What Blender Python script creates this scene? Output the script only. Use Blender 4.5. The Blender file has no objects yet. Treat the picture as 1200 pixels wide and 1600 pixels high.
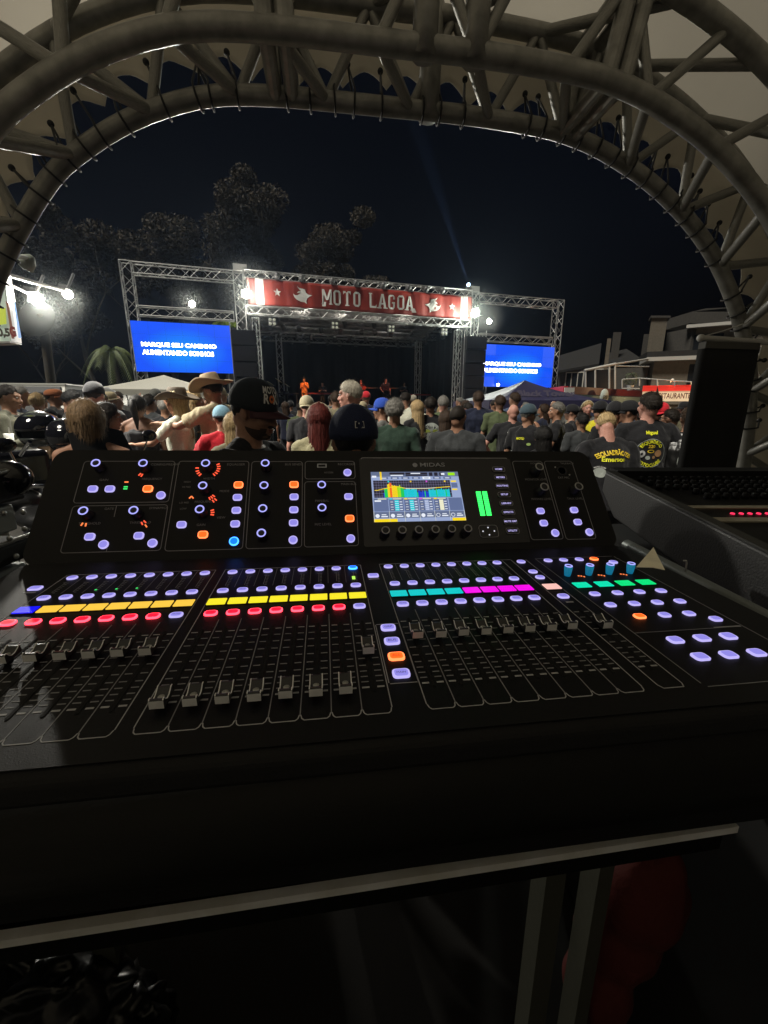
import bpy, bmesh, math, random
import numpy as np
from mathutils import Vector, Matrix, Euler
from mathutils.bvhtree import BVHTree
R = math.radians
random.seed(7); RNG = np.random.RandomState(5)
SC = bpy.context.scene
COL = SC.collection

# ------------------------------------------------------------------ camera
PITCH = math.atan(165/652.0)
CAMZ = 1.65
cam_d = bpy.data.cameras.new('camera'); cam = bpy.data.objects.new('camera', cam_d); COL.objects.link(cam)
cam_d.sensor_fit = 'VERTICAL'; cam_d.sensor_height = 32; cam_d.lens = 652/1600*32
cam_d.clip_start = 0.02; cam_d.clip_end = 900
cam.location = (0, 0, CAMZ); cam.rotation_euler = (R(90)-PITCH, 0, 0)
SC.camera = cam

# ------------------------------------------------------------------ night sky, sun lamp as the town's glow, exposure
SUN_EL, SUN_AZ = 60, 226          # light comes from behind the camera, a little to the left
w = bpy.data.worlds.new('World'); SC.world = w; w.use_nodes = True
nt = w.node_tree; nt.nodes.clear()
sky = nt.nodes.new('ShaderNodeTexSky'); sky.sky_type = 'NISHITA'; sky.sun_disc = False
sky.sun_elevation = R(-2.5); sky.sun_rotation = R(SUN_AZ)
tint = nt.nodes.new('ShaderNodeMix'); tint.data_type = 'RGBA'; tint.blend_type = 'MULTIPLY'
tint.inputs[0].default_value = 1.0; tint.inputs[7].default_value = (0.28, 0.38, 1.0, 1)
bg = nt.nodes.new('ShaderNodeBackground'); bg.inputs[1].default_value = 0.021
out = nt.nodes.new('ShaderNodeOutputWorld')
nt.links.new(sky.outputs[0], tint.inputs[6]); nt.links.new(tint.outputs[2], bg.inputs[0]); nt.links.new(bg.outputs[0], out.inputs[0])
sd = bpy.data.lights.new('sun', 'SUN'); sd.energy = 3.6; sd.angle = R(16); sd.color = (1.0, 0.94, 0.82)
sun = bpy.data.objects.new('sun', sd); COL.objects.link(sun)
sun.rotation_euler = (R(90-SUN_EL), 0, R(180-SUN_AZ))
SC.view_settings.view_transform = 'Standard'; SC.view_settings.look = 'None'
SC.view_settings.gamma = 1; SC.view_settings.use_curve_mapping = False; SC.view_settings.exposure = 0.0

# ------------------------------------------------------------------ helpers
_c, _s = math.cos(PITCH), math.sin(PITCH)
def at(x, y, Y):
    """world point seen at (x, y) of the photo, Y metres ahead"""
    u = (x-600)/652.0; v = (y-800)/652.0
    d = Vector((u, _c-v*_s, -_s-v*_c)); return Vector((0, 0, CAMZ)) + d*(Y/d.y)
def gx(x, Y): return (x-600)/652.0*Y/1.0315
_M = {}
def mat(name, col, rough=.6, metal=0., emit=None, es=1., bump=0., bscale=40., var=0., spec=.5, trans=0., coat=0., alpha=1., scale3=None, sheen=0.):
    if name in _M: return _M[name]
    m = bpy.data.materials.new(name); m.use_nodes = True; N = m.node_tree.nodes; L = m.node_tree.links
    b = N['Principled BSDF']
    b.inputs['Base Color'].default_value = (*col, 1); b.inputs['Roughness'].default_value = rough
    b.inputs['Metallic'].default_value = metal; b.inputs['Specular IOR Level'].default_value = spec
    b.inputs['Coat Weight'].default_value = coat
    if trans: b.inputs['Transmission Weight'].default_value = trans
    if sheen: b.inputs['Sheen Weight'].default_value = sheen
    if alpha < 1: b.inputs['Alpha'].default_value = alpha
    if emit is not None:
        b.inputs['Emission Color'].default_value = (*emit, 1); b.inputs['Emission Strength'].default_value = es
    if bump or var:
        tc = N.new('ShaderNodeTexCoord'); mp = N.new('ShaderNodeMapping')
        if scale3: mp.inputs['Scale'].default_value = scale3
        nz = N.new('ShaderNodeTexNoise'); nz.inputs['Scale'].default_value = bscale; nz.inputs['Detail'].default_value = 5
        L.new(tc.outputs['Object'], mp.inputs[0]); L.new(mp.outputs[0], nz.inputs['Vector'])
        if bump:
            bp = N.new('ShaderNodeBump'); bp.inputs['Strength'].default_value = bump; bp.inputs['Distance'].default_value = .01
            L.new(nz.outputs['Fac'], bp.inputs['Height']); L.new(bp.outputs[0], b.inputs['Normal'])
        if var:
            rp = N.new('ShaderNodeValToRGB')
            rp.color_ramp.elements[0].position = .3; rp.color_ramp.elements[1].position = .7
            rp.color_ramp.elements[0].color = (*[max(0, c*(1-var)) for c in col], 1)
            rp.color_ramp.elements[1].color = (*[min(1, c*(1+var)) for c in col], 1)
            L.new(nz.outputs['Fac'], rp.inputs[0]); L.new(rp.outputs[0], b.inputs['Base Color'])
    _M[name] = m; return m
def emis(name, col, es=1.):
    return mat(name, (.02, .02, .02), .4, emit=col, es=es)
def srgb(r, g, b):
    f = lambda v: ((v/255+.055)/1.055)**2.4 if v > 10 else v/255/12.92
    return (f(r), f(g), f(b))

def link(name, mesh, m=None, parent=None, mtx=None, smooth=False):
    o = bpy.data.objects.new(name, mesh); COL.objects.link(o)
    if parent is not None: o.parent = parent
    if mtx is not None: o.matrix_local = mtx
    if m is not None and mesh is not None:
        if len(mesh.materials) == 0: mesh.materials.append(m)
        elif mesh.materials[0] is not m:
            o.material_slots[0].link = 'OBJECT'; o.material_slots[0].material = m
    return o
def tag(o, label, cat, group=None, kind=None):
    o['label'] = label; o['category'] = cat
    if group: o['group'] = group
    if kind: o['kind'] = kind
    return o
def thing(name, label, cat, loc=(0, 0, 0), rz=0., group=None, mtx=None):
    o = bpy.data.objects.new(name, None); COL.objects.link(o); o.empty_display_size = .1
    if mtx is not None: o.matrix_world = mtx
    else: o.location = loc; o.rotation_euler = (0, 0, rz)
    return tag(o, label, cat, group)
def mk(name, verts, faces, smooth=False):
    me = bpy.data.meshes.new(name); me.from_pydata([tuple(v) for v in verts], [], faces); me.update()
    if smooth: me.shade_smooth()
    return me
class MB:
    """gathers shapes, then links them as one mesh"""
    def __init__(s): s.v = []; s.f = []; s.m = []; s.mi = 0
    def add(s, vs, fs):
        n = len(s.v); s.v += [tuple(v) for v in vs]; s.f += [tuple(i+n for i in f) for f in fs]; s.m += [s.mi]*len(fs); return s
    def box(s, x0, y0, z0, x1, y1, z1):
        return s.add([(x0,y0,z0),(x1,y0,z0),(x1,y1,z0),(x0,y1,z0),(x0,y0,z1),(x1,y0,z1),(x1,y1,z1),(x0,y1,z1)],
                     [(3,2,1,0),(4,5,6,7),(0,1,5,4),(1,2,6,5),(2,3,7,6),(3,0,4,7)])
    def prism(s, pts, z0, z1):
        n = len(pts)
        a = sum(pts[i][0]*pts[(i+1)%n][1]-pts[(i+1)%n][0]*pts[i][1] for i in range(n))
        if a < 0: pts = pts[::-1]
        return s.add([(p[0],p[1],z0) for p in pts]+[(p[0],p[1],z1) for p in pts],
                     [tuple(range(n))[::-1], tuple(range(n, 2*n))]+[(i,(i+1)%n,n+(i+1)%n,n+i) for i in range(n)])
    def tube(s, pts, r, n=8, closed=False, caps=True):
        pts = [Vector(p) for p in pts]; N = len(pts); rr = r if hasattr(r, '__len__') else [r]*N
        V = []; up = None
        for i, p in enumerate(pts):
            a = pts[i-1] if (i > 0 or closed) else p; b = pts[(i+1) % N] if (i < N-1 or closed) else p
            t = (b-a).normalized()
            if up is None: up = Vector((0,0,1)) if abs(t.z) < .9 else Vector((1,0,0))
            x = up.cross(t)
            if x.length < 1e-5: x = Vector((1,0,0)).cross(t)
            x.normalize(); y = t.cross(x); up = y
            for k in range(n):
                q = 2*math.pi*k/n; V.append(p + (x*math.cos(q)+y*math.sin(q))*rr[i])
        F = []
        for i in range(N if closed else N-1):
            for k in range(n):
                a = i*n+k; b = i*n+(k+1) % n; c = ((i+1) % N)*n+(k+1) % n; d = ((i+1) % N)*n+k; F.append((a, b, c, d))
        if caps and not closed: F += [tuple(range(n))[::-1], tuple(range((N-1)*n, N*n))]
        return s.add(V, F)
    def lathe(s, prof, n=16, c=(0,0,0), cap=True):
        V = []
        for r, z in prof:
            for k in range(n): q = 2*math.pi*k/n; V.append((c[0]+r*math.cos(q), c[1]+r*math.sin(q), c[2]+z))
        F = []
        for i in range(len(prof)-1):
            for k in range(n): F.append((i*n+k, i*n+(k+1)%n, (i+1)*n+(k+1)%n, (i+1)*n+k))
        if cap: F += [tuple(range(n))[::-1], tuple(range((len(prof)-1)*n, len(prof)*n))]
        return s.add(V, F)
    def mesh(s, name, smooth=False, mats=None):
        me = mk(name, s.v, s.f, smooth)
        if mats:
            for m in mats: me.materials.append(m)
            me.polygons.foreach_set('material_index', s.m)
        return me
    def build(s, name, m, parent=None, smooth=False, mtx=None):
        if isinstance(m, list): return link(name, s.mesh(name, smooth, m), None, parent, mtx)
        return link(name, s.mesh(name, smooth), m, parent, mtx)
def rrect(w, d, r, n=4):
    P = []
    for cx, cy, a0 in ((w/2-r, d/2-r, 0), (-w/2+r, d/2-r, 90), (-w/2+r, -d/2+r, 180), (w/2-r, -d/2+r, 270)):
        for k in range(n+1):
            q = R(a0+90*k/n); P.append((cx+r*math.cos(q), cy+r*math.sin(q)))
    return P
_tube_cache = {}
def bar(name, p0, p1, r, m, parent=None, n=8):
    """a straight round bar; every bar shares one unit mesh"""
    if n not in _tube_cache:
        _tube_cache[n] = MB().lathe([(1, 0), (1, 1)], n).mesh('bar')
        me = _tube_cache[n]
        for p in me.polygons: p.use_smooth = len(p.vertices) == 4
        me.materials.append(m)
    p0, p1 = Vector(p0), Vector(p1); d = p1-p0
    q = d.to_track_quat('Z', 'Y').to_matrix().to_4x4()
    mt = Matrix.Translation(p0) @ q @ Matrix.Diagonal((r, r, d.length, 1))
    return link(name, _tube_cache[n], m, parent, mt)
_txt = {}
def text_mesh(s, size=1., bold=0., align='CENTER', shear=0., ext=0.):
    k = (s, size, bold, align, shear, ext)
    if k in _txt: return _txt[k]
    cu = bpy.data.curves.new('t', 'FONT'); cu.body = s; cu.size = size; cu.offset = bold; cu.align_x = align; cu.align_y = 'CENTER'
    cu.resolution_u = 3; cu.shear = shear; cu.extrude = ext
    o = bpy.data.objects.new('t', cu); COL.objects.link(o)
    me = bpy.data.meshes.new_from_object(o.evaluated_get(bpy.context.evaluated_depsgraph_get()))
    bpy.data.objects.remove(o); _txt[k] = me; return me
def mesh_vf(me): return [v.co.copy() for v in me.vertices], [tuple(p.vertices) for p in me.polygons]
def basis(ex, ey, ez, o):
    return Matrix(((ex[0],ey[0],ez[0],o[0]),(ex[1],ey[1],ez[1],o[1]),(ex[2],ey[2],ez[2],o[2]),(0,0,0,1)))

# shared materials
ALU = mat('aluminium', (.50,.50,.49), .42, .8, bump=.05, bscale=60, var=.12)
ALU2 = mat('worn_aluminium', (.235,.23,.205), .42, .5, bump=.12, bscale=22, var=.28)
BLACK = mat('black_plastic', (.012,.012,.012), .45, bump=.05, bscale=400)
BLACKM = mat('matt_black', (.006,.006,.006), .8)
RUBBER = mat('rubber', (.01,.01,.01), .7)
# ------------------------------------------------------------------ ground
G = MB(); G.add([(-300,-100,0),(300,-100,0),(300,400,0),(-300,400,0)], [(0,1,2,3)])
g = G.build('ground', mat('trodden_gravel', (.06,.057,.05), .95, bump=.6, bscale=3, var=.35)); g['kind'] = 'structure'
FL = MB().box(-2.2,-2.2,.01,2.6,1.75,.22)
plat = FL.build('platform', mat('plywood', (.008,.007,.006), .8, bump=.2, bscale=8, var=.3)); plat['kind'] = 'structure'; plat.rotation_euler.z = R(8)

# ------------------------------------------------------------------ stage frame of reference
SA = Vector((-10.466, 18.366, 0)); SB = Vector((9.646, 24.74, 0))
sd_ = (SB-SA).normalized(); sn_ = Vector((-sd_.y, sd_.x, 0))
def S(u, z, w=0.): return SA + sd_*u + sn_*w + Vector((0,0,z))
SM = basis(sd_, sn_, (0,0,1), SA)

def box_truss(name, label, cat, p0, p1, side=.4, up=(0,0,1), pitch=.42, rc=.025, rb=.012, m=ALU, group=None):
    """a square lattice truss between two points"""
    p0, p1 = Vector(p0), Vector(p1); d = (p1-p0); L = d.length; t = d.normalized()
    a = t.cross(Vector(up)).normalized(); b = a.cross(t).normalized()
    root = thing(name, label, cat, p0, group=group)
    cs = [a*sx*side/2+b*sy*side/2 for sx, sy in ((-1,-1),(1,-1),(1,1),(-1,1))]
    for c in cs: bar('chord', c, c+d, rc, m, root, 8)
    n = max(2, int(L/pitch))
    for f in range(4):
        c0, c1 = cs[f], cs[(f+1) % 4]
        for i in range(n):
            q0 = t*(L*i/n); q1 = t*(L*(i+1)/n)
            if i % 2: bar('brace', c0+q0, c1+q1, rb, m, root, 6)
            else: bar('brace', c1+q0, c0+q1, rb, m, root, 6)
    for e in (0, L):
        for f in range(4): bar('end_bar', cs[f]+t*e, cs[(f+1) % 4]+t*e, rb*1.4, m, root, 6)
    return root

TR = 'box trusses of the stage front'
box_truss('truss_tower', 'outer left truss tower of the stage, beside the left blue screen', 'truss', S(.25,0,0), S(.25,7.2,0), up=sn_, group=TR)
box_truss('truss_tower', 'outer right truss tower of the stage, beside the restaurant', 'truss', S(20.9,0,0), S(20.9,7.2,0), up=sn_, group=TR)
box_truss('truss_tower', 'truss tower at the left end of the red banner', 'truss', S(4.45,0,0), S(4.45,7.2,0), up=sn_, group=TR)
box_truss('truss_tower', 'truss tower at the right end of the red banner', 'truss', S(15.75,0,0), S(15.75,7.2,0), up=sn_, group=TR)
box_truss('truss_beam', 'dim horizontal truss above the left screen, joining the outer tower to the banner', 'truss', S(.45,6.98), S(4.25,6.98), group=TR)
box_truss('truss_beam', 'lower truss right above the left blue screen, floodlight on it', 'truss', S(.45,5.42), S(4.15,5.42), side=.35, group=TR)
box_truss('truss_beam', 'horizontal truss running right from the banner to the outer right tower', 'truss', S(15.95,6.98), S(20.7,6.98), group=TR)
box_truss('truss_beam', 'lower truss right above the right blue screen', 'truss', S(16.1,5.12), S(20.6,5.12), side=.35, group=TR)
box_truss('truss_beam', 'brightly lit truss along the top of the red banner', 'truss', S(4.7,7.1,-.1), S(15.5,7.1,-.1), side=.3, pitch=.36, rb=.016, group=TR)
box_truss('truss_beam', 'brightly lit truss along the bottom of the red banner', 'truss', S(4.7,5.70,-.1), S(15.5,5.70,-.1), side=.32, pitch=.36, rb=.016, group=TR)
box_truss('truss_tower', 'slim front tower under the left end of the banner', 'truss', S(5.05,0,.5), S(5.05,5.5,.5), side=.3, up=sn_, group=TR)
box_truss('truss_tower', 'slim front tower under the right end of the banner', 'truss', S(15.2,0,.5), S(15.2,5.5,.5), side=.3, up=sn_, group=TR)
box_truss('truss_tower', 'rear left truss tower seen inside the dark stage', 'truss', S(6.4,1.7,5.5), S(6.4,5.6,5.5), side=.3, up=sn_, group=TR)
box_truss('truss_tower', 'rear right truss tower seen inside the dark stage', 'truss', S(15.0,1.7,5.5), S(15.0,5.6,5.5), side=.3, up=sn_, group=TR)
for k, u in enumerate((4.55, 15.65)):
    o = MB().box(-.28,-.2,0,.28,.2,.24).build('hoist_box', mat('hoist_grey', (.25,.25,.24), .6, var=.2)); o.location = S(u, 7.22, 0); o.rotation_euler.z = math.atan2(sd_.y, sd_.x)
    tag(o, 'grey hoist box on top of the truss at the %s end of the banner' % ('left', 'right')[k], 'hoist box', 'hoist boxes')

# banner
def stage_sheet(name, verts2, faces, m, w, parent, thick=0): pass
ban = thing('banner', 'long red banner reading MOTO LAGOA above the stage', 'banner', mtx=SM)
bm_ = bmesh.new()
nx, nz = 90, 10
U0, U1, Z0, Z1 = 4.78, 15.5, 5.9, 6.93
BW = -.30
def bnd(u, z):
    q = (z-Z0)/(Z1-Z0)
    return BW + .02*math.sin(u*7.3)+.012*math.sin(u*19+z*3) + .03*math.exp(-((u-7.9)/.35)**2)*math.sin((u+z*1.3)*24)*(1-q)
V = [(U0+(U1-U0)*i/nx, bnd(U0+(U1-U0)*i/nx, Z0+(Z1-Z0)*j/nz), Z0+(Z1-Z0)*j/nz) for j in range(nz+1) for i in range(nx+1)]
F = [(j*(nx+1)+i, j*(nx+1)+i+1, (j+1)*(nx+1)+i+1, (j+1)*(nx+1)+i) for j in range(nz) for i in range(nx)]
me = mk('cloth', V, F, True)
redm = bpy.data.materials.new('banner_red'); redm.use_nodes = True
N = redm.node_tree.nodes; L = redm.node_tree.links; b = N['Principled BSDF']; b.inputs['Roughness'].default_value = .55
tc = N.new('ShaderNodeTexCoord'); nz_ = N.new('ShaderNodeTexNoise'); nz_.inputs['Scale'].default_value = .5; nz_.inputs['Detail'].default_value = 3
rp = N.new('ShaderNodeValToRGB'); rp.color_ramp.elements[0].color = (.13,.010,.006,1); rp.color_ramp.elements[1].color = (.25,.020,.010,1)
rp.color_ramp.elements[0].position = .35; rp.color_ramp.elements[1].position = .65
L.new(tc.outputs['Object'], nz_.inputs['Vector']); L.new(nz_.outputs['Fac'], rp.inputs[0]); L.new(rp.outputs[0], b.inputs['Base Color'])
o = link('cloth', me, redm, ban); so = o.modifiers.new('s', 'SOLIDIFY'); so.thickness = .01; so.offset = 1
WHITE_P = mat('white_print', (.46,.455,.43), .6)
def flat(verts, faces, yo=-.03):
    """flat print laid just in front of the banner"""
    return [(x, bnd(x, z)+yo, z) for x, z in verts], faces
pr = MB()
def glyphs(s, u, z, h, wx, bold):
    vs, fs = mesh_vf(text_mesh(s, 1., bold))
    xs = [v[0] for v in vs]; ys = [v[1] for v in vs]; cx = (min(xs)+max(xs))/2; cy = (min(ys)+max(ys))/2; hh = max(ys)-min(ys); ww = max(xs)-min(xs)
    return [(u+(v[0]-cx)/ww*wx, z+(v[1]-cy)/hh*h) for v in vs], fs
SERIF = MB()
def block_word(word, u0, u1, z0, z1, tw=.19):
    """condensed western slab letters drawn as strokes"""
    n = len(word); adv = (u1-u0)/n; lw = adv*.74; st = tw
    for i, ch in enumerate(word):
        x = u0+adv*i; X = x+lw; s = lw*.27; h = z1-z0; sz = h*.10
        if ch == 'M':
            xx = x-lw*.12; XX = X+lw*.12
            strokes = [[(xx,z0),(xx+s,z0),(xx+s,z1),(xx,z1)],[(XX-s,z0),(XX,z0),(XX,z1),(XX-s,z1)],
                       [(xx,z1),(xx+s,z1),((xx+XX)/2+s*.4,z0+h*.3),((xx+XX)/2-s*.5,z0+h*.3)],[(XX-s,z1),(XX,z1),((xx+XX)/2+s*.5,z0+h*.3),((xx+XX)/2-s*.4,z0+h*.3)],
                       [(xx-.04,z0),(xx+s+.04,z0),(xx+s+.04,z0+sz*.7),(xx-.04,z0+sz*.7)],[(XX-s-.04,z0),(XX+.04,z0),(XX+.04,z0+sz*.7),(XX-s-.04,z0+sz*.7)]]
        elif ch == 'O':
            c = h*.16
            strokes = [[(x,z0+c),(x+s,z0+c),(x+s,z1-c),(x,z1-c)],[(X-s,z0+c),(X,z0+c),(X,z1-c),(X-s,z1-c)],
                       [(x,z0+c),(x+s*.9,z0),(x+s*1.3,z0+sz*1.3),(x+s,z0+c)],[(x+s*.9,z0),(X-s*.9,z0),(X-s*1.3,z0+sz*1.3),(x+s*1.3,z0+sz*1.3)],[(X-s*.9,z0),(X,z0+c),(X-s,z0+c),(X-s*1.3,z0+sz*1.3)],
                       [(x,z1-c),(x+s,z1-c),(x+s*1.3,z1-sz*1.3),(x+s*.9,z1)],[(x+s*1.3,z1-sz*1.3),(X-s*1.3,z1-sz*1.3),(X-s*.9,z1),(x+s*.9,z1)],[(X-s,z1-c),(X,z1-c),(X-s*.9,z1),(X-s*1.3,z1-sz*1.3)]]
        elif ch == 'T':
            m = (x+X)/2
            strokes = [[(m-s/2,z0),(m+s/2,z0),(m+s/2,z1-sz),(m-s/2,z1-sz)],[(x,z1-sz*1.3),(X,z1-sz*1.3),(X,z1),(x,z1)],
                       [(x,z1-sz*2.6),(x+s*.45,z1-sz*1.3),(x,z1-sz*1.3)],[(X,z1-sz*2.6),(X,z1-sz*1.3),(X-s*.45,z1-sz*1.3)],[(m-s,z0),(m+s,z0),(m+s,z0+sz*.7),(m-s,z0+sz*.7)]]
        elif ch == 'L':
            strokes = [[(x,z0),(x+s,z0),(x+s,z1),(x,z1)],[(x+s,z0),(X,z0),(X,z0+sz*1.3),(x+s,z0+sz*1.3)],[(X-s*.5,z0+sz*1.3),(X,z0+sz*1.3),(X,z0+sz*2.8)],[(x-.04,z1-sz*.7),(x+s+.04,z1-sz*.7),(x+s+.04,z1),(x-.04,z1)]]
        elif ch == 'A':
            m = (x+X)/2
            strokes = [[(x-.03,z0),(x+s,z0),(m+s*.2,z1),(m-s*.6,z1)],[(X-s,z0),(X+.03,z0),(m+s*.6,z1),(m-s*.2,z1)],[(x+s*.9,z0+h*.28),(X-s*.9,z0+h*.28),(X-s*1.1,z0+h*.28+sz),(x+s*1.1,z0+h*.28+sz)],
                       [(x-.09,z0),(x+s+.04,z0),(x+s+.04,z0+sz*.7),(x-.09,z0+sz*.7)],[(X-s-.04,z0),(X+.09,z0),(X+.09,z0+sz*.7),(X-s-.04,z0+sz*.7)]]
        elif ch == 'G':
            c = h*.16
            strokes = [[(x,z0+c),(x+s,z0+c),(x+s,z1-c),(x,z1-c)],[(X-s,z0+c),(X,z0+c),(X,z0+h*.46),(X-s,z0+h*.46)],[(X-s,z1-h*.3),(X,z1-h*.3),(X,z1-c),(X-s,z1-c)],[(X-s*1.6,z0+h*.40),(X,z0+h*.40),(X,z0+h*.5),(X-s*1.6,z0+h*.5)],
                       [(x,z0+c),(x+s*.9,z0),(x+s*1.3,z0+sz*1.3),(x+s,z0+c)],[(x+s*.9,z0),(X-s*.9,z0),(X-s*1.3,z0+sz*1.3),(x+s*1.3,z0+sz*1.3)],[(X-s*.9,z0),(X,z0+c),(X-s,z0+c),(X-s*1.3,z0+sz*1.3)],
                       [(x,z1-c),(x+s,z1-c),(x+s*1.3,z1-sz*1.3),(x+s*.9,z1)],[(x+s*1.3,z1-sz*1.3),(X-s*1.3,z1-sz*1.3),(X-s*.9,z1),(x+s*.9,z1)],[(X-s,z1-c),(X,z1-c),(X-s*.9,z1),(X-s*1.3,z1-sz*1.3)]]
        for q, st_ in enumerate(strokes): pr.add(*flat(st_, [tuple(range(len(st_)))], -.030-.0015*q))
block_word('MOTO', 8.02, 9.86, 6.10, 6.72)
# the first M drops a longer leg
pr.add(*flat([(7.96,6.02),(8.12,6.02),(8.14,6.2),(7.97,6.2)], [(0,1,2,3)], -.042))
block_word('LAGOA', 10.17, 12.45, 6.10, 6.72)
pr.add(*flat([(12.28,6.02),(12.50,6.02),(12.42,6.2),(12.24,6.2)], [(0,1,2,3)], -.042))
def star(u, z, r):
    P = [(u+math.sin(k*math.pi/5)*(r if k % 2 == 0 else r*.42), z+math.cos(k*math.pi/5)*(r if k % 2 == 0 else r*.42)) for k in range(10)]
    pr.add(*flat([(u, z)]+P, [(0, k+1, (k+1) % 10+1) for k in range(10)]))
star(6.02, 6.44, .17); star(14.38, 6.40, .17)
def flame(u, z, sx, k=1.):
    P = [(.62,.02),(.35,.06),(.16,.16),(.12,.32),(-.05,.34),(-.24,.36),(-.44,.44),(-.30,.30),(-.16,.24),(-.34,.20),(-.46,.10),(-.22,.10),(-.44,-.02),(-.62,-.02),(-.74,.06),(-.66,-.12),(-.50,-.24),(-.20,-.32),(.06,-.34),(.20,-.42),(.17,-.26),(.26,-.12),(.42,-.03)]
    c = (-.1, -.1)
    pts = [(u+sx*p[0]*.62*k, z+p[1]*.8*k) for p in [c]+P]
    n = len(P); f_ = tuple(range(n)); pts = pts[1:]
    pr.add(*flat(pts, [f_]))
flame(7.15, 6.40, 1); flame(13.33, 6.40, -1)
for u0 in (5.12, 14.88):
    pr.add(*flat([(u0,Z0+.01),(u0+.34,Z0+.01),(u0+.34,Z1-.01),(u0,Z1-.01)], [(0,1,2,3)], -.03))
pr.build('print', WHITE_P, ban)['kind'] = 'stuff'
ck = MB()
for u0 in (5.12, 14.88):
    for j in range(20):
        for i in range(2):
            a = u0+.07+i*.13; z = Z0+.03+j*.05
            ck.add(*flat([(a,z),(a+.07,z),(a+.07,z+.022),(a,z+.022)], [(0,1,2,3)], -.040))
ck.build('stripe_marks', mat('dark_print', (.12,.09,.08), .6), ban)['kind'] = 'stuff'

# screens: LED walls with two lines of white lettering
SCR_BLUE = emis('led_blue', srgb(0, 62, 232), 1.0); SCR_PALE = emis('led_blue_pale', srgb(45, 95, 250), 1.0)
SCR_MID = emis('led_blue_mid', srgb(0, 98, 240), 1.0); SCR_W = emis('led_white', (1,1,1), 5)
def led_wall(label, u0, u1, z0, z1, l1, l2, tiles, tx0, tw1, tw2):
    t = thing('led_screen', label, 'screen', mtx=SM, group='LED screens beside the stage')
    MB().box(u0,-.42,z0,u1,-.30,z1).build('cabinet', BLACKM, t)
    SCR_G = bpy.data.materials.new('led_picture'); SCR_G.use_nodes = True; N = SCR_G.node_tree.nodes; L = SCR_G.node_tree.links; b = N['Principled BSDF']
    b.inputs['Base Color'].default_value = (.01,.01,.01,1); b.inputs['Emission Strength'].default_value = 1.0
    tc = N.new('ShaderNodeTexCoord'); tc.object = t; mp = N.new('ShaderNodeMapping'); mp.inputs['Location'].default_value = (-(u0+u1)/2*.55,0,-(z0+(z1-z0)*.42)*1.0); mp.inputs['Scale'].default_value = (.55,0,1.0)
    ln_ = N.new('ShaderNodeVectorMath'); ln_.operation = 'LENGTH'; rp = N.new('ShaderNodeValToRGB')
    rp.color_ramp.elements[0].color = (0,.30,1,1); rp.color_ramp.elements[1].color = (0,.085,.95,1); rp.color_ramp.elements[0].position = .08; rp.color_ramp.elements[1].position = .95
    L.new(tc.outputs['Object'], mp.inputs[0]); L.new(mp.outputs[0], ln_.inputs[0]); L.new(ln_.outputs['Value'], rp.inputs[0]); L.new(rp.outputs[0], b.inputs['Emission Color'])
    nxp, nzp = 6, 4; W = (u1-u0)/nxp; H = (z1-z0)/nzp
    tile = MB().box(0,-.008,0,W-.004,0,H-.004).mesh('panel')
    for i in range(nxp):
        for j in range(nzp):
            m = {0: SCR_G, 1: SCR_PALE, 2: SCR_G}[tiles(i, j)]
            link('panel', tile, m, t, Matrix.Translation((u0+W*i+.002, -.422, z0+H*j+.002)))
    p = MB()
    for (s, zc, ww) in ((l1, z0+(z1-z0)*.545, tw1), (l2, z0+(z1-z0)*.395, tw2)):
        vs, fs = glyphs(s, 0, 0, (z1-z0)*.10, ww, .035)
        p.add([(u0+tx0+ww/2+v[0], -.436, zc+v[1]) for v in vs], fs)
    p.build('lettering', SCR_W, t)
    for u in (u0+.3, u1-.2): bar('leg', (u,-.34,0), (u,-.34,z0), .04, ALU, t)
    return t
led_wall('left blue screen with two lines of white lettering, under the lower left truss', .2, 3.95, 3.04, 4.98, 'MARQUE SEU CAMINHO', 'ALIMENTANDO SONHOS', lambda i, j: 2 if (i in (2,3) and j < 3) else 0, .30, 2.85, 2.72)
led_wall('right blue screen with paler corner tiles and white lettering, beside the restaurant', 16.22, 20.58, 2.66, 4.76, 'MARQUE SEU CAMINHO', 'ALIMENTANDO SONHOS', lambda i, j: 1 if (i == 0 and j == 0) or (i == 5 and j > 1) or (i == 0 and j == 3) else 2, .02, 3.55, 3.35)

# stage body
st = thing('stage', 'dark covered concert stage with black curtains and grey roof', 'stage', mtx=SM)
SW = 14.0
MB().box(3.3,.6,0,16.9,9.4,1.6).build('deck', mat('deck_black', (.02,.02,.02), .7), st)
CUR = mat('black_curtain', (.010,.011,.014), .9, bump=.5, bscale=2, scale3=(4,4,.3))
def curtain(name, p0, p1, z0, z1, amp=.07):
    p0, p1 = Vector(p0), Vector(p1); d = p1-p0; L_ = d.length; t = d/L_; n_ = Vector((-t.y,t.x)); k = int(L_*14)
    V = []
    for j in (z0, z1):
        for i in range(k+1):
            q = L_*i/k; a = amp*math.sin(q*9+math.sin(q*2)*1.5); p = p0+t*q+n_*a; V.append((p.x,p.y,j))
    o = link(name, mk(name, V, [(i,i+1,k+2+i,k+1+i) for i in range(k)], True), CUR, st)
    so = o.modifiers.new('s','SOLIDIFY'); so.thickness = .02; return o
curtain('back_curtain', (4.6,8.4), (16.4,8.4), 1.6, 6.2)
curtain('side_curtain', (4.9,1.2), (5.3,8.2), 1.6, 6.0)
curtain('side_curtain', (15.6,1.2), (15.9,8.2), 1.6, 6.0)
curtain('side_curtain', (3.6,.5), (4.9,.6), 0.2, 5.0)
ROOF = mat('roof_sheet', (.34,.33,.31), .5, bump=.8, bscale=1.2, var=.55)
V = []; nxr, nyr = 40, 16
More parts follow.
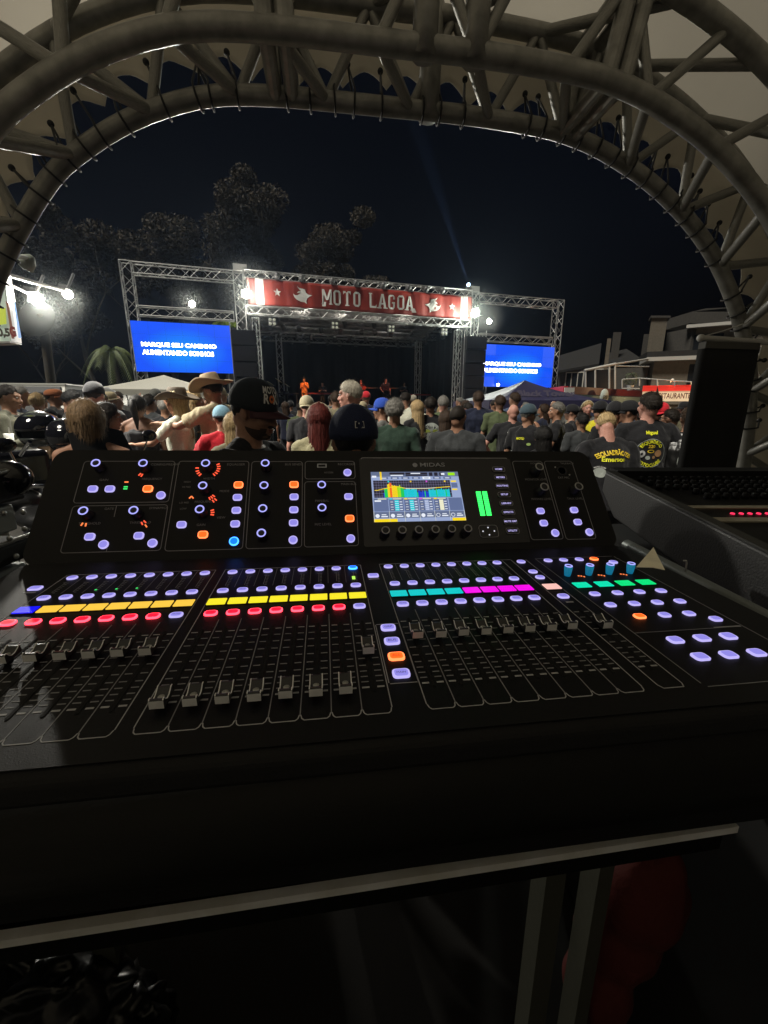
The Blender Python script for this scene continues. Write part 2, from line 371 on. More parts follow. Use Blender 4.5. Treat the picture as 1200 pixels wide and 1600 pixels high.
for j in range(nyr+1):
    for i in range(nxr+1):
        u = 4.4+12*i/nxr; y = .1+8.6*j/nyr
        V.append((u, y, 6.15 + .9*math.sin(math.pi*j/nyr)*(.7+.3*math.cos(i*.9)) + .12*math.sin(i*2.1+j*.7)))
o = link('roof_sheet', mk('roof_sheet', V, [(j*(nxr+1)+i,j*(nxr+1)+i+1,(j+1)*(nxr+1)+i+1,(j+1)*(nxr+1)+i) for j in range(nyr) for i in range(nxr)], True), ROOF, st)
so = o.modifiers.new('s','SOLIDIFY'); so.thickness = .02
curtain('front_skirt', (4.0,.5), (16.4,.5), .1, 1.6)
for k, y in enumerate((2.4, 4.6, 6.8)):
    box_truss('roof_truss', '%s crosswise lighting truss under the dark stage roof' % ('frontmost', 'middle', 'rearmost')[k], 'truss', S(4.8,5.85-.12*k,y), S(15.9,5.85-.12*k,y), side=.3, m=mat('dull_alu', (.25,.25,.25), .5, .6), group='lighting trusses under the roof')
# lamps hanging in the rig
PARM = mat('par_can', (.09,.09,.09), .5, .3)
par_me = MB().lathe([(.05,.0),(.11,-.05),(.12,-.28),(.10,-.30)], 12).mesh('par_lamp', True)
k = 0
for y in (2.4, 4.6, 6.8):
    for i in range(11):
        u = 5.4+i*.98+random.uniform(-.2,.2)
        o = link('par_lamp', par_me, PARM); o.location = S(u, 5.62, y); o.rotation_euler = (random.uniform(-.7,.3), random.uniform(-.3,.3), random.uniform(0,1))
        tag(o, 'small dark stage lamp, %s from the left on the %s roof truss' % (('first','second','third','fourth','fifth','sixth','seventh','eighth','ninth','tenth','eleventh')[i], {2.4:'frontmost',4.6:'middle',6.8:'rearmost'}[y]), 'stage lamp', 'stage lamps under the roof'); k += 1
# blinders (2 x 2 lamps) under the bottom truss
BL = emis('blinder_glass', srgb(150,150,130), 1.0)
for k, u in enumerate((5.75, 8.55, 11.3, 14.1)):
    t = thing('blinder', '%s four-lamp blinder hanging under the banner' % ('leftmost','second','third','rightmost')[k], 'stage lamp', S(u, 5.28, -.1), math.atan2(sd_.y, sd_.x), 'four-lamp blinders')
    MB().box(-.17,-.05,-.17,.17,.1,.17).build('housing', PARM, t)
    for sx in (-1, 1):
        for sz in (-1, 1):
            MB().lathe([(.055,-.02),(.06,.015),(.03,.03)], 12).build('lamp', BL, t, mtx=Matrix.Translation((sx*.085,-.06,sz*.085)) @ Matrix.Rotation(R(90),4,'X'))
for k, u in enumerate((6.05, 7.1, 8.45, 9.55, 10.85, 12.1, 13.0, 13.85)):
    t = thing('wash_light', ('blue lit wash light' if k == 3 else 'dim round wash light')+' on the top truss, number %s from the left' % ('one','two','three','four','five','six','seven','eight')[k], 'stage lamp', S(u, 7.1, -.3), math.atan2(sd_.y, sd_.x), 'round wash lights on the top truss')
    MB().lathe([(.05,.16),(.13,.08),(.14,-.06),(.12,-.06)], 14).build('housing', PARM, t, True, Matrix.Rotation(R(90),4,'X'))
    MB().lathe([(.115,0),(.09,.02),(.01,.03)], 14).build('lens', emis('blue_lens', srgb(60,150,240), 1.3) if k == 3 else mat('dull_lens', (.25,.25,.24), .3), t, True, Matrix.Translation((0,-.07,0)) @ Matrix.Rotation(R(90),4,'X'))

# loudspeaker stacks
def array(label, u, z0, z1, wd, y, n, scrim=False):
    t = thing('loudspeaker_stack', label, 'loudspeaker', mtx=SM @ Matrix.Translation((u, y, 0)), group='loudspeaker stacks at the stage')
    h = (z1-z0)/n
    SP = mat('speaker_black', (.012,.012,.014), .6, bump=.3, bscale=60); GR = mat('speaker_grille', (.03,.03,.035), .4, .5, bump=.8, bscale=120)
    for i in range(n):
        z = z0+h*i
        c = MB(); dy = .05*math.sin(i)
        c.prism([(-wd/2,-.35+dy),(wd/2,-.35+dy),(wd/2-.08,.35),(-wd/2+.08,.35)], z+.012, z+h-.012)
        cab = c.build('cabinet', SP, t)
        MB().box(-wd/2+.05,-.37+dy,z+.05,wd/2-.05,-.352+dy,z+h-.05).build('grille', GR, cab)
    bar('frame_rail', (-wd/2-.05,-.2,z0), (-wd/2-.05,-.2,z1+.3), .02, ALU, t)
    bar('frame_rail', (wd/2+.05,-.2,z0), (wd/2+.05,-.2,z1+.3), .02, ALU, t)
array('tall black loudspeaker stack right of the left screen', 4.5, 0.3, 4.75, .95, -.7, 7)
array('black loudspeaker stack left of the right screen, five cabinets', 15.45, 1.9, 5.0, 1.1, -.7, 5)

# floodlights
FLH = mat('flood_housing', (.1,.1,.1), .5)
def flood(label, P, r=.16, power=300, aim=(0,-1,-.35), col=(1,.96,.85), es=60, spot=150, point=0):
    t = thing('floodlight', label, 'floodlight', P, group='floodlights')
    a = Vector(aim).normalized(); q = a.to_track_quat('-Z', 'Y').to_matrix().to_4x4()
    MB().box(-r*1.1,-r*.9,.02,r*1.1,r*.9,.12).build('housing', FLH, t, mtx=q)
    MB().lathe([(r,.018),(r,-.012),(r*.6,-.03),(r*.05,-.035)],20).build('lens', emis('flood_lens%d' % es, col, es), t, True, mtx=q)
    bar('bracket', (0,0,.05), (0,.15,.25), .015, FLH, t)
    ld = bpy.data.lights.new('flood_lamp', 'SPOT'); ld.energy = power; ld.color = col; ld.spot_size = R(spot); ld.spot_blend = .6; ld.shadow_soft_size = r*.7
    lo = bpy.data.objects.new('flood_lamp', ld); COL.objects.link(lo); lo.parent = t; lo.matrix_local = Matrix.Translation(a*.04) @ q
    if point:
        pd = bpy.data.lights.new('flood_spill', 'POINT'); pd.energy = point; pd.color = col; pd.shadow_soft_size = r*.8
        p2 = bpy.data.objects.new('flood_spill', pd); COL.objects.link(p2); p2.parent = t; p2.location = a*.12
    return t
cdir = lambda P: (-P.x*.6, -P.y, -3.0)
P = S(4.72, 6.18, -.8); flood('large floodlight glaring at the left end of the banner', P, .17, 1600, aim=(-P.x*.5+6,-P.y+9,-2), es=50, spot=170, point=290)
P = S(15.42, 6.10, -.8); flood('large greenish white floodlight glaring at the right end of the banner', P, .19, 1600, aim=(-P.x-3,-P.y+12,-2), col=(.93,1,.86), es=50, spot=170, point=290)
P = S(2.55, 5.75, -.35); flood('floodlight above the left blue screen', P, .12, 350, aim=cdir(P), es=30)
P = S(16.5, 5.85, -.35); flood('floodlight just right of the banner on the right', P, .12, 300, aim=cdir(P), es=30)
for k, (u, y) in enumerate(((7.6,3.4),(10.2,3.2),(12.9,3.6))):  # fill lamps added inside the rig to brighten the roof sheet
    t = thing('roof_fill_lamp', '%s small added fill lamp brightening the grey roof from the rig' % ('left','centre','right')[k], 'stage lamp', S(u,5.35,y), group='added fill lamps in the rig')
    MB().lathe([(.05,-.1),(.10,-.04),(.11,.05)],12).build('housing', PARM, t, True); MB().lathe([(.09,.03),(.08,.04)],12).build('lens', emis('roof_fill_lens', (1,.95,.85), 4), t)
    ld = bpy.data.lights.new('roof_fill_lamp','SPOT'); ld.energy = 420; ld.spot_size = R(150); ld.spot_blend = 1; ld.shadow_soft_size = .1; ld.color = (1,.95,.85)
    lo = bpy.data.objects.new('roof_fill_light', ld); COL.objects.link(lo); lo.parent = t; lo.rotation_euler = (R(180),0,0); lo.location = (0,0,.06)
P = S(17.1, 2.75, -.6); flood('small white work lamp below the right blue screen', P, .07, 60, aim=cdir(P), es=25)
q0_ = S(15.3, 7.5, -.2); q1_ = at(650,190,13.5); ab = (q1_-q0_).normalized()
t = thing('beam_light', 'small moving light on the truss sending a faint blue beam up into the sky', 'stage lamp', q0_)
qm_ = ab.to_track_quat('-Z','Y').to_matrix().to_4x4(); MB().lathe([(.10,.02),(.12,.1),(.11,.3),(.04,.34)],14).build('housing', PARM, t, True, qm_); MB().lathe([(.09,.0),(.09,.02)],14).build('lens', emis('beam_lens', (.5,.7,1), 6), t, mtx=qm_)
ld = bpy.data.lights.new('beam', 'SPOT'); ld.energy = 60000; ld.color = (.45,.65,1); ld.spot_size = R(3.2); ld.spot_blend = .5; ld.shadow_soft_size = .06
lo = bpy.data.objects.new('beam', ld); COL.objects.link(lo); lo.parent = t; lo.matrix_local = Matrix.Translation(ab*.03) @ qm_
# front lamps under the bottom truss that make the trusses and banner glow
# ------------------------------------------------------------------ buildings on the right
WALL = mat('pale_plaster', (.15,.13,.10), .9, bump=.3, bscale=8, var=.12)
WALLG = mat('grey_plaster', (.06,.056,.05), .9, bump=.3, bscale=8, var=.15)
ROOFM = mat('dark_tiles', (.010,.0095,.009), .8, bump=.4, bscale=6, var=.3)
GLASS = mat('dark_glass', (.01,.012,.015), .45, spec=.15)
TRIM = mat('white_trim', (.42,.41,.38), .6)
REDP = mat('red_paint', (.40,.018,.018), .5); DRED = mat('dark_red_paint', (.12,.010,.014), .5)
def wallseg(name, p0, p1, z0, z1, th, m, parent):
    p0, p1 = Vector(p0), Vector(p1); d = (p1-p0).normalized(); n = Vector((-d.y, d.x))*th
    return MB().prism([p0, p1, p1+n, p0+n], z0, z1).build(name, m, parent)
def window(parent, p0, d, u, z, w_, h_, off=.03, bars=2, name='window', fm=None):
    """window standing proud of a wall that starts at p0 and runs along d"""
    d = Vector(d).normalized(); n = Vector((d.y, -d.x))
    if n.y > 0: n = -n
    M_ = basis((d.x,d.y,0), (-n.x,-n.y,0), (0,0,1), (p0[0]+d.x*u+n.x*off, p0[1]+d.y*u+n.y*off, z))
    f = MB(); t = .07
    f.box(0,-.03,0,w_,.03,t); f.box(0,-.03,h_-t,w_,.03,h_); f.box(0,-.03,t,t,.03,h_-t); f.box(w_-t,-.03,t,w_,.03,h_-t)
    for k in range(1, bars): f.box(w_*k/bars-.025,-.025,t,w_*k/bars+.025,.02,h_-t)
    o = f.build(name, fm or TRIM, parent, mtx=M_)
    MB().box(t,-.008,t,w_-t,.012,h_-t).build('pane', GLASS, o)
    return o
# restaurant: low white front with a red fascia
def gp(px, Y): return Vector((gx(px, Y), Y))
A0, A1 = gp(888,20), gp(1003,25.5)
LF = gp(866,22)
rest = thing('restaurant', 'low restaurant front with dark red fascia, round sign and pale wall', 'restaurant', (0,0,0))
zt = at(888,604,20).z; zb = at(888,616,20).z
wallseg('wall', A0, A1, 0, zb, .2, mat('teal_grey_wall', (.34,.48,.48), .7, var=.08), rest)
d_ = (A1-A0).normalized(); n_ = Vector((d_.y,-d_.x))
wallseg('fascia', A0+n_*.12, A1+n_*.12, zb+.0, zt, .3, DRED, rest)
wallseg('side_wall', LF, A0, 0, zb-.02, -.2, TRIM, rest)
l_ = (A0-LF).normalized(); ln = Vector((l_.y,-l_.x))
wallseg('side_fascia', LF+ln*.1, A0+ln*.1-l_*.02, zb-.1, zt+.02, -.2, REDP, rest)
fl = MB(); fl.prism([A0+n_*.18+Vector((-.42,-.02)), A0+n_*.18+Vector((.02,-.02)), A0+n_*.18+Vector((.02,.06)), A0+n_*.18+Vector((-.42,.06))], zb-.75, zt-.05)
fl.build('end_panel', TRIM, rest)
MB().lathe([(.16,0),(.16,.02)],14).build('emblem', REDP, rest, mtx=Matrix.Translation((A0.x-.2+n_.x*.18, A0.y+n_.y*.18-.03, zb-.45)) @ Matrix.Rotation(R(90),4,'X'))
# round sign
cs = at(943,621,21.2)
rs = thing('round_sign', 'round pale disc sign with dark slanted lettering on the restaurant wall', 'sign', cs, math.atan2(d_.y, d_.x))
MB().lathe([(.40,0),(.40,.06)], 32).build('disc', mat('disc_white', (.45,.5,.46), .6), rs, True, Matrix.Rotation(R(90),4,'X'))
vs, fs = mesh_vf(text_mesh('JEPSE', .22, .012, shear=.3)); link('lettering', mk('lettering', [(v[0]*1.1,-.075,v[1]) for v in vs], fs), mat('dark_green_print', (.02,.04,.03), .6), rs)
bar('post', (-.05,.03,-2.2), (-.05,.03,-.1), .04, FLH, rs)
# BAR RESTAURANTE sign board
B0, B1 = gp(1001,22), gp(1088,21)
bd = (B1-B0).normalized(); bn = Vector((bd.y,-bd.x)); zs1 = at(1040,611,21.5).z; zs2 = at(1040,602,21.5).z; zs0 = at(1040,627,21.5).z
sg = thing('restaurant_sign', 'warm lit cream sign board reading BAR RESTAURANTE under a bright red band', 'sign', (B0.x, B0.y, 0), math.atan2(bd.y, bd.x))
WL = (B1-B0).length
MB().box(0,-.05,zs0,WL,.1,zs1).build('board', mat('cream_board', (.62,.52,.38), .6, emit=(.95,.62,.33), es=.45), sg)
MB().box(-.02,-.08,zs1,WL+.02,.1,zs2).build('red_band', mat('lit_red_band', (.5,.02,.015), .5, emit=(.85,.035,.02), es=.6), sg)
MB().box(0,.1,zs0-.9,WL,.25,zs0-.15).build('shade', mat('dark_awning', (.09,.06,.03), .7), sg)
vs, fs = mesh_vf(text_mesh('BAR RESTAURANTE', .36, .006)); xs = [v[0] for v in vs]
link('lettering', mk('lettering', [(WL*.455+v[0]/(max(xs)-min(xs))*WL*.82,-.056,(zs0+zs1)/2+v[1]) for v in vs], fs), mat('brown_print', (.16,.03,.015), .6), sg)
bt = MB(); bt.lathe([(.09,-.5),(.17,-.42),(.17,0),(.06,.16),(.06,.3)], 12); bt.build('bottle_cutout', mat('bottle_print', (.35,.08,.05), .5), sg, True, Matrix.Translation((WL-.18,-.12,zs0+.5)))
hn = MB().prism([(0,0),(.16,0),(.02,.42)], 0, .04).build('peak_cutout', BLACKM, sg, mtx=Matrix.Translation((WL*.24,-.06,zs1-.18)) @ Matrix.Rotation(R(90),4,'X'))
lp = thing('sign_lamp', 'small lamp on an arm lighting the cream restaurant sign', 'lamp', (B0.x+bd.x*WL*.62+bn.x*.55, B0.y+bn.y*.55, zs2+.25))
MB().lathe([(.03,.08),(.09,0),(.09,-.02)], 10).build('shade', TRIM, lp, True)
MB().lathe([(.05,-.01),(.03,-.05)], 10).build('bulb', emis('warm_bulb', (1,.75,.4), 20), lp)
bar('arm', (0,0,.05), (-bn.x*.6,-bn.y*.6,-.1), .015, TRIM, lp)
pl = bpy.data.lights.new('sign_lamp_light','POINT'); pl.energy = 130; pl.color = (1,.62,.3); pl.shadow_soft_size = .08
po = bpy.data.objects.new('sign_lamp_light', pl); COL.objects.link(po); po.parent = lp; po.location = (0,0,-.12)
# house with chimneys behind
H = thing('house', 'pale two-storey house with broad chimney and flat upper storeys behind the restaurant', 'house', (0,0,0))
def zz(y, Y): return at(900, y, Y).z
f0, f1 = gp(1012,27), gp(1180,25)
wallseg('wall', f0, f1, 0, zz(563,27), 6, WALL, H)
e0 = f0+(f0-f1).normalized()*.5; e1 = f1
dd = (f1-f0).normalized(); nn = Vector((dd.y,-dd.x))
MB().prism([e0+nn*.5, e1+nn*.5, e1-nn*5, e0-nn*5], zz(565,27), zz(559,27)).build('roof', TRIM, H)
MB().prism([e0+nn*.3, e1+nn*.3, e1-nn*5, e0-nn*5], zz(559,27)+.002, zz(550,27)).build('roof', ROOFM, H)
u0_, u1_ = gp(1068,29.5), gp(1180,27.5)
wallseg('wall', u0_, u1_, zz(560,29), zz(513,29.5), 5, WALL, H)
w0 = gp(1030,31.5)
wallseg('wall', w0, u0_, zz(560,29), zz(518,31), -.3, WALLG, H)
ee = (u1_-u0_).normalized(); en = Vector((ee.y,-ee.x))
MB().prism([u0_-ee*.6+en*.5, u1_+en*.5, u1_-en*4, u0_-en*4], zz(513,29.5), zz(508,29.5)).build('roof', TRIM, H)
wt0, wt1 = gp(1056,34), gp(1130,34)
MB().prism([wt0, wt1, wt1+Vector((0,3)), wt0+Vector((0,3))], zz(505,34), zz(487,34)).build('roof', WALLG, H)
MB().add([(wt0.x,34,zz(487,34)),(wt1.x,34,zz(479,34)),(wt1.x,37,zz(479,34)),(wt0.x,37,zz(487,34)),(wt0.x+1,34,zz(482,34)),(wt0.x+1,37,zz(482,34))],[(0,1,4),(3,5,2),(0,4,5,3),(4,1,2,5)]).build('roof', WALLG, H)
c0 = gp(998,30)
ch = MB(); ch.prism([c0, gp(1022,30), gp(1022,31), gp(998,31)], zz(560,30), zz(497,30)); ch.build('chimney', WALL, H)
MB().prism([c0+Vector((-.12,-.1)), gp(1022,30)+Vector((.12,-.1)), gp(1022,31)+Vector((.12,.1)), gp(998,31)+Vector((-.12,.1))], zz(497,30), zz(493.5,30)).build('chimney_cap', WALLG, H)
MB().prism([gp(990,32), gp(999,32), gp(999,33), gp(990,33)], zz(560,30), zz(522,32)).build('chimney', WALLG, H)
window(H, f0, dd, (gp(1072,26).x-f0.x)/dd.x, zz(603,26), .95, 1.25, bars=1, fm=GLASS)
window(H, u0_, ee, (gp(1082,28.5).x-u0_.x)/ee.x, zz(555,28.5), 1.6, 1.35, bars=1, fm=GLASS)
# second house to the left
H2 = thing('house', 'darker long grey house with two narrow chimneys, left of the pale house', 'house', (0,0,0))
h0, h1 = gp(868,30), gp(1005,28)
hd = (h1-h0).normalized(); hn_ = Vector((hd.y,-hd.x))
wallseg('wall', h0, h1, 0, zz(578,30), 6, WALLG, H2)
def tri_roof(P, m, name='roof'):
    return MB().add([p for p in P], [tuple(range(len(P)))]).build(name, m, H2)
ra_, rb_ = at(872,579,29.4), at(936,568,29.4); rc_, rd_ = at(940,536,35), at(872,556,35)
r_ = MB(); r_.add([ra_, rb_, rc_, rd_, ra_-Vector((0,0,.15)), rb_-Vector((0,0,.15)), rc_-Vector((0,0,.15)), rd_-Vector((0,0,.15))], [(0,1,2,3),(7,6,5,4),(0,4,5,1),(1,5,6,2),(2,6,7,3),(3,7,4,0)]); r_.build('roof', ROOFM, H2)
ra_, rb_ = at(944,572,29), at(1002,560,29); rc_, rd_ = at(979,545,34), at(948,552,34)
r_ = MB(); r_.add([ra_, rb_, rc_, rd_, ra_-Vector((0,0,.15)), rb_-Vector((0,0,.15)), rc_-Vector((0,0,.15)), rd_-Vector((0,0,.15))], [(0,1,2,3),(7,6,5,4),(0,4,5,1),(1,5,6,2),(2,6,7,3),(3,7,4,0)]); r_.build('roof', ROOFM, H2)
MB().prism([gp(936,28.7), gp(942,28.7), gp(942,29.2), gp(936,29.2)], zz(610,29), zz(530,29)).build('chimney', WALL, H2)
MB().prism([gp(944,31), gp(956,31), gp(956,32), gp(944,32)], zz(600,31), zz(519,31)).build('chimney', WALLG, H2)
window(H2, h0, hd, (gp(879,29.8).x-h0.x)/hd.x, zz(608,30), 1.15, 1.1, bars=3)
window(H2, h0, hd, (gp(918,29.5).x-h0.x)/hd.x, zz(606,29.5), .9, 1.2, bars=2)
# veranda with white posts on the upper floor
VR = thing('veranda', 'white framed upper veranda with glass screens over the restaurant', 'veranda', (0,0,0))
tops = [(915,578,24),(930,575.5,24),(952,571,24),(961,569,24)]
for x, y, Y in tops: bar('post', at(x, 609, Y), at(x, y, Y), .05, TRIM, VR)
bar('rail', at(913,579,24), at(962,568.5,24), .07, TRIM, VR)
bar('rail', at(961,569,24), at(1017,560,27), .05, TRIM, VR)
bar('rail', at(961,572,24), at(1014,573,26), .035, TRIM, VR)
for (xa, xb) in ((915.8,929.2),(930.8,951.2),(952.8,960.2)):
    Pq = [at(xa,608,24), at(xb,608,24), at(xb,577,24), at(xa,579,24)]
    MB().add([*Pq, *[p+Vector((0,.02,0)) for p in Pq]], [(0,1,2,3),(7,6,5,4),(0,4,5,1),(2,6,7,3),(1,5,6,2),(0,3,7,4)]).build('glass_screen', GLASS, VR)
cu = MB()
for k in range(6): cu.tube([at(938+k*1.6,608,24.3), at(938+k*1.6,578,24.3)], .045, 6)
cu.build('curtain', mat('cream_curtain', (.35,.33,.28), .9), VR)
RL = thing('balcony_railing', 'white balcony railing above the red band of the restaurant sign', 'railing', (0,0,0))
for x, y, Y in ((972,593,21.8),(999,591,21.8),(1027,592.5,21.3),(1054,594.5,21.1),(1081,597,21)): bar('post', at(x, 603 if x > 990 else 607, Y), at(x, y, Y), .03, TRIM, RL)
bar('rail', at(972,593,21.8), at(999,591,21.8), .03, TRIM, RL); bar('rail', at(999,591,21.8), at(1083,597,21), .03, TRIM, RL); bar('rail', at(972,607,21.8), at(999,607.5,21.8), .03, TRIM, RL)
FOL = mat('leaf', (.045,.06,.025), .7, var=.3, bscale=3)
def leaf_cloud(mb, c, r, n, s, flat_=1.):
    for _ in range(n):
        d = Vector((random.gauss(0,1), random.gauss(0,1), random.gauss(0,1))); d.normalize(); p = Vector(c)+Vector((d.x*r[0], d.y*r[1], d.z*r[2]))*random.uniform(.45,1)**.6
        a = Vector((random.gauss(0,1), random.gauss(0,1), random.gauss(0,1)-.5)).normalized()*s; b = a.orthogonal().normalized()*s*.38
        mb.add([p-a*.5, p+b*.5, p+a*.5, p-b*.5], [(0,1,2,3)])
def leaf_np(c, r, n, s):
    d = RNG.normal(size=(n,3)); d /= np.linalg.norm(d,axis=1)[:,None]
    p = np.array(c)+d*np.array(r)*(RNG.uniform(.3,1,(n,1))**.6)
    a = RNG.normal(size=(n,3))+np.array((0,0,-.5)); a /= np.linalg.norm(a,axis=1)[:,None]
    b = np.cross(a, RNG.normal(size=(n,3))); b /= np.linalg.norm(b,axis=1)[:,None]
    a = a*s*.5; b = b*s*.2
    return np.stack([p-a,p+b,p+a,p-b],1).reshape(-1,3)
pp = at(985,602,22.4)
t = thing('potted_plant', 'small bushy potted plant on the balcony', 'plant', pp)
MB().lathe([(.12,-.25),(.17,.0)],10).build('pot', TRIM, t)
m_ = MB(); leaf_cloud(m_, (0,0,.3), (.35,.3,.35), 160, .16); m_.build('leaves', FOL, t)

# ------------------------------------------------------------------ tents in the crowd
def popup(label, name, cx_, Y, half, z0, z1, val, m, rz=.3, curve=.25, text=None, legm=ALU, group=None):
    t = thing(name, label, 'tent', (cx_, Y, 0), rz, group)
    n = 14; V = []; F = []
    cs_ = [(-1,-1),(1,-1),(1,1),(-1,1)]
    for k in range(4):
        a = Vector((*cs_[k], 0))*half; b = Vector((*cs_[(k+1)%4], 0))*half
        b0 = len(V)
        for i in range(n+1):
            q = i/n                            # eave to peak
            z = z0+(z1-z0)*(q*(1-curve)+curve*q*q*q)
            for j in range(n+1):
                e = a.lerp(b, j/n)*(1-q); sag = .05*half*math.sin(math.pi*j/n)*(1-q)*q*2
                V.append((e.x, e.y, z-sag))
        F += [(b0+i*(n+1)+j, b0+i*(n+1)+j+1, b0+(i+1)*(n+1)+j+1, b0+(i+1)*(n+1)+j) for i in range(n) for j in range(n)]
    me = mk('canopy', V, F, True); o = link('canopy', me, m, t); so = o.modifiers.new('s','SOLIDIFY'); so.thickness = .006
    vl = MB()
    for k in range(4):
        a = Vector((*cs_[k], 0))*half; b = Vector((*cs_[(k+1)%4], 0))*half; nn = 16
        V2 = []
        for j in range(nn+1):
            e = a.lerp(b, j/nn)*1.004; V2 += [(e.x, e.y, z0+.005), (e.x*1.01, e.y*1.01, z0-val-.03*abs(math.sin(j*math.pi/2)))]
        vl.add(V2, [(2*j, 2*j+1, 2*j+3, 2*j+2) for j in range(nn)])
    vo = vl.build('valance', m, t); so = vo.modifiers.new('s','SOLIDIFY'); so.thickness = .006
    for sx, sy in cs_: bar('leg', (sx*half*.97, sy*half*.97, 0), (sx*half*.97, sy*half*.97, z0), .022, legm, t)
    for k in range(4):
        a = cs_[k]; b = cs_[(k+1)%4]; bar('rail', (a[0]*half*.97,a[1]*half*.97,z0-.03), (b[0]*half*.97,b[1]*half*.97,z0-.03), .015, legm, t, 6)
    return t
TW = mat('tent_white', (.45,.44,.38), .7, bump=.2, bscale=3)
popup('white pop-up tent with brightly lit underside below the left screen', 'popup_tent', gx(262,13.5), 13.5, 1.62, at(262,611,13).z, at(262,586,13.5).z, .14, TW, rz=.35, curve=.1)
popup('small white tent end with scalloped edge beside the left tower', 'popup_tent', gx(182,15), 15, 1.1, at(182,612,15).z, at(182,603,15).z, .22, TW, rz=.1, curve=.1)
bt_ = popup('dark navy pop-up tent with pale lit left slope below the right screen', 'popup_tent', gx(817,12), 12, 1.55, at(817,627,12).z, at(817,594,12).z, .2, mat('tent_navy', (.020,.018,.055), .6, bump=.2, bscale=3), rz=.12, curve=.3)
vs, fs = mesh_vf(text_mesh('Black Tower', .26, .01)); zt0 = at(817,617,12).z
sl = (at(817,597,12).z-at(817,627,12).z)
link('print', mk('print', [(v[0]*1.15+.1, -1.0+ (v[1]*.5) -.06, at(817,616,11.5).z+v[1]*.75) for v in vs], fs), mat('tent_print', (.05,.042,.07), .7), bt_)
# small glow under the white tent (lamp that is visibly lighting the underside)
t = thing('tent_lamp', 'small lamp hanging under the white pop-up tent', 'lamp', (gx(255,13.5), 13.5, at(262,608,13.5).z))
MB().lathe([(.02,.05),(.05,0),(.02,-.05)], 10).build('bulb', emis('tent_bulb', (1,.95,.8), 12), t, True)
pl = bpy.data.lights.new('tent_lamp_light','POINT'); pl.energy = 70; pl.color = (1,.95,.8); pl.shadow_soft_size = .1
po = bpy.data.objects.new('tent_lamp_light', pl); COL.objects.link(po); po.parent = t; po.location = (0,0,-.25)

# ------------------------------------------------------------------ parked cars at the left
def car(label, x, Y, rz, h, col, van=False):
    t = thing('parked_car', label, 'car', (x, Y, 0), rz, 'cars parked behind the crowd')
    PM = mat('car_paint_%d' % int(col[0]*1000), col, .45, .1)
    L_, Wd = 4.4, 1.8; hb = h*.58
    prof = [(-2.2,.35),(-2.2,hb*.92),(-1.95,hb),(-1.5 if van else -1.1,hb),(-.9 if van else -.5,h-.06),(-.5,h),(1.5,h),(1.9,h-.08),(2.15,hb),(2.2,.35)]
    b = MB(); n = len(prof)
    V = [(p[0], -Wd/2*(1 if p[1] <= hb+.01 else .86), p[1]) for p in prof]+[(p[0], Wd/2*(1 if p[1] <= hb+.01 else .86), p[1]) for p in prof]
    b.add(V, [tuple(range(n)), tuple(range(n,2*n))[::-1]]+[((i+1)%n,i,n+i,n+(i+1)%n) for i in range(n)])
    o = b.build('body', PM, t); bv = o.modifiers.new('b','BEVEL'); bv.width = .06; bv.segments = 2
    for sy in (-1,1):
        g_ = MB(); y0 = sy*Wd/2*.995; y1 = sy*Wd/2*.88
        for xa, xb, ta, tb in ((-1.0,.05,-.45,.05),(.12,1.15,.12,1.12),(1.22,1.95,1.2,1.65)):
            g_.add([(xa,y0,hb+.04),(xb,y0,hb+.04),(tb,y1,h-.12),(ta,y1,h-.12)], [(0,1,2,3)])
        go = g_.build('side_window', GLASS, t); so = go.modifiers.new('s','SOLIDIFY'); so.thickness = .03; so.offset = 0
    ws = MB().add([(-1.12,-Wd*.42,hb+.03),(-1.12,Wd*.42,hb+.03),(-.53,Wd*.38,h-.08),(-.53,-Wd*.38,h-.08)], [(0,1,2,3)]).build('windscreen', GLASS, t)
    so = ws.modifiers.new('s','SOLIDIFY'); so.thickness = .04; so.offset = 0
    for sx in (-1.35,1.35):
        for sy in (-1,1):
            wl = MB().lathe([(.33,-.1),(.34,0),(.33,.1)], 20).build('wheel', RUBBER, t, True, Matrix.Translation((sx, sy*.85, .34)) @ Matrix.Rotation(R(90),4,'X'))
            MB().lathe([(.2,-.11),(.2,.11)], 14).build('rim', ALU, wl)
    for sy in (-.6,.6): MB().box(-.05,-.15,-.08,.02,.15,.08).build('headlight', mat('lens_clear', (.5,.5,.5), .2), t, mtx=Matrix.Translation((-2.2,sy,.75)))
car('pale silver car with rounded roof parked at the far left behind the crowd', gx(38,9), 9.5, 1.75, 2.12, (.28,.28,.25))
car('dark car parked second from the left under the trees', gx(62,10.5), 10.5, 1.8, 2.1, (.07,.07,.06))
car('grey car parked left of the man in the black cap', gx(97,11), 11, 1.6, 2.13, (.15,.15,.14))
car('light grey car parked behind the man in the black cap', gx(130,11.5), 12, 1.7, 2.1, (.2,.2,.19))

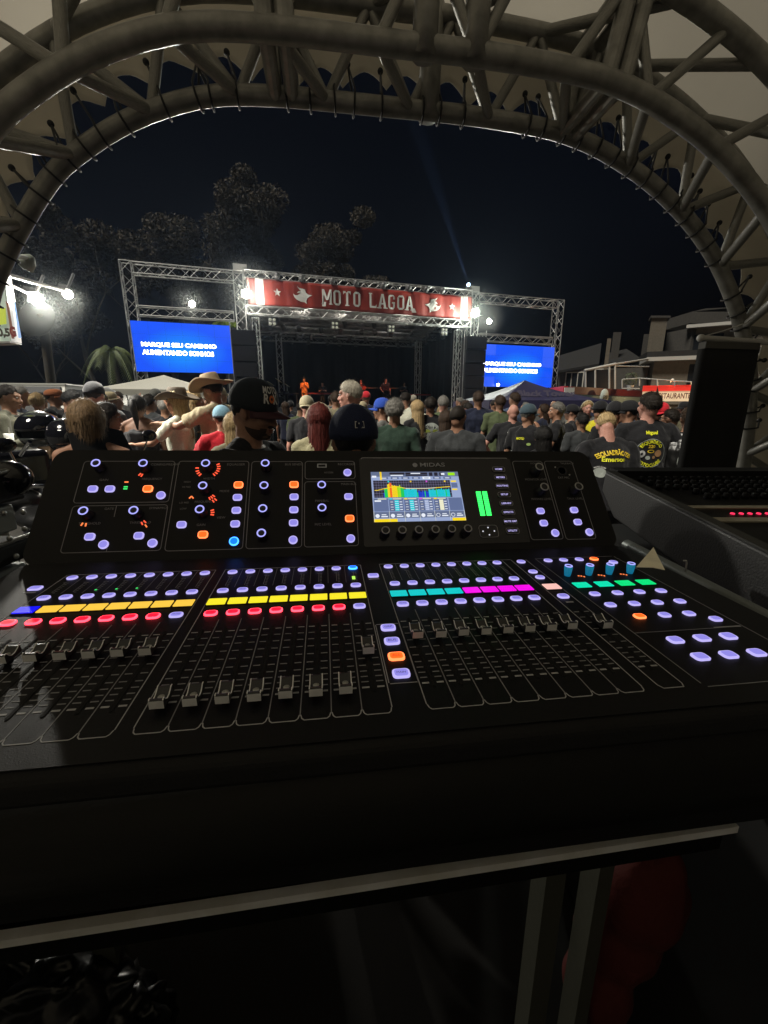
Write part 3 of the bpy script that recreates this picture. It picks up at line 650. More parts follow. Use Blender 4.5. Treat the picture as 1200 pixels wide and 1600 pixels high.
# ------------------------------------------------------------------ trees
BARK = mat('bark', (.045,.038,.027), .9, bump=.6, bscale=6, var=.3)
def tree(label, x, Y, h, spread, n, seed, leafs=.45, lean=0., crown0=.4, fol=FOL):
    random.seed(seed)
    t = thing('tree', label, 'tree', (x, Y, 0), group='trees behind the stage')
    tr = MB(); tips = []
    def limb(p, d, L_, r, depth):
        pts = [p]; rr = [r]; dd = d.copy()
        for i in range(4):
            dd = (dd+Vector((random.gauss(0,.13), random.gauss(0,.13), .06))).normalized(); pts.append(pts[-1]+dd*L_/4); rr.append(r*(1-.13*(i+1)))
        tr.tube(pts, rr, 7 if depth < 2 else 5)
        if depth >= 3: tips.append(pts[-1]); tips.append(pts[2]); return
        for k in range(3 if depth else 4):
            a = random.uniform(0, 6.28); tilt = random.uniform(.35,.85)
            nd = (dd*math.cos(tilt)+Vector((math.cos(a), math.sin(a), .15))*math.sin(tilt)).normalized()
            limb(pts[random.choice((2,3,4))], nd, L_*random.uniform(.55,.75), rr[-1]*.7, depth+1)
    limb(Vector((0,0,0)), Vector((lean,0,1)).normalized(), h*crown0, h*.016, 0)
    tr.build('trunk', BARK, t, True)
    zs = [p.z for p in tips]; zm = max(zs)
    cr = []
    for p in tips:
        q = Vector((p.x*spread, p.y*spread, p.z*h*.93/zm))
        s_ = random.uniform(.6,1.3)*h*.055
        cr.append(leaf_np(q, (s_*1.15, s_*1.15, s_*.8), int(n/len(tips)), leafs))
    Vn = np.concatenate(cr); Fn = np.arange(len(Vn)).reshape(-1,4)
    me = bpy.data.meshes.new('crown'); me.vertices.add(len(Vn)); me.vertices.foreach_set('co', Vn.ravel()); me.loops.add(len(Vn)); me.loops.foreach_set('vertex_index', np.arange(len(Vn))); me.polygons.add(len(Fn)); me.polygons.foreach_set('loop_start', np.arange(0,len(Vn),4)); me.update(calc_edges=True)
    link('crown', me, fol, t); random.seed(seed+99); return t
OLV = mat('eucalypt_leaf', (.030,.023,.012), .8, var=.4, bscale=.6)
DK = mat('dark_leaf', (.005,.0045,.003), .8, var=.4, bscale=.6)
tree('tall dim eucalyptus tree rising above the left truss frame', gx(285,38), 38, 20.3, 1.25, 46000, 11, .30, fol=OLV)
tree('round-crowned tree left of the banner centre, right of the tall eucalyptus', gx(480,42), 42, 19.0, 1.25, 46000, 23, .30, fol=OLV)
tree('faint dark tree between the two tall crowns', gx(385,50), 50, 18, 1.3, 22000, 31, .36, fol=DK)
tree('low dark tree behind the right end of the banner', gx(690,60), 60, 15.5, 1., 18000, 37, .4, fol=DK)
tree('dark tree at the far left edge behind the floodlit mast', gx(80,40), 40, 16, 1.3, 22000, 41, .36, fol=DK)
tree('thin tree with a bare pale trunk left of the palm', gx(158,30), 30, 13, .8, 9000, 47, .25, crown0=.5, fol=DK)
# palm
px_, pY = gx(176,20.5), 20.5
t = thing('palm_tree', 'small palm with drooping lit fronds left of the outer truss tower', 'tree', (px_+.5, pY, 0))
MB().tube([(.3,0,0),(.2,0,1.5),(0,0,2.6),(-.15,0,at(176,548,20.5).z)], [.16,.13,.12,.1], 9).build('trunk', BARK, t, True)
random.seed(5)
PF = mat('palm_leaf', (.10,.13,.045), .6, var=.3, bscale=4)
for k in range(15):
    a = k*2.399; m_ = MB(); L_ = random.uniform(1.4,2.0); up = random.uniform(.3,1.1)
    pts = []
    for i in range(10):
        q = i/9; pts.append(Vector((math.cos(a)*L_*q*.75, math.sin(a)*L_*q*.75, up*q*1.2-2.3*q*q*.9)))
    m_.tube(pts, [.02*(1-.08*i) for i in range(10)], 4)
    for i in range(1, 10):
        for j in range(3):
            p = pts[i-1].lerp(pts[i], j/3); d = (pts[i]-pts[i-1]).normalized(); sdv = Vector((-math.sin(a), math.cos(a), 0))
            for sg_ in (-1,1):
                e = p+(sdv*sg_*.7+d*.6+Vector((0,0,-.45)))*.38*(1-.5*abs(i/9-.4)); wv = d*.03
                m_.add([p-wv, p+wv, e], [(0,1,2)])
    m_.build('frond', PF, t, mtx=Matrix.Translation((-.15,0,at(176,548,20.5).z)))
# bright green shrub behind the left screen's upper right corner
t = thing('potted_shrub', 'bright yellow green lit foliage above the right corner of the left screen', 'plant', S(3.75, 5.02, .4))
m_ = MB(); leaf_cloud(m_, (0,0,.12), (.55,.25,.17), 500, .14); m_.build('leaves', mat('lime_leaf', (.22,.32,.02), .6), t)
MB().box(-.5,-.1,-.1,.5,.1,.0).build('planter', BLACKM, t)

# ------------------------------------------------------------------ lamps at the left: mast with arms, hanging sign, street lamp
ML = thing('lamp_mast', 'leaning wooden pole under the glaring floodlight at the left', 'mast', (gx(78,9.2)+.0, 9.2, 0))
m0 = Vector((gx(78,9.2), 9.2, 0))
bar('pole', Vector((0,0,0)), at(66,492,9.2)-m0, .09, BARK, ML, 10)
MB().lathe([(.02,-.02),(.35,0),(.38,.06),(.02,.1)], 18).build('dish', mat('dish_grey', (.008,.009,.008), .95), ML, True, Matrix.Translation(at(60,500,9.2)-m0) @ Matrix.Rotation(R(70),4,'X'))
KI = thing('kiosk_sign', 'lit pale green hanging price sign with yellow fruit and figures at the left edge', 'sign', (0,0,0))
Ys = 3.4
q = [at(-60,425,Ys), at(8,427,Ys), at(33,538,Ys+.35), at(-60,545,Ys)]
n4 = Vector((0,.12,0))
def slab(P, dv, m, name, parent): return MB().add([*P, *[p+dv for p in P]], [(0,1,2,3),(7,6,5,4),(0,4,5,1),(1,5,6,2),(2,6,7,3),(3,7,4,0)]).build(name, m, parent)
PF_ = [at(-60,424,Ys), at(4,427,Ys), at(14,532,Ys), at(-60,536,Ys)]
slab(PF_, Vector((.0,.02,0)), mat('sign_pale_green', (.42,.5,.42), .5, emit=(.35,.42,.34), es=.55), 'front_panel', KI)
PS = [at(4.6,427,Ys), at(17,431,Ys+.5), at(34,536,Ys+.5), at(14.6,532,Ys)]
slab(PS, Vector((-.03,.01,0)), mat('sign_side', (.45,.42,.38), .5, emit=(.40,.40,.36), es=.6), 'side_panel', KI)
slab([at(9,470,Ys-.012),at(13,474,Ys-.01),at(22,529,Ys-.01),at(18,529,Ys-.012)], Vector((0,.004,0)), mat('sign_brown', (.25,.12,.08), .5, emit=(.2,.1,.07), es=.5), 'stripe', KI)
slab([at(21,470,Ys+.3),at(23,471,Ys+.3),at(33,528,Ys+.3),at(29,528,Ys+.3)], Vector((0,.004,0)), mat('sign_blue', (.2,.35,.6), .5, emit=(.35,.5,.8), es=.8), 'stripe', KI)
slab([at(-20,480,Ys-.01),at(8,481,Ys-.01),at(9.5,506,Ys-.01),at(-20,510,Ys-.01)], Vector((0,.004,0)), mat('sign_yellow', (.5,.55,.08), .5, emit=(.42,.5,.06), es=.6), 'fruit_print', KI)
vs, fs = mesh_vf(text_mesh('0,5', .075, .004)); c_ = at(6,520,Ys-.012)
link('lettering', mk('lettering', [(c_.x+v[0], c_.y, c_.z+v[1]) for v in vs], fs), mat('sign_dark', (.08,.07,.05), .6), KI)
vs, fs = mesh_vf(text_mesh('G', .09, .006)); c_ = at(20,519,Ys-.02)
link('lettering', mk('lettering', [(c_.x+v[0]*.7, c_.y, c_.z+v[1]) for v in vs], fs), mat('sign_red', (.3,.06,.05), .6), KI)
slab([at(-60,536,Ys-.03),at(15,533,Ys-.03),at(34,537,Ys+.45),at(-60,541,Ys-.03)], Vector((0,.0,-.01)), TRIM, 'bottom_edge', KI)
bar('hanger', at(4,427,Ys), at(4,427,Ys)+Vector((0,0,1.2)), .015, ALU, KI); bar('hanger', at(-50,425,Ys), at(-50,425,Ys)+Vector((0,0,1.2)), .015, ALU, KI)
AR = thing('boom_pole', 'long white arm carrying two floodlights out from the hanging sign', 'lamp arm', (0,0,0))
bar('arm', at(10,429,3.9), at(106,456,5.2), .018, TRIM, AR); bar('arm', at(18,446,3.9), at(58,465,4.6), .014, TRIM, AR)
bar('bracket', at(62,444.5,4.55), at(57,462,4.6), .010, TRIM, AR, 6)
AR2 = thing('boom_pole', 'short white arm with an unlit round lamp above the hanging sign', 'lamp arm', (0,0,0))
bar('arm', at(-5,396,2.9), at(43,403,3.4), .014, TRIM, AR2)
MB().lathe([(.02,.06),(.05,.02),(.06,-.03),(.02,-.05)], 14).build('lamp', mat('lamp_grey', (.25,.27,.22), .5), AR2, True, Matrix.Translation(at(42,410,3.4)) @ Matrix.Rotation(R(50),4,'Y'))
flood('glaring white floodlight at the left, in front of the leaning pole', at(57,467,4.6), .06, 380, aim=(1.2,-.6,-1.0), es=60, spot=165)
flood('second white floodlight at the far end of the white arm', at(106,460,5.2), .05, 110, aim=(.9,-.6,-.9), es=14, spot=165)
# ------------------------------------------------------------------ people
def p_ell(c, r, rot=None, n=14, m=10):
    V = [(0,0,1)]; 
    for i in range(1, m):
        a = math.pi*i/m
        for k in range(n): q = 2*math.pi*k/n; V.append((math.sin(a)*math.cos(q), math.sin(a)*math.sin(q), math.cos(a)))
    V.append((0,0,-1))
    V = np.array(V)*np.array(r)
    if rot is not None: V = V @ np.array(Euler([R(x) for x in rot]).to_matrix()).T
    F = [(0,1+k,1+(k+1)%n) for k in range(n)]
    for i in range(m-2):
        for k in range(n): a = 1+i*n+k; b = 1+i*n+(k+1)%n; F.append((a,a+n,b+n,b))
    e = len(V)-1; F += [(e, 1+(m-2)*n+(k+1)%n, 1+(m-2)*n+k) for k in range(n)]
    return V+np.array(c), F
def p_cap(p0, p1, r0, r1, n=12):
    p0 = np.array(p0, float); p1 = np.array(p1, float); d = p1-p0; L_ = np.linalg.norm(d); d = d/max(L_,1e-6)
    a = np.cross(d, (0,0,1.) if abs(d[2]) < .9 else (1.,0,0)); a /= np.linalg.norm(a); b = np.cross(d, a)
    rings = []
    for t in (-80,-50,-20): rings.append((p0+d*r0*math.sin(R(t)), r0*math.cos(R(t))))
    for q in (0,.33,.66,1): rings.append((p0+d*L_*q, r0+(r1-r0)*q))
    for t in (20,50,80): rings.append((p1+d*r1*math.sin(R(t)), r1*math.cos(R(t))))
    V = []
    for c, r in rings:
        for k in range(n): q = 2*math.pi*k/n; V.append(c+(a*math.cos(q)+b*math.sin(q))*r)
    F = [(i*n+k, i*n+(k+1)%n, (i+1)*n+(k+1)%n, (i+1)*n+k) for i in range(len(rings)-1) for k in range(n)]
    F += [tuple(range(n))[::-1], tuple(range((len(rings)-1)*n, len(rings)*n))]
    return np.array(V), F
def p_loft(rings, n=20, sq=2.4):
    """rings: (z, x, y, rx, ry)"""
    V = []
    for z, x, y, rx, ry in rings:
        for k in range(n):
            q = 2*math.pi*k/n; cc, ss = math.cos(q), math.sin(q)
            V.append((x+rx*math.copysign(abs(cc)**(2/sq), cc), y+ry*math.copysign(abs(ss)**(2/sq), ss), z))
    F = [(i*n+k, i*n+(k+1)%n, (i+1)*n+(k+1)%n, (i+1)*n+k) for i in range(len(rings)-1) for k in range(n)]
    F += [tuple(range(n))[::-1], tuple(range((len(rings)-1)*n, len(rings)*n))]
    return np.array(V), F
def fuse(parts, voxel, smooth=3, name='body', noise=0., nscale=9.):
    V = []; F = []; n = 0
    for v, f in parts:
        V.append(v); F += [tuple(i+n for i in q) for q in f]; n += len(v)
    me = mk('tmp', np.concatenate(V), F); o = bpy.data.objects.new('tmp', me); COL.objects.link(o)
    rm = o.modifiers.new('r','REMESH'); rm.mode = 'VOXEL'; rm.voxel_size = voxel; rm.use_smooth_shade = True
    sm = o.modifiers.new('s','SMOOTH'); sm.iterations = smooth; sm.factor = .5
    bpy.context.view_layer.update()
    res = bpy.data.meshes.new_from_object(o.evaluated_get(bpy.context.evaluated_depsgraph_get())); res.name = name
    bpy.data.objects.remove(o); bpy.data.meshes.remove(me)
    if noise:
        from mathutils import noise as NZ
        co = np.empty(len(res.vertices)*3); res.vertices.foreach_get('co', co); co = co.reshape(-1,3)
        no = np.array([v.normal[:] for v in res.vertices])
        dsp = np.array([NZ.noise(Vector((c[0]*nscale*1.3, c[1]*nscale*1.3, c[2]*nscale*.55)))+.5*NZ.noise(Vector((c[0]*nscale*3, c[1]*nscale*3, c[2]*nscale*1.6+c[0]*9))) for c in co])
        co += no*np.maximum(dsp,-.15)[:,None]*noise; res.vertices.foreach_set('co', co.ravel())
    res.shade_smooth(); return res

ARMS = {   # elbow, wrist offsets from the shoulder (x outward), and finger direction
 'down':  ((.07,-.02,-.28), (.09,.05,-.53), (.0,.15,-1)),
 'front': ((.08,-.03,-.27), (-.09,.17,-.22), (-.6,.7,.3)),
 'hip':   ((.17,-.06,-.24), (.03,.05,-.44), (-.5,.5,-.6)),
 'reach': ((.10,.24,-.12), (.05,.50,-.10), (0,1,.1)),
 'reachlow': ((.10,.20,-.20), (.02,.42,-.22), (-.1,1,.1)),
 'raise': ((.16,.13,-.06), (.04,.22,.18), (-.3,.3,1)),
 'phone': ((.10,.08,-.25), (-.06,.24,-.06), (-.3,.3,1)),
 'side':  ((.26,.03,-.12), (.50,.10,-.14), (1,.3,.15)),
 'cup':   ((.07,.02,-.27), (-.02,.25,-.20), (-.5,.8,.1)),
 'up': ((.14,.04,.20), (.06,.08,.46), (0,.1,1)),
}
_body = {}
def head_tf(yaw, pitch, tilt=0.):
    """turn the head about the neck"""
    P = Vector((0, -.01, 1.50))
    return Matrix.Translation(P) @ Euler((R(pitch), R(tilt), R(yaw)), 'XYZ').to_matrix().to_4x4() @ Matrix.Translation(-P)
def tf(vf, M_):
    v, f = vf; A = np.array(M_); return v @ A[:3,:3].T + A[:3,3], f
def upper_tf(lean):
    P = Vector((0, 0, .93)); return Matrix.Translation(P) @ Matrix.Rotation(R(-lean), 4, 'X') @ Matrix.Translation(-P)
def make_body(arms=('down','down'), yaw=0, pitch=0, lean=0, fem=False, wide=1., voxel=.011, sleeve='short', stride=.0, tilt=0):
    key = (arms, yaw, pitch, lean, fem, wide, voxel, sleeve, stride, tilt)
    if key in _body: return _body[key]
    HT = head_tf(yaw, pitch, tilt); UT = upper_tf(lean)
    hd = [p_ell((0,-.012,1.642),(.074,.093,.094)), p_ell((0,.022,1.585),(.059,.068,.082)), p_ell((0,.045,1.545),(.040,.042,.030)),
          p_ell((0,.078,1.652),(.052,.022,.024)),            # brow
          p_cap((0,.090,1.632),(0,.110,1.592),.009,.014,8), p_ell((.012,.099,1.590),(.009,.011,.008)), p_ell((-.012,.099,1.590),(.009,.011,.008)),
          p_ell((.035,.066,1.600),(.024,.022,.026)), p_ell((-.035,.066,1.600),(.024,.022,.026)),   # cheeks
          p_ell((0,.089,1.562),(.024,.014,.0075)), p_ell((0,.087,1.552),(.021,.014,.008)),     # lips
          p_ell((0,.075,1.525),(.024,.02,.017)),
          p_ell((.077,-.008,1.618),(.010,.020,.032),(0,12,-18)), p_ell((-.077,-.008,1.618),(.010,.020,.032),(0,-12,18)),
          p_ell((0,-.05,1.585),(.052,.05,.06))]
    up = [tf(p, HT) for p in hd]
    nr = .050 if fem else .059
    up += [p_cap((0,-.018,1.44),(0,-.008,1.57),nr*1.08,nr), ]
    sh = (.165 if fem else .185)*wide; shz = 1.395
    bw = wide*(.9 if fem else 1.)
    tor = [(.90,0,0,.155*bw,.112*wide),(1.0,0,0,(.145 if fem else .15)*bw,.108*wide),(1.10,0,.0,(.125 if fem else .148)*bw,.105*wide),(1.22,0,0,.155*bw,.112*wide),
           (1.32,0,-.005,.172*bw,.112*wide),(1.39,0,-.01,.165*bw,.092),(1.44,0,-.013,.105*bw,.07),(1.47,0,-.015,.06,.055)]
    up.append(p_loft(tor))
    tra = [p_cap((.03,-.02,1.47),(sh*.93,-.012,1.41),.044,.042), p_cap((-.03,-.02,1.47),(-sh*.93,-.012,1.41),.044,.042)]
    up += tra
    if fem: up += [p_ell((.07*bw,.075*wide,1.27),(.062,.055,.06)), p_ell((-.07*bw,.075*wide,1.27),(.062,.055,.06))]
    armsv = []; sl = []
    tk = .9 if fem else 1.05
    for s, a in ((1, arms[1]), (-1, arms[0])):
        e, wv, fd = ARMS[a]
        S0 = np.array((s*sh, -.01, shz)); E_ = S0+np.array((s*e[0], e[1], e[2])); W_ = S0+np.array((s*wv[0], wv[1], wv[2]))
        armsv += [p_ell(S0,(.055*tk,.055*tk,.055*tk)), p_cap(S0, E_, .049*tk, .038*tk), p_cap(E_, W_, .038*tk, .025*tk)]
        f = np.array((s*fd[0], fd[1], fd[2])); f /= np.linalg.norm(f); fa = W_-E_; fa /= np.linalg.norm(fa)
        sd2 = np.cross(f, (0,0,1.)); 
        if np.linalg.norm(sd2) < .2: sd2 = np.cross(f, (0,1.,0))
        sd2 /= np.linalg.norm(sd2); nn2 = np.cross(sd2, f); Pm = W_+f*.055
        rotm = Matrix((sd2, f, nn2)).transposed()
        pv, pf = p_ell((0,0,0),(.040,.052,.018)); pv = pv @ np.array(rotm).T + Pm; armsv.append((pv, pf))
        for k, (o_, ln) in enumerate(((-.030,.060),(-.010,.072),(.010,.068),(.029,.054))):
            b0 = Pm+f*.035+sd2*o_; b1 = b0+f*ln*.55-nn2*.006; b2 = b1+f*ln*.38-nn2*.02
            armsv += [p_cap(b0,b1,.0095,.0088,8), p_cap(b1,b2,.0088,.0078,8)]
        t0 = W_+f*.02+sd2*.030*(-s); armsv += [p_cap(t0, t0+f*.035+sd2*.028*(-s)-nn2*.008, .012, .010, 8), p_cap(t0+f*.035+sd2*.028*(-s)-nn2*.008, t0+f*.062+sd2*.034*(-s)-nn2*.016, .010, .009, 8)]
        t = .62 if sleeve == 'short' else .12
        if sleeve in ('short',): sl += [p_ell(S0,(.066*tk,.066*tk,.064*tk)), p_cap(S0, S0+(E_-S0)*t, .064*tk, .062*tk)]
        elif sleeve == 'long': sl += [p_ell(S0,(.066*tk,.066*tk,.064*tk)), p_cap(S0, E_, .064*tk, .052*tk), p_cap(E_, E_+(W_-E_)*.93, .052*tk, .038*tk)]
    up += armsv
    lg = []; tr_ = []
    hipx = .088*wide
    for s in (1,-1):
        hp = np.array((s*hipx,0,.90)); kn = np.array((s*(hipx+.01), s*stride*.5+.01, .50)); an = np.array((s*(hipx+.015), s*stride-.02, .09))
        lg += [p_cap(hp, kn, .088*wide, .058), p_cap(kn, an, .058, .038), p_cap(an+np.array((0,-.03,-.04)), an+np.array((0,.13,-.052)), .042, .034)]
        tr_ += [p_cap(hp+np.array((0,0,.02)), kn, .104*wide, .078), p_cap(kn, an+np.array((0,0,.02)), .078, .062)]
    body = fuse([tf(p, UT) for p in up]+lg, voxel, 2, 'body')
    # clothes
    k = 1.09
    st_ = [(.84,0,0,.175*bw*k,.132*wide*k),(.95,0,0,.168*bw*k,.128*wide*k),(1.10,0,.0,(.15 if fem else .162)*bw*k,.124*wide*k),(1.22,0,0,.163*bw*k,.123*wide*k),
           (1.32,0,-.005,.176*bw*k,.120*wide*k),(1.39,0,-.01,.170*bw*k,.10*k),(1.435,0,-.014,.115*bw*k,.079*k),(1.455,0,-.016,.085,.072)]
    if sleeve == 'tank': st_ = st_[:5]+[(1.36,0,-.008,.14*bw,.10)]
    sp = [p_loft(st_)]
    if sleeve == 'vest': sp += []
    if sleeve not in ('tank',): sp += [p_cap((.05,-.022,1.46),(sh*.93,-.012,1.412),.052,.054), p_cap((-.05,-.022,1.46),(-sh*.93,-.012,1.412),.052,.054)]
    else: sp += [p_cap((s*.075,.0,1.34),(s*.06,-.01,1.46),.03,.022) for s in (1,-1)]
    if fem: sp += [p_ell((.07*bw,.078*wide,1.27),(.072,.065,.07)), p_ell((-.07*bw,.078*wide,1.27),(.072,.065,.07))]
    sp += sl
    shirt = fuse([tf(p, UT) for p in sp], max(voxel, .012), 2, 'shirt', noise=.022, nscale=8)
    tro = fuse([tf(p_ell((0,0,.95),(.165*bw,.125*wide,.10)), UT)]+[p_ell((0,0,.90),(.17*bw,.13*wide,.11))]+tr_, .016, 2, 'trousers', noise=.012, nscale=7)
    sm = MB()
    for s in (1,-1):
        an = (s*(hipx+.015), s*stride-.02, .09)
        v, f = p_cap((an[0], an[1]-.04, .055),(an[0], an[1]+.15, .045),.052,.042,10); sm.add(v, f)
    shoes = sm.mesh('shoes', True)
    _body[key] = dict(body=body, shirt=shirt, trousers=tro, shoes=shoes, HT=UT @ HT, UT=UT)
    return _body[key]

from mathutils import noise as NZ
_hair = {}; GZ = .10
def hair_mesh(kind):
    """a shell round the skull; where there is no hair it dips inside the head"""
    if kind in _hair: return _hair[kind]
    th, line_f, line_s, line_b, nzv, strand = dict(
        short=(.016, 36, 6, -34, .009, .003), buzz=(.0035, 40, 2, -34, .0015, 0), curly=(.026, 34, -4, -42, .016, 0), grey=(.017, 36, 4, -34, .007, .002),
        flat=(.012, 30, 2, -30, .005, .001), bob=(.028, 40, -42, -60, .004, .003), long=(.020, 40, -42, -60, .006, .004), pony=(.012, 42, -20, -40, .004, .003),
        thin=(.006, 60, 0, -36, .003, 0), bun=(.010, 42, -15, -42, .004, .002))[kind]
    C = Vector((0,-.010,1.640)); n, m = 56, 36; V = []; FD = []
    for i in range(m+1):
        el = math.pi/2-math.pi*i/m
        for k in range(n):
            az = 2*math.pi*k/n          # 0 = front (+Y)
            d = Vector((math.sin(az)*math.cos(el), math.cos(az)*math.cos(el), math.sin(el)))
            a = abs(math.degrees((az+math.pi) % (2*math.pi)-math.pi))
            ln = line_f+(line_s-line_f)*min(1,a/80) if a < 80 else line_s+(line_b-line_s)*min(1,(a-80)/60)
            ln += 4*math.sin(az*9)+3*NZ.noise(d*4)
            base = 1/math.sqrt((d.x/.076)**2+(d.y/.098)**2+(d.z/.096)**2)
            if math.degrees(el) < -12 and a > 95: base = min(base, .090+.0*el) if True else base
            e = math.degrees(el)-ln; q = max(0, min(1, e/9+.35))
            fd_ = max(0, min(1, (e+3)/32)); t = .0015+fd_*(th + NZ.noise(d*7)*nzv + NZ.noise(d*19)*nzv*.8)
            if kind == 'flat' and d.z > .3: t += .012*max(0, d.y)*d.z+.008*d.z
            r = base*(1-q)*.86+(base+t)*q
            V.append(C+d*r); FD.append(max(0, min(1, (e+4)/(20 if kind == 'buzz' else 13))))
    F = [(i*n+k, (i+1)*n+k, (i+1)*n+(k+1)%n, i*n+(k+1)%n) for i in range(m) for k in range(n)]
    mb = MB(); mb.add(V, F)
    def curtain(z0, z1, a0, r0, r1, back=.0, flare=0., bot=.03):
        N_, J = 60, 18; V = []
        for layer in (0, 1):
            for j in range(J+1):
                q = j/J; z = z0+(z1-z0)*q; qs = min(1, q/.35)
                for i in range(N_+1):
                    az = R(a0+(360-2*a0)*i/N_); rr = (.060+(r0-.060)*math.sin(qs*math.pi/2) if kind == 'long' else r0)+(r1-r0)*q
                    rr += .004*math.sin(i*2.1+math.sin(q*4+i)*1.2)+.003*NZ.noise(Vector((i*.4,q*2,0)))
                    zz_ = z-(bot*abs(NZ.noise(Vector((i*.6,3,0)))) if q > .8 else 0)
                    ins = .024*layer*(1 if j < J else .6)
                    V.append((math.sin(az)*(rr-ins)*.86, math.cos(az)*(rr-ins)-.012-back*q, zz_))
        F = []; W_ = N_+1; Bk = (J+1)*W_
        for j in range(J):
            for i in range(N_):
                a = j*W_+i; F.append((a, a+1, a+W_+1, a+W_)); F.append((Bk+a+W_, Bk+a+W_+1, Bk+a+1, Bk+a))
        for i in range(N_): a = J*W_+i; F.append((a, a+1, Bk+a+1, Bk+a))
        for j in range(J): a = j*W_; F.append((a, a+W_, Bk+a+W_, Bk+a)); a = j*W_+N_; F.append((a+W_, a, Bk+a, Bk+a+W_))
        mb.add(V, F)
    if kind == 'bob': curtain(1.63, 1.515, 62, .118, .098, bot=.012)
    if kind == 'long': curtain(1.715, 1.24, 68, .106, .100, back=.035, bot=.06)
    if kind == 'pony': mb.tube([(0,-.10,1.69),(0,-.145,1.68),(.005,-.155,1.60),(.012,-.135,1.47),(.01,-.125,1.36)], [.022,.034,.040,.030,.008], 10)
    if kind == 'bun':
        v, f = p_ell((0,-.115,1.66),(.045,.04,.045)); mb.add(v, f)
    rs = np.random.RandomState(len(kind)*7+3); nt_ = 0 if kind in ('bald',) else 2600 if kind != 'buzz' else 1200
    if kind in ('buzz','thin'): ln0, sp = .007, .6
    elif kind in ('curly',): ln0, sp = .022, 1.3
    elif kind in ('long','bob','pony','bun'): ln0, sp = .045, .25
    else: ln0, sp = .020, .7
    src = [i for i in range(len(FD)) if FD[i] > .35]; ext_ = list(range(len(FD), len(mb.v))) if kind in ('long','bob') else []
    tv = []; 
    for _ in range(nt_):
        i = src[rs.randint(len(src))] if (not ext_ or rs.rand() < .5) else ext_[rs.randint(len(ext_)//2)]
        p = Vector(mb.v[i])+Vector(rs.normal(0,.006,3)); d = (p-C); d.z *= .6 if i < len(FD) else 0
        d.normalize(); fl = Vector((d.x*.25,d.y*.25-(.2 if kind != 'flat' else -.5),-1)); fl = (fl-d*fl.dot(d)*.9).normalized()
        if kind in ('curly',): fl = Vector(rs.normal(0,1,3)).normalized()
        fl = (fl+Vector(rs.normal(0,.22*sp+.05,3))+d*(.10+.35*sp*rs.rand())).normalized(); L_ = ln0*rs.uniform(.5,1.3)
        sdv = fl.cross(d).normalized()*.0013; p = p+d*.001
        tv += [p-sdv, p+sdv, p+fl*L_]
    mb.add(tv, [(3*k, 3*k+1, 3*k+2) for k in range(len(tv)//3)])
    me = mb.mesh('hair', True); at_ = me.attributes.new('fade','FLOAT','POINT'); fd = np.array(FD+[1.0]*(len(mb.v)-len(FD))); at_.data.foreach_set('value', fd); _hair[kind] = me; return me
_hm = {}
def hair_mat(name, col, strand=.35):
    if name in _hm: return _hm[name]
    m = bpy.data.materials.new('hair_'+name); m.use_nodes = True; N = m.node_tree.nodes; L = m.node_tree.links; b = N['Principled BSDF']
    b.inputs['Roughness'].default_value = .65; b.inputs['Specular IOR Level'].default_value = .25
    tc = N.new('ShaderNodeTexCoord'); mp = N.new('ShaderNodeMapping'); mp.inputs['Scale'].default_value = (160,160,7)
    nz = N.new('ShaderNodeTexNoise'); nz.inputs['Scale'].default_value = 1; nz.inputs['Detail'].default_value = 3
    rp = N.new('ShaderNodeValToRGB'); rp.color_ramp.elements[0].position = .35; rp.color_ramp.elements[1].position = .68
    rp.color_ramp.elements[0].color = (*[c*(1-strand*1.4) for c in col],1); rp.color_ramp.elements[1].color = (*[min(1,c*(1+strand)) for c in col],1)
    bp = N.new('ShaderNodeBump'); bp.inputs['Strength'].default_value = .5; bp.inputs['Distance'].default_value = .004
    L.new(tc.outputs['Object'], mp.inputs[0]); L.new(mp.outputs[0], nz.inputs['Vector']); L.new(nz.outputs['Fac'], rp.inputs[0]); L.new(rp.outputs[0], b.inputs['Base Color'])
    L.new(nz.outputs['Fac'], bp.inputs['Height']); L.new(bp.outputs[0], b.inputs['Normal'])
    atn = N.new('ShaderNodeAttribute'); atn.attribute_name = 'fade'; n2 = N.new('ShaderNodeTexNoise'); n2.inputs['Scale'].default_value = 170; n2.inputs['Detail'].default_value = 2
    L.new(tc.outputs['Object'], n2.inputs['Vector']); ma = N.new('ShaderNodeMath'); ma.operation = 'MULTIPLY_ADD'; ma.inputs[1].default_value = 2.2; mb2 = N.new('ShaderNodeMath'); mb2.operation = 'MULTIPLY_ADD'; mb2.inputs[1].default_value = 3.0; mb2.inputs[2].default_value = -2.05; mb2.use_clamp = True
    L.new(atn.outputs['Fac'], ma.inputs[0]); L.new(n2.outputs['Fac'], ma.inputs[2]); L.new(ma.outputs[0], mb2.inputs[0]); L.new(mb2.outputs[0], b.inputs['Alpha'])
    _hm[name] = m; return m
HAIR = dict(black=(.010,.009,.008), dark=(.018,.013,.009), brown=(.045,.026,.015), bob=(.22,.14,.07), blond=(.42,.30,.15), grey=(.20,.19,.17), white=(.45,.41,.33), red=(.12,.02,.015), stubble=(.05,.04,.03))
SKIN = dict(fair=(.46,.25,.17), tan=(.36,.19,.12), olive=(.28,.15,.09), dark=(.13,.065,.04), pink=(.50,.25,.19))
def skin(k): return mat('skin_'+k, SKIN[k], .5, bump=.1, bscale=120, var=.10, spec=.4)
def cloth(name, col, bump=.35, bs=70, rough=.85): return mat('cloth_'+name, col, rough, bump=bump, bscale=bs, var=.10, spec=.25, sheen=.15)

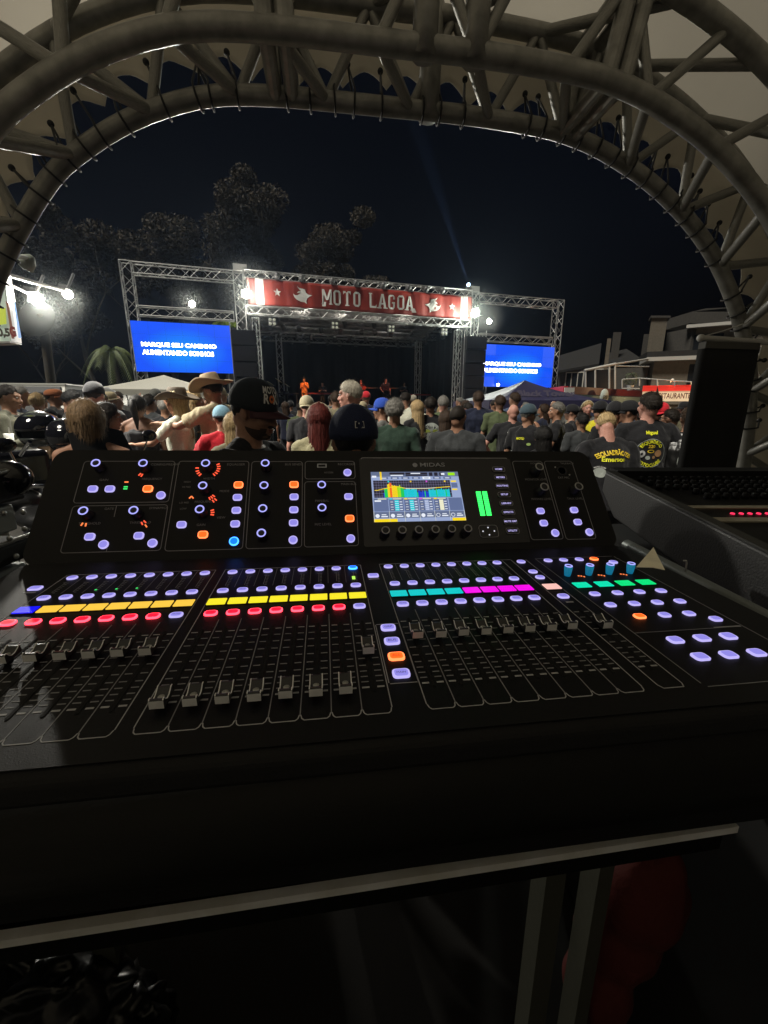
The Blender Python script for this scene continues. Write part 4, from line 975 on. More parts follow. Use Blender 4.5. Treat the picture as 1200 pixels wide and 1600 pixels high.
def cap_parts(par, HT, col, colb=None, back=False, flatcap=False, label=None, ml=None):
    """baseball cap: panelled crown, stitched button and curved brim"""
    M_ = HT @ Matrix.Translation((0,-.010,1.666)) @ Matrix.Rotation(R(180 if back else 0),4,'Z')
    V = []; n, m = 36, 10
    for i in range(m+1):
        el = R(90*(1-i/m)); 
        for k in range(n):
            az = 2*math.pi*k/n; seam = 1-.010*math.exp(-((((az/(2*math.pi)*6) % 1)-.0)/.06)**2)
            x = math.sin(az)*math.cos(el)*.092; y = math.cos(az)*math.cos(el)*.112
            z = (math.sin(el)*.105 if not flatcap else math.sin(el)**.8*.07)
            if y > 0: z += .010*math.cos(el)*math.sin(el)*(y/.112)*3
            V.append((x*seam, y*seam, z*seam))
    for k in range(n):
        az = 2*math.pi*k/n; V.append((math.sin(az)*.090, math.cos(az)*.110, -.022))
    F = [(i*n+k, (i+1)*n+k, (i+1)*n+(k+1)%n, i*n+(k+1)%n) for i in range(m+1) for k in range(n)]
    me = mk('cap', V, F, True); o = link('cap', me, col, par, M_); so = o.modifiers.new('s','SOLIDIFY'); so.thickness = .004
    W_ = []; nb = 14
    for j in range(5):
        for i in range(nb+1):
            a = R(-72+144*i/nb); q = j/4
            r = 1.0+q*(.72 if not flatcap else .35)*math.cos(a)**1.2 if abs(math.cos(a)) > 0 else 1
            x = math.sin(a)*.090*(1+.06*q); y = math.cos(a)*.110*r
            W_.append((x, y, -.014-.030*(abs(x)/.09)**2*q-.012*q))
    F = [(j*(nb+1)+i, j*(nb+1)+i+1, (j+1)*(nb+1)+i+1, (j+1)*(nb+1)+i) for j in range(4) for i in range(nb)]
    br = link('brim', mk('brim', W_, F, True), colb or col, o); so = br.modifiers.new('s','SOLIDIFY'); so.thickness = .005
    MB().lathe([(.009,.0),(.007,.006),(.001,.008)],10).build('button', colb or col, o, True, Matrix.Translation((0,0,.103 if not flatcap else .068)))
    return o
def hat_parts(par, HT, m, band=None, tilt=0, r=1.):
    """cowboy hat: dented crown, curled brim, band"""
    M_ = HT @ Matrix.Translation((0,-.010,1.675)) @ Matrix.Rotation(R(tilt),4,'X')
    V = []; n = 40; prof = [(0,.115),(.03,.110),(.055,.120),(.072,.118),(.082,.095),(.088,.05),(.093,.0),(.12,-.008),(.155,-.006),(.185,.004),(.196,.012)]
    for r_, z in prof:
        for k in range(n):
            q = 2*math.pi*k/n; x = math.sin(q)*r_*.93*r; y = math.cos(q)*r_*1.18*r
            zz_ = z
            if r_ > .1: zz_ += .055*(abs(math.sin(q))**3)*((r_-.093)/.1)**1.4 - .02*abs(math.cos(q))*((r_-.093)/.1)
            elif r_ < .06: zz_ -= .028*math.exp(-(x/.018)**2)
            V.append((x, y, zz_))
    F = [(i*n+k, i*n+(k+1)%n, (i+1)*n+(k+1)%n, (i+1)*n+k) for i in range(len(prof)-1) for k in range(n)]
    o = link('hat', mk('hat', V, F, True), m, par, M_); so = o.modifiers.new('s','SOLIDIFY'); so.thickness = .004
    if band is not None:
        B_ = MB(); B_.tube([(math.sin(2*math.pi*k/24)*.0935*.93*r, math.cos(2*math.pi*k/24)*.0935*1.18*r, .014) for k in range(24)], .009, 6, closed=True); B_.build('band', band, o, True)
    return o
def project(par, shirt_me, verts, faces, m, name='print', side=-1, off=.004):
    """lay flat print (x, z) onto the back (side -1) or chest (+1) of a shirt"""
    bm = bmesh.new(); bv = [bm.verts.new((v[0], 0, v[1])) for v in verts]
    for f in faces:
        try: bm.faces.new([bv[i] for i in f])
        except ValueError: pass
    bmesh.ops.triangulate(bm, faces=bm.faces[:])
    for _ in range(3):
        es = [e for e in bm.edges if e.calc_length() > .025]
        if not es: break
        bmesh.ops.subdivide_edges(bm, edges=es, cuts=1)
    vs = [v.co.copy() for v in shirt_me.vertices]; bvh = BVHTree.FromPolygons(vs, [tuple(p.vertices) for p in shirt_me.polygons])
    for v in bm.verts:
        h = bvh.ray_cast(Vector((v.co.x, side*1.2, v.co.z)), Vector((0,-side,0)))
        v.co.y = (h[0].y if h[0] is not None else side*.1)+side*off
    me = bpy.data.meshes.new(name); bm.to_mesh(me); bm.free()
    if side < 0: pass
    return link(name, me, m, par)
def txt(s, x, z, h, bold=.01, arc=0., wx=None, mirror=False):
    """back print lettering; arc bends it about a centre"""
    vs, fs = mesh_vf(text_mesh(s, 1., bold)); xs = [v[0] for v in vs]; ys = [v[1] for v in vs]
    W_ = max(xs)-min(xs); Hh = .72; cx = (max(xs)+min(xs))/2; cy = (max(ys)+min(ys))/2
    sx = (wx/W_) if wx else h/Hh
    out = []
    for v in vs:
        a = (v[0]-cx)*sx; b = (v[1]-cy)*h/Hh
        if arc: q = a/arc; out.append((x+math.sin(q)*(arc+b), z+math.cos(q)*(arc+b)-arc))
        else: out.append((x+a, z+b))
    return out, fs
def disc(x, z, r, r1=0., n=28):
    V = []
    for k in range(n): q = 2*math.pi*k/n; V += [(x+math.cos(q)*r, z+math.sin(q)*r), (x+math.cos(q)*r1, z+math.sin(q)*r1)]
    return V, [(2*k, 2*((k+1)%n), 2*((k+1)%n)+1, 2*k+1) for k in range(n)]

def person(label, px, top, Y, face=0, hair='short', hc='dark', sk='tan', shirt=None, hat=None, group=None, pants=None, extra=0., eyes=False, arms=('down','down'), head=None, **kw):
    """px/top: where the crown of the head shows in the photo, Y metres away; face = turn from looking at the stage"""
    b = make_body(arms=arms, **kw)
    crown = b['HT'] @ Vector((0,-.01,1.745))
    zt_ = at(px, top, Y).z
    sc_ = (zt_-GZ)/crown.z
    X = at(px, top, Y).x
    rz_ = R(face)
    off = Matrix.Rotation(rz_, 3, 'Z') @ Vector((crown.x, crown.y, 0))*sc_
    sc_ = min(1.13, max(.84, sc_)); gz = zt_-crown.z*sc_ if sc_ in (1.13,.84) else GZ
    t = thing('person', label, 'person', (X-off.x, Y-off.y, gz), rz_, group)
    t.scale = (sc_,)*3
    link('body', b['body'], skin(sk), t)
    so = link('shirt', b['shirt'], shirt or cloth('black', (.010,.010,.012)), t)
    link('trousers', b['trousers'], pants or cloth('dark_trousers', (.02,.02,.025)), t)
    link('shoes', b['shoes'], RUBBER, t)
    HT = b['HT']
    if hair and hair != 'bald': link('hair', hair_mesh(hair), hair_mat(hc, HAIR[hc]), t, HT)
    if eyes:
        for s in (-1,1):
            e = MB(); v, f = p_ell((0,0,0),(.0135,.010,.0085),n=12,m=8); e.add(v, f); eo = e.build('eye', mat('eye_white', (.55,.52,.5), .3), t, True, HT @ Matrix.Translation((s*.031,.0835,1.630)))
            e = MB(); v, f = p_ell((0,.008,-.001),(.0062,.004,.0062),n=10,m=6); e.add(v, f); e.build('iris', mat('iris', (.015,.01,.008), .2), eo, True)
            e = MB(); e.tube([(s*.012,.094,1.6475),(s*.030,.097,1.655),(s*.050,.084,1.650)], [.003,.0042,.0022], 6); e.build('eyebrow', hair_mat(hc, HAIR[hc]), t, True, HT)
        e = MB(); v, f = p_ell((0,.0955,1.562),(.024,.010,.0052)); e.add(v, f); v, f = p_ell((0,.0935,1.553),(.020,.010,.006)); e.add(v, f)
        e.build('lips', mat('lips_'+sk, tuple(c*q for c, q in zip(SKIN[sk], (.75,.42,.42))), .4), t, True, HT)
    if hat:
        if hat[0] == 'cap': cap_parts(t, HT, hat[1], hat[2] if len(hat) > 2 else None)
        elif hat[0] == 'capback': cap_parts(t, HT, hat[1], back=True)
        elif hat[0] == 'flat': cap_parts(t, HT, hat[1], flatcap=True)
        elif hat[0] == 'hat': hat_parts(t, HT, hat[1], hat[2], r=1.05)
        elif hat[0] == 'visor':
            B_ = MB(); B_.tube([(math.cos(math.pi*k/20)*.104, -.01+.02*math.sin(math.pi*k/20), 1.625+.128*math.sin(math.pi*k/20)) for k in range(21)], .010, 8); B_.build('head_band', hat[1], t, True, HT)
    t['_b'] = 0; del t['_b']
    return t, b
CB = cloth('black', (.010,.010,.012)); CG = cloth('charcoal', (.035,.038,.040)); NAVY = cloth('navy', (.010,.014,.035)); OLIVE = cloth('olive', (.075,.095,.045)); GREEN = cloth('bottle_green', (.028,.055,.038))
KHAKI = cloth('khaki', (.16,.145,.09)); GREYC = cloth('grey', (.13,.13,.12)); WHT = cloth('white', (.62,.62,.50)); REDC = cloth('red', (.60,.02,.035)); BLUE = cloth('royal_blue', (.02,.07,.42)); BEIGE = cloth('beige', (.38,.32,.2))
BLU2 = cloth('denim', (.05,.075,.13)); YEL = mat('yellow_print', (.92,.92,.03), .6); YLW2 = mat('amber_print', (.92,.66,.03), .6); WP = mat('shirt_white_print', (.7,.7,.68), .6); GRP = mat('skull_print', (.33,.36,.33), .6); REDPR = mat('red_print', (.5,.04,.03), .6); GRNP = mat('lime_print', (.45,.65,.2), .6)
LEATH = mat('black_leather', (.012,.012,.012), .35, bump=.3, bscale=25)

# ---- near people, left to right
p, b = person('man at the far left edge in an open olive jacket holding a white cup', 10, 603, 4.6, face=-75, hair='short', hc='dark', sk='olive', shirt=cloth('dull_olive',(.10,.10,.07)), arms=('cup','cup'), sleeve='long', eyes=True, pitch=-4)
project(p, b['shirt'], [(-.05,1.10),(.05,1.10),(.075,1.44),(-.075,1.44)], [(0,1,2,3)], CB, 'tee', 1)
c_ = at(15,687,4.25); cup = thing('plastic_cup', 'white plastic cup with a straw held by the man at the left edge', 'cup', c_)
MB().lathe([(.030,-.055),(.042,.06),(.038,.06),(.027,-.05)],18,cap=False).build('cup', mat('cup_white', (.62,.63,.58), .4), cup, True); MB().lathe([(.001,-.053),(.030,-.055),(.030,-.05),(.001,-.05)],18).build('base', mat('cup_white', (.62,.63,.58), .4), cup)
MB().lathe([(.040,.045),(.001,.046)],18).build('drink', mat('drink', (.3,.33,.25), .2), cup); bar('straw', (0,0,-.04), (.015,0,.12), .004, TRIM, cup, 6)
person('person in a blue denim jacket bending forward behind the cup holder', 34, 604, 6.0, face=-60, hair='thin', hc='grey', sk='olive', shirt=BLU2, sleeve='long', lean=14, voxel=.014)
person('fair-haired woman with bare shoulders seen from behind at the left', 56, 614, 6.0, face=10, hair='bun', hc='blond', sk='tan', shirt=cloth('tan_top',(.3,.2,.12)), sleeve='tank', fem=True, voxel=.014)
person('man in an orange brown beanie with a pink scarf facing right', 82, 607, 6.4, face=-75, hair='buzz', hc='stubble', sk='olive', shirt=CB, hat=('flat', cloth('rust',(.30,.10,.035))), sleeve='long', voxel=.014)
person('dark-haired man in a black shirt looking down to the right', 116, 611, 5.1, face=-60, hair='short', hc='black', sk='fair', pitch=-16, sleeve='short', voxel=.014)
person('broad man in a black baseball cap seen from behind at the left', 145, 600, 4.8, face=5, hair='buzz', hc='stubble', sk='pink', shirt=CG, hat=('cap', CB), wide=1.1)
person('person in a pale brown flat cap facing right beside the black cap man', 167, 611, 6.2, face=-80, hair='buzz', hc='grey', sk='olive', hat=('flat', BEIGE), shirt=CB, voxel=.014)
p, b = person('dark-haired woman in a black top facing right behind the bob haircut', 166, 630, 3.6, face=-62, hair='long', hc='dark', sk='tan', sleeve='tank', fem=True, eyes=True, pitch=-6, voxel=.008)
p, b = person('woman with a light brown bob seen from behind in a grey sleeveless jacket', 131, 628, 2.55, face=12, hair='bob', hc='bob', sk='tan', shirt=cloth('sage_grey',(.30,.31,.25)), sleeve='tank', fem=True, wide=1.16, arms=('down','down'), voxel=.009)
project(p, b['shirt'], [(-.13,1.30),(.13,1.30),(.12,1.315),(-.12,1.315)], [(0,1,2,3)], mat('piping', (.5,.52,.42), .6), 'piping', -1)
p, b = person('woman with a black ponytail seen from behind in a black dress', 213, 618, 4.8, face=8, hair='pony', hc='black', sk='dark', sleeve='tank', fem=True, arms=('front','front'), wide=1.12)
p, b = person('woman in a flowered brown cowboy hat and white top stretching an arm left', 276, 612, 4.7, face=88, hair='long', hc='blond', sk='tan', shirt=WHT, fem=True, eyes=True, arms=('reachlow','raise'), hat=('hat', mat('hat_brown', (.07,.05,.03), .8, bump=.3), mat('hat_band', (.3,.25,.15), .7)), pants=cloth('denim_light', (.12,.15,.22)))
fw = MB()
for k in range(5):
    v, f = p_ell((-.10+.015*k, .02*(k % 2)-.05*(k/5), 1.72+.008*(k % 3)), (.022,.022,.020), n=8, m=6); fw.add(v, f)
fw.build('hat_flower', mat('flower', (.6,.52,.3), .7), p, True, b['HT'])
p, b = person('bearded man in a tan cowboy hat and beige waistcoat reaching to the left', 327, 592, 4.7, face=70, hair='short', hc='dark', sk='olive', shirt=BEIGE, eyes=True, arms=('reach','front'), pitch=-14, hat=('hat', mat('hat_tan', (.26,.19,.11), .8, bump=.3), mat('hat_band_dark', (.06,.04,.03), .7)))
project(p, b['shirt'], [(-.045,1.0),(.045,1.0),(.06,1.44),(-.06,1.44)], [(0,1,2,3)], CB, 'tee', 1)
person('blonde woman facing right between the two cowboy hats', 301, 611, 5.3, face=-70, hair='long', hc='blond', sk='pink', shirt=cloth('dark_coat',(.03,.028,.025)), fem=True, sleeve='long', voxel=.012)
p, b = person('man in a pale blue and white cap and bright red t-shirt facing left', 346, 637, 4.1, face=38, hair='buzz', hc='stubble', sk='tan', shirt=REDC, hat=('cap', cloth('pale_blue',(.22,.40,.52)), cloth('off_white',(.5,.5,.45))), arms=('reachlow','down'))
person('dark-suited man behind the flowered hat', 256, 622, 5.8, face=20, hair='short', hc='grey', sk='olive', shirt=CB, sleeve='long', voxel=.014)
person('short-haired person in a dark jacket just right of the ponytail', 232, 617, 6.2, face=-20, hair='short', hc='dark', sk='olive', shirt=CG, sleeve='long', voxel=.014)
person('person in a khaki hooded top behind the man in the MOTO cap', 366, 645, 3.2, face=15, hair='long', hc='blond', sk='fair', shirt=KHAKI, sleeve='long', fem=True)
# the big capped man close to the desk
p, b = person('bearded man close by in a dark cap lettered MOTO with a maroon brim', 399, 601, 1.86, face=-104, hair='buzz', hc='dark', sk='tan', shirt=CB, eyes=True, pitch=-14, voxel=.007, tilt=4)
cp = cap_parts(p, b['HT'] @ Matrix.Rotation(0,4,'X'), mat('cap_dark_twill', (.012,.017,.022), .85, bump=.3, bscale=200), mat('cap_brim_maroon', (.05,.010,.016), .7))
beard = MB(); v, f = p_ell((0,.024,1.578),(.0635,.0705,.083),n=40,m=30)
def bkeep(c): return c[2] < 1.578-.25*abs(c[0]) and c[1] > -.02 and not (abs(c[0]) < .027 and 1.545 < c[2] < 1.572 and c[1] > .05)
fk = [q for q in f if bkeep(sum(v[i] for i in q)/len(q))]
beard.add(v, fk); v2, f2 = p_ell((0,.092,1.5755),(.027,.012,.006)); beard.add(v2, f2); v2, f2 = p_ell((0,.068,1.527),(.030,.026,.018)); beard.add(v2, f2)
beard.build('beard', mat('beard_dark', (.06,.035,.022), .9, bump=.5, bscale=200), p, True, b['HT'])
def cap_print(par, rows, m, name='cap_lettering', zc=.050, th0=0.):
    V = []; F = []
    for s, z, h, wx in rows:
        vs, fs = txt(s, 0, z, h, .03, wx=wx); k0 = len(V)
        for x, z_ in vs:
            q = -x/.10+th0; el = math.asin(max(-.9, min(.95, z_/.110))); V.append((math.sin(q)*math.cos(el)*.0985, math.cos(q)*math.cos(el)*.1195+.004*math.cos(el), z_+.012*math.cos(el)*math.sin(el)*3*.9))
        F += [tuple(i+k0 for i in f) for f in fs]
    return link(name, mk(name, V, F), m, par)
cap_print(cp, [('MOTO', .062, .024, .078), ('R  K', .032, .032, .072)], WP, th0=.42)
V_, F_ = disc(0, .032, .013, .005, 20); V2 = []
for x, z_ in V_:
    q = -x/.10+.42; el = math.asin(z_/.110); V2.append((math.sin(q)*math.cos(el)*.0990, math.cos(q)*math.cos(el)*.1202+.004*math.cos(el), z_+.032*math.cos(el)*math.sin(el)))
link('cap_emblem', mk('cap_emblem', V2, F_), mat('orange_print', (.7,.18,.04), .6), cp)
st__ = MB(); st__.tube([(math.sin(q)*.0925, math.cos(q)*.1125, .006+.010*(q-1.3)) for q in [1.25+.05*k for k in range(9)]], .0022, 6); st__.build('strap', mat('strap_grey', (.35,.35,.33), .5), cp, True)
# navy cap from behind with the small white and navy league emblem
p, b = person('person close by seen from behind in a navy cap with a small white emblem', 552, 643, 1.45, face=4, hair='buzz', hc='black', sk='olive', shirt=NAVY, voxel=.01, wide=1.05)
cp = cap_parts(p, b['HT'], mat('cap_navy_twill', (.009,.016,.055), .85, bump=.3, bscale=200))
em = MB()
def cap_patch(pts, off, mi):
    V = []
    for x, z_ in pts:
        q = math.pi-(x/.10); el = math.asin(max(-.9,min(.95,z_/.105))); V.append((math.sin(q)*math.cos(el)*(.0975+off), math.cos(q)*math.cos(el)*(.1175+off), z_))
    em.mi = mi; em.add(V, [tuple(range(len(pts)))[::-1]])
cap_patch([(.006,.022),(.044,.022),(.044,.046),(.006,.046)], .0, 0)
cap_patch([(.009,.025),(.018,.025),(.021,.033),(.016,.043),(.009,.043)], .0015, 1)
cap_patch([(.020,.036),(.024,.036),(.024,.041),(.020,.041)], .002, 0)
cap_patch([(.037,.025),(.041,.025),(.041,.043),(.038,.043),(.039,.036)], .0015, 1)
eo = em.build('cap_emblem', [WP, NAVY], cp)
person('man in a cream cap and black t-shirt seen from behind left of the red hair', 479, 621, 5.4, face=0, hair='buzz', hc='grey', sk='pink', hat=('capback', cloth('cream',(.42,.38,.25))), arms=('down','down'))
person('woman with dark red hair and a cream visor band seen from behind', 498, 632, 3.1, face=4, hair='long', hc='red', sk='fair', shirt=cloth('cream_lace',(.36,.33,.2), bump=1., bs=30), hat=('visor', cloth('visor_cream',(.50,.44,.3))), fem=True, wide=1.05, sleeve='long')
p, b = person('tall man with a light grey flat-top haircut in profile looking left', 548, 597, 4.1, face=80, hair='flat', hc='white', sk='pink', shirt=CG, eyes=True, arms=('phone','down'), voxel=.009)
person('man in a bright blue baseball cap looking left', 598, 625, 5.0, face=72, hair='buzz', hc='brown', sk='tan', shirt=GREYC, hat=('cap', BLUE), eyes=True)
p, b = person('man with wavy grey hair in a bottle green jacket seen from behind', 617, 626, 4.2, face=-6, hair='curly', hc='grey', sk='tan', shirt=GREEN, sleeve='long', wide=1.05)
p, b = person('blonde person in a black patched waistcoat right of the grey-haired man', 652, 626, 6.0, face=30, hair='long', hc='blond', sk='tan', shirt=CB, fem=True, voxel=.013)
V_, F_ = disc(.07,1.25,.04); project(p, b['shirt'], V_, F_, WP)
p, b = person('man in a black t-shirt with a large grey skull print on the back', 673, 621, 6.1, face=3, hair='short', hc='dark', sk='tan', arms=('hip','down'), wide=1.12)
V_, F_ = disc(0,1.26,.125); F_ = F_; o = project(p, b['shirt'], [(x*1.05, z if z > 1.2 else 1.2-(1.2-z)*1.2) for x, z in V_], F_, GRP)
for sx in (-1,1):
    V_, F_ = disc(sx*.06,1.265,.042); project(p, b['shirt'], [(x, 1.265+(z-1.265)*.6) for x, z in V_], F_, mat('print_green_yellow', (.38,.45,.08), .6), off=.006)
project(p, b['shirt'], [(-.03,1.13),(.03,1.13),(.02,1.20),(-.02,1.20)], [(0,1,2,3)], REDPR, off=.006)
V_, F_ = txt('MOTO LAGOA', 0, 1.07, .016, wx=.2); project(p, b['shirt'], V_, F_, WP)
V_, F_ = txt('RC', -.09, .90, .03); project(p, b['shirt'], V_, F_, WP)
p, b = person('grey-haired man in a green t-shirt with a small white V behind the skull shirt', 693, 619, 6.8, face=-4, hair='grey', hc='grey', sk='pink', shirt=OLIVE, voxel=.013)
V_, F_ = txt('V', 0, 1.30, .05, .03); project(p, b['shirt'], V_, F_, WP)
person('broad man with a dark crew cut in a charcoal t-shirt seen from behind', 716, 633, 3.9, face=-22, hair='buzz', hc='dark', sk='tan', shirt=CG, wide=1.2, yaw=-8)
person('long fair-haired person hidden behind the crew cut man', 697, 642, 4.9, face=5, hair='long', hc='brown', sk='tan', shirt=CG, fem=True, voxel=.013)
person('tall man in a plain navy t-shirt seen from behind', 748, 612, 7.0, face=0, hair='short', hc='brown', sk='tan', shirt=NAVY, wide=1.15)
person('man in an olive green t-shirt with hands down seen from behind', 782, 618, 6.9, face=2, hair='short', hc='brown', sk='tan', shirt=OLIVE, wide=1.1)
p, b = person('bald man in a black t-shirt marked APOIO with a white print', 803, 631, 5.6, face=-8, hair='bald', sk='pink', arms=('hip','down'), wide=1.15)
V_, F_ = txt('APOIO', .0, 1.36, .035, .03, wx=.17); project(p, b['shirt'], V_, F_, WP)
V_, F_ = disc(.0,1.17,.055,.02); project(p, b['shirt'], [(x, 1.17+(z-1.17)*1.5) for x, z in V_], F_, GRP)
p, b = person('man in a blue grey cap with sunglasses on it and a black t-shirt, facing right', 826, 634, 5.0, face=-42, hair='buzz', hc='grey', sk='tan', hat=('cap', cloth('slate',(.05,.08,.10))), yaw=-25)
V_, F_ = txt('MOTO', -.02, 1.33, .03, .03, wx=.10); project(p, b['shirt'], V_, F_, YEL)
V_, F_ = disc(.09,1.26,.026); project(p, b['shirt'], [(x, 1.26+(z-1.26)*.7) for x, z in V_], F_, GRNP)
person('woman with long straight black hair seen from behind, low in the crowd', 850, 667, 4.1, face=10, hair='long', hc='black', sk='tan', fem=True)
person('grey-haired man in black looking left with his hands raised to his chest', 872, 629, 5.8, face=75, hair='grey', hc='grey', sk='tan', eyes=True, arms=('phone','phone'))
person('man in a black cap behind the raised hands of the grey-haired man', 895, 634, 6.6, face=60, hair='buzz', hc='dark', sk='fair', hat=('cap', CB), voxel=.014)
person('fair-haired man with a pale visor band facing the camera in the crowd', 919, 627, 7.0, face=170, hair='short', hc='blond', sk='pink', shirt=GREYC, hat=('visor', cloth('pale_visor',(.5,.48,.36))), eyes=True, voxel=.014)
person('man in a black cap with a yellow collar facing right', 939, 629, 5.6, face=-60, hair='buzz', hc='dark', sk='tan', hat=('cap', CB), shirt=cloth('yellow_vest',(.55,.48,.02)))
person('dark-haired person seen from behind in front of the man in grey', 911, 646, 5.4, face=5, hair='short', hc='black', sk='olive', shirt=CG)
person('man in a plain black cap seen from behind, left of the largest black shirt', 962, 630, 4.9, face=-8, hair='buzz', hc='black', sk='tan', hat=('cap', CB))
person('man in a black cap looking left beside the man with the round club emblem', 985, 629, 4.8, face=60, hair='buzz', hc='black', sk='tan', hat=('cap', CB), eyes=True)
p, b = person('balding man bending forward in a black shirt with yellow arched lettering and round patches', 946, 646, 3.45, face=2, hair='thin', hc='blond', sk='pink', lean=12, pitch=-20, yaw=-20, arms=('hip','down'), wide=1.05, voxel=.010)
V_, F_ = txt('ESQUADRÃO 220', 0, 1.375, .040, .03, arc=.30, wx=.32); project(p, b['shirt'], V_, F_, YLW2)
V_, F_ = txt('Emerson', -.01, 1.315, .038, .03, wx=.20); project(p, b['shirt'], V_, F_, YEL)
V_, F_ = disc(-.12,1.20,.042); project(p, b['shirt'], V_, F_, GRP); V_, F_ = disc(.08,1.15,.034,.018); project(p, b['shirt'], V_, F_, mat('bronze_print', (.4,.22,.1), .6))
V_, F_ = txt('MOTO CLUBE', -.12, 1.25, .012, .02, arc=.06, wx=.08); project(p, b['shirt'], V_, F_, WP)
p, b = person('tall dark-haired man in a black shirt with a large round yellow club emblem', 1018, 614, 3.85, face=-6, hair='short', hc='dark', sk='pink', arms=('down','hip'), wide=1.15, voxel=.009, yaw=14)
V_, F_ = txt('Miguel', 0, 1.385, .030, .03, wx=.11); project(p, b['shirt'], V_, F_, YEL)
V_, F_ = disc(0,1.20,.135,.129,40); project(p, b['shirt'], V_, F_, GRP)
V_, F_ = txt('ESQUADRÃO', 0, 1.31, .030, .03, arc=.105, wx=.22); project(p, b['shirt'], V_, F_, YEL)
V_, F_ = txt('MOTOCLUBE', 0, 1.09, .030, .03, arc=-.115, wx=.22); project(p, b['shirt'], V_, F_, YEL)
V_, F_ = txt('220', 0, 1.265, .028, .03, wx=.06); project(p, b['shirt'], V_, F_, YLW2)
V_, F_ = disc(-.075,1.195,.033,.012); project(p, b['shirt'], V_, F_, WP); V_, F_ = disc(.07,1.20,.032); project(p, b['shirt'], V_, F_, mat('bronze_print', (.4,.22,.1), .6))
V_, F_ = disc(0,1.22,.03,.02); project(p, b['shirt'], [(x, 1.22+(z-1.22)*.5) for x, z in V_], F_, YLW2); V_, F_ = disc(-.02,1.16,.018); project(p, b['shirt'], V_, F_, GRP); V_, F_ = disc(.03,1.165,.014); project(p, b['shirt'], V_, F_, mat('bronze_print', (.4,.22,.1), .6))
person('man in a red baseball cap behind the round club emblem', 1034, 632, 5.0, face=-12, hair='buzz', hc='brown', sk='pink', hat=('capback', REDC))
p, b = person('dark-haired person with sunglasses at the right, left of the black screen', 1050, 640, 4.8, face=40, hair='short', hc='dark', sk='tan', arms=('down','phone'), eyes=True)
gl = MB(); gl.box(-.065,.094,1.618,-.008,.106,1.645); gl.box(.008,.094,1.618,.065,.106,1.645); gl.box(-.01,.098,1.636,.01,.104,1.641); gl.box(-.078,.0,1.634,-.072,.1,1.641); gl.box(.072,.0,1.634,.078,.1,1.641)
gl.build('sunglasses', mat('dark_lens', (.01,.01,.01), .1), p, mtx=b['HT'])
p, b = person('broad man in a black leather waistcoat at the right edge of the crowd', 1082, 636, 3.8, face=-15, hair='short', hc='brown', sk='tan', shirt=LEATH, wide=1.2, arms=('down','up'))
V_, F_ = disc(.0,1.22,.11,.10); project(p, b['shirt'], V_, F_, GRP); V_, F_ = disc(.0,1.20,.04); project(p, b['shirt'], V_, F_, WP)
person('dark-haired person in black right of the black-capped group, half hidden', 1003, 640, 5.8, face=-10, hair='short', hc='dark', sk='olive', voxel=.014)

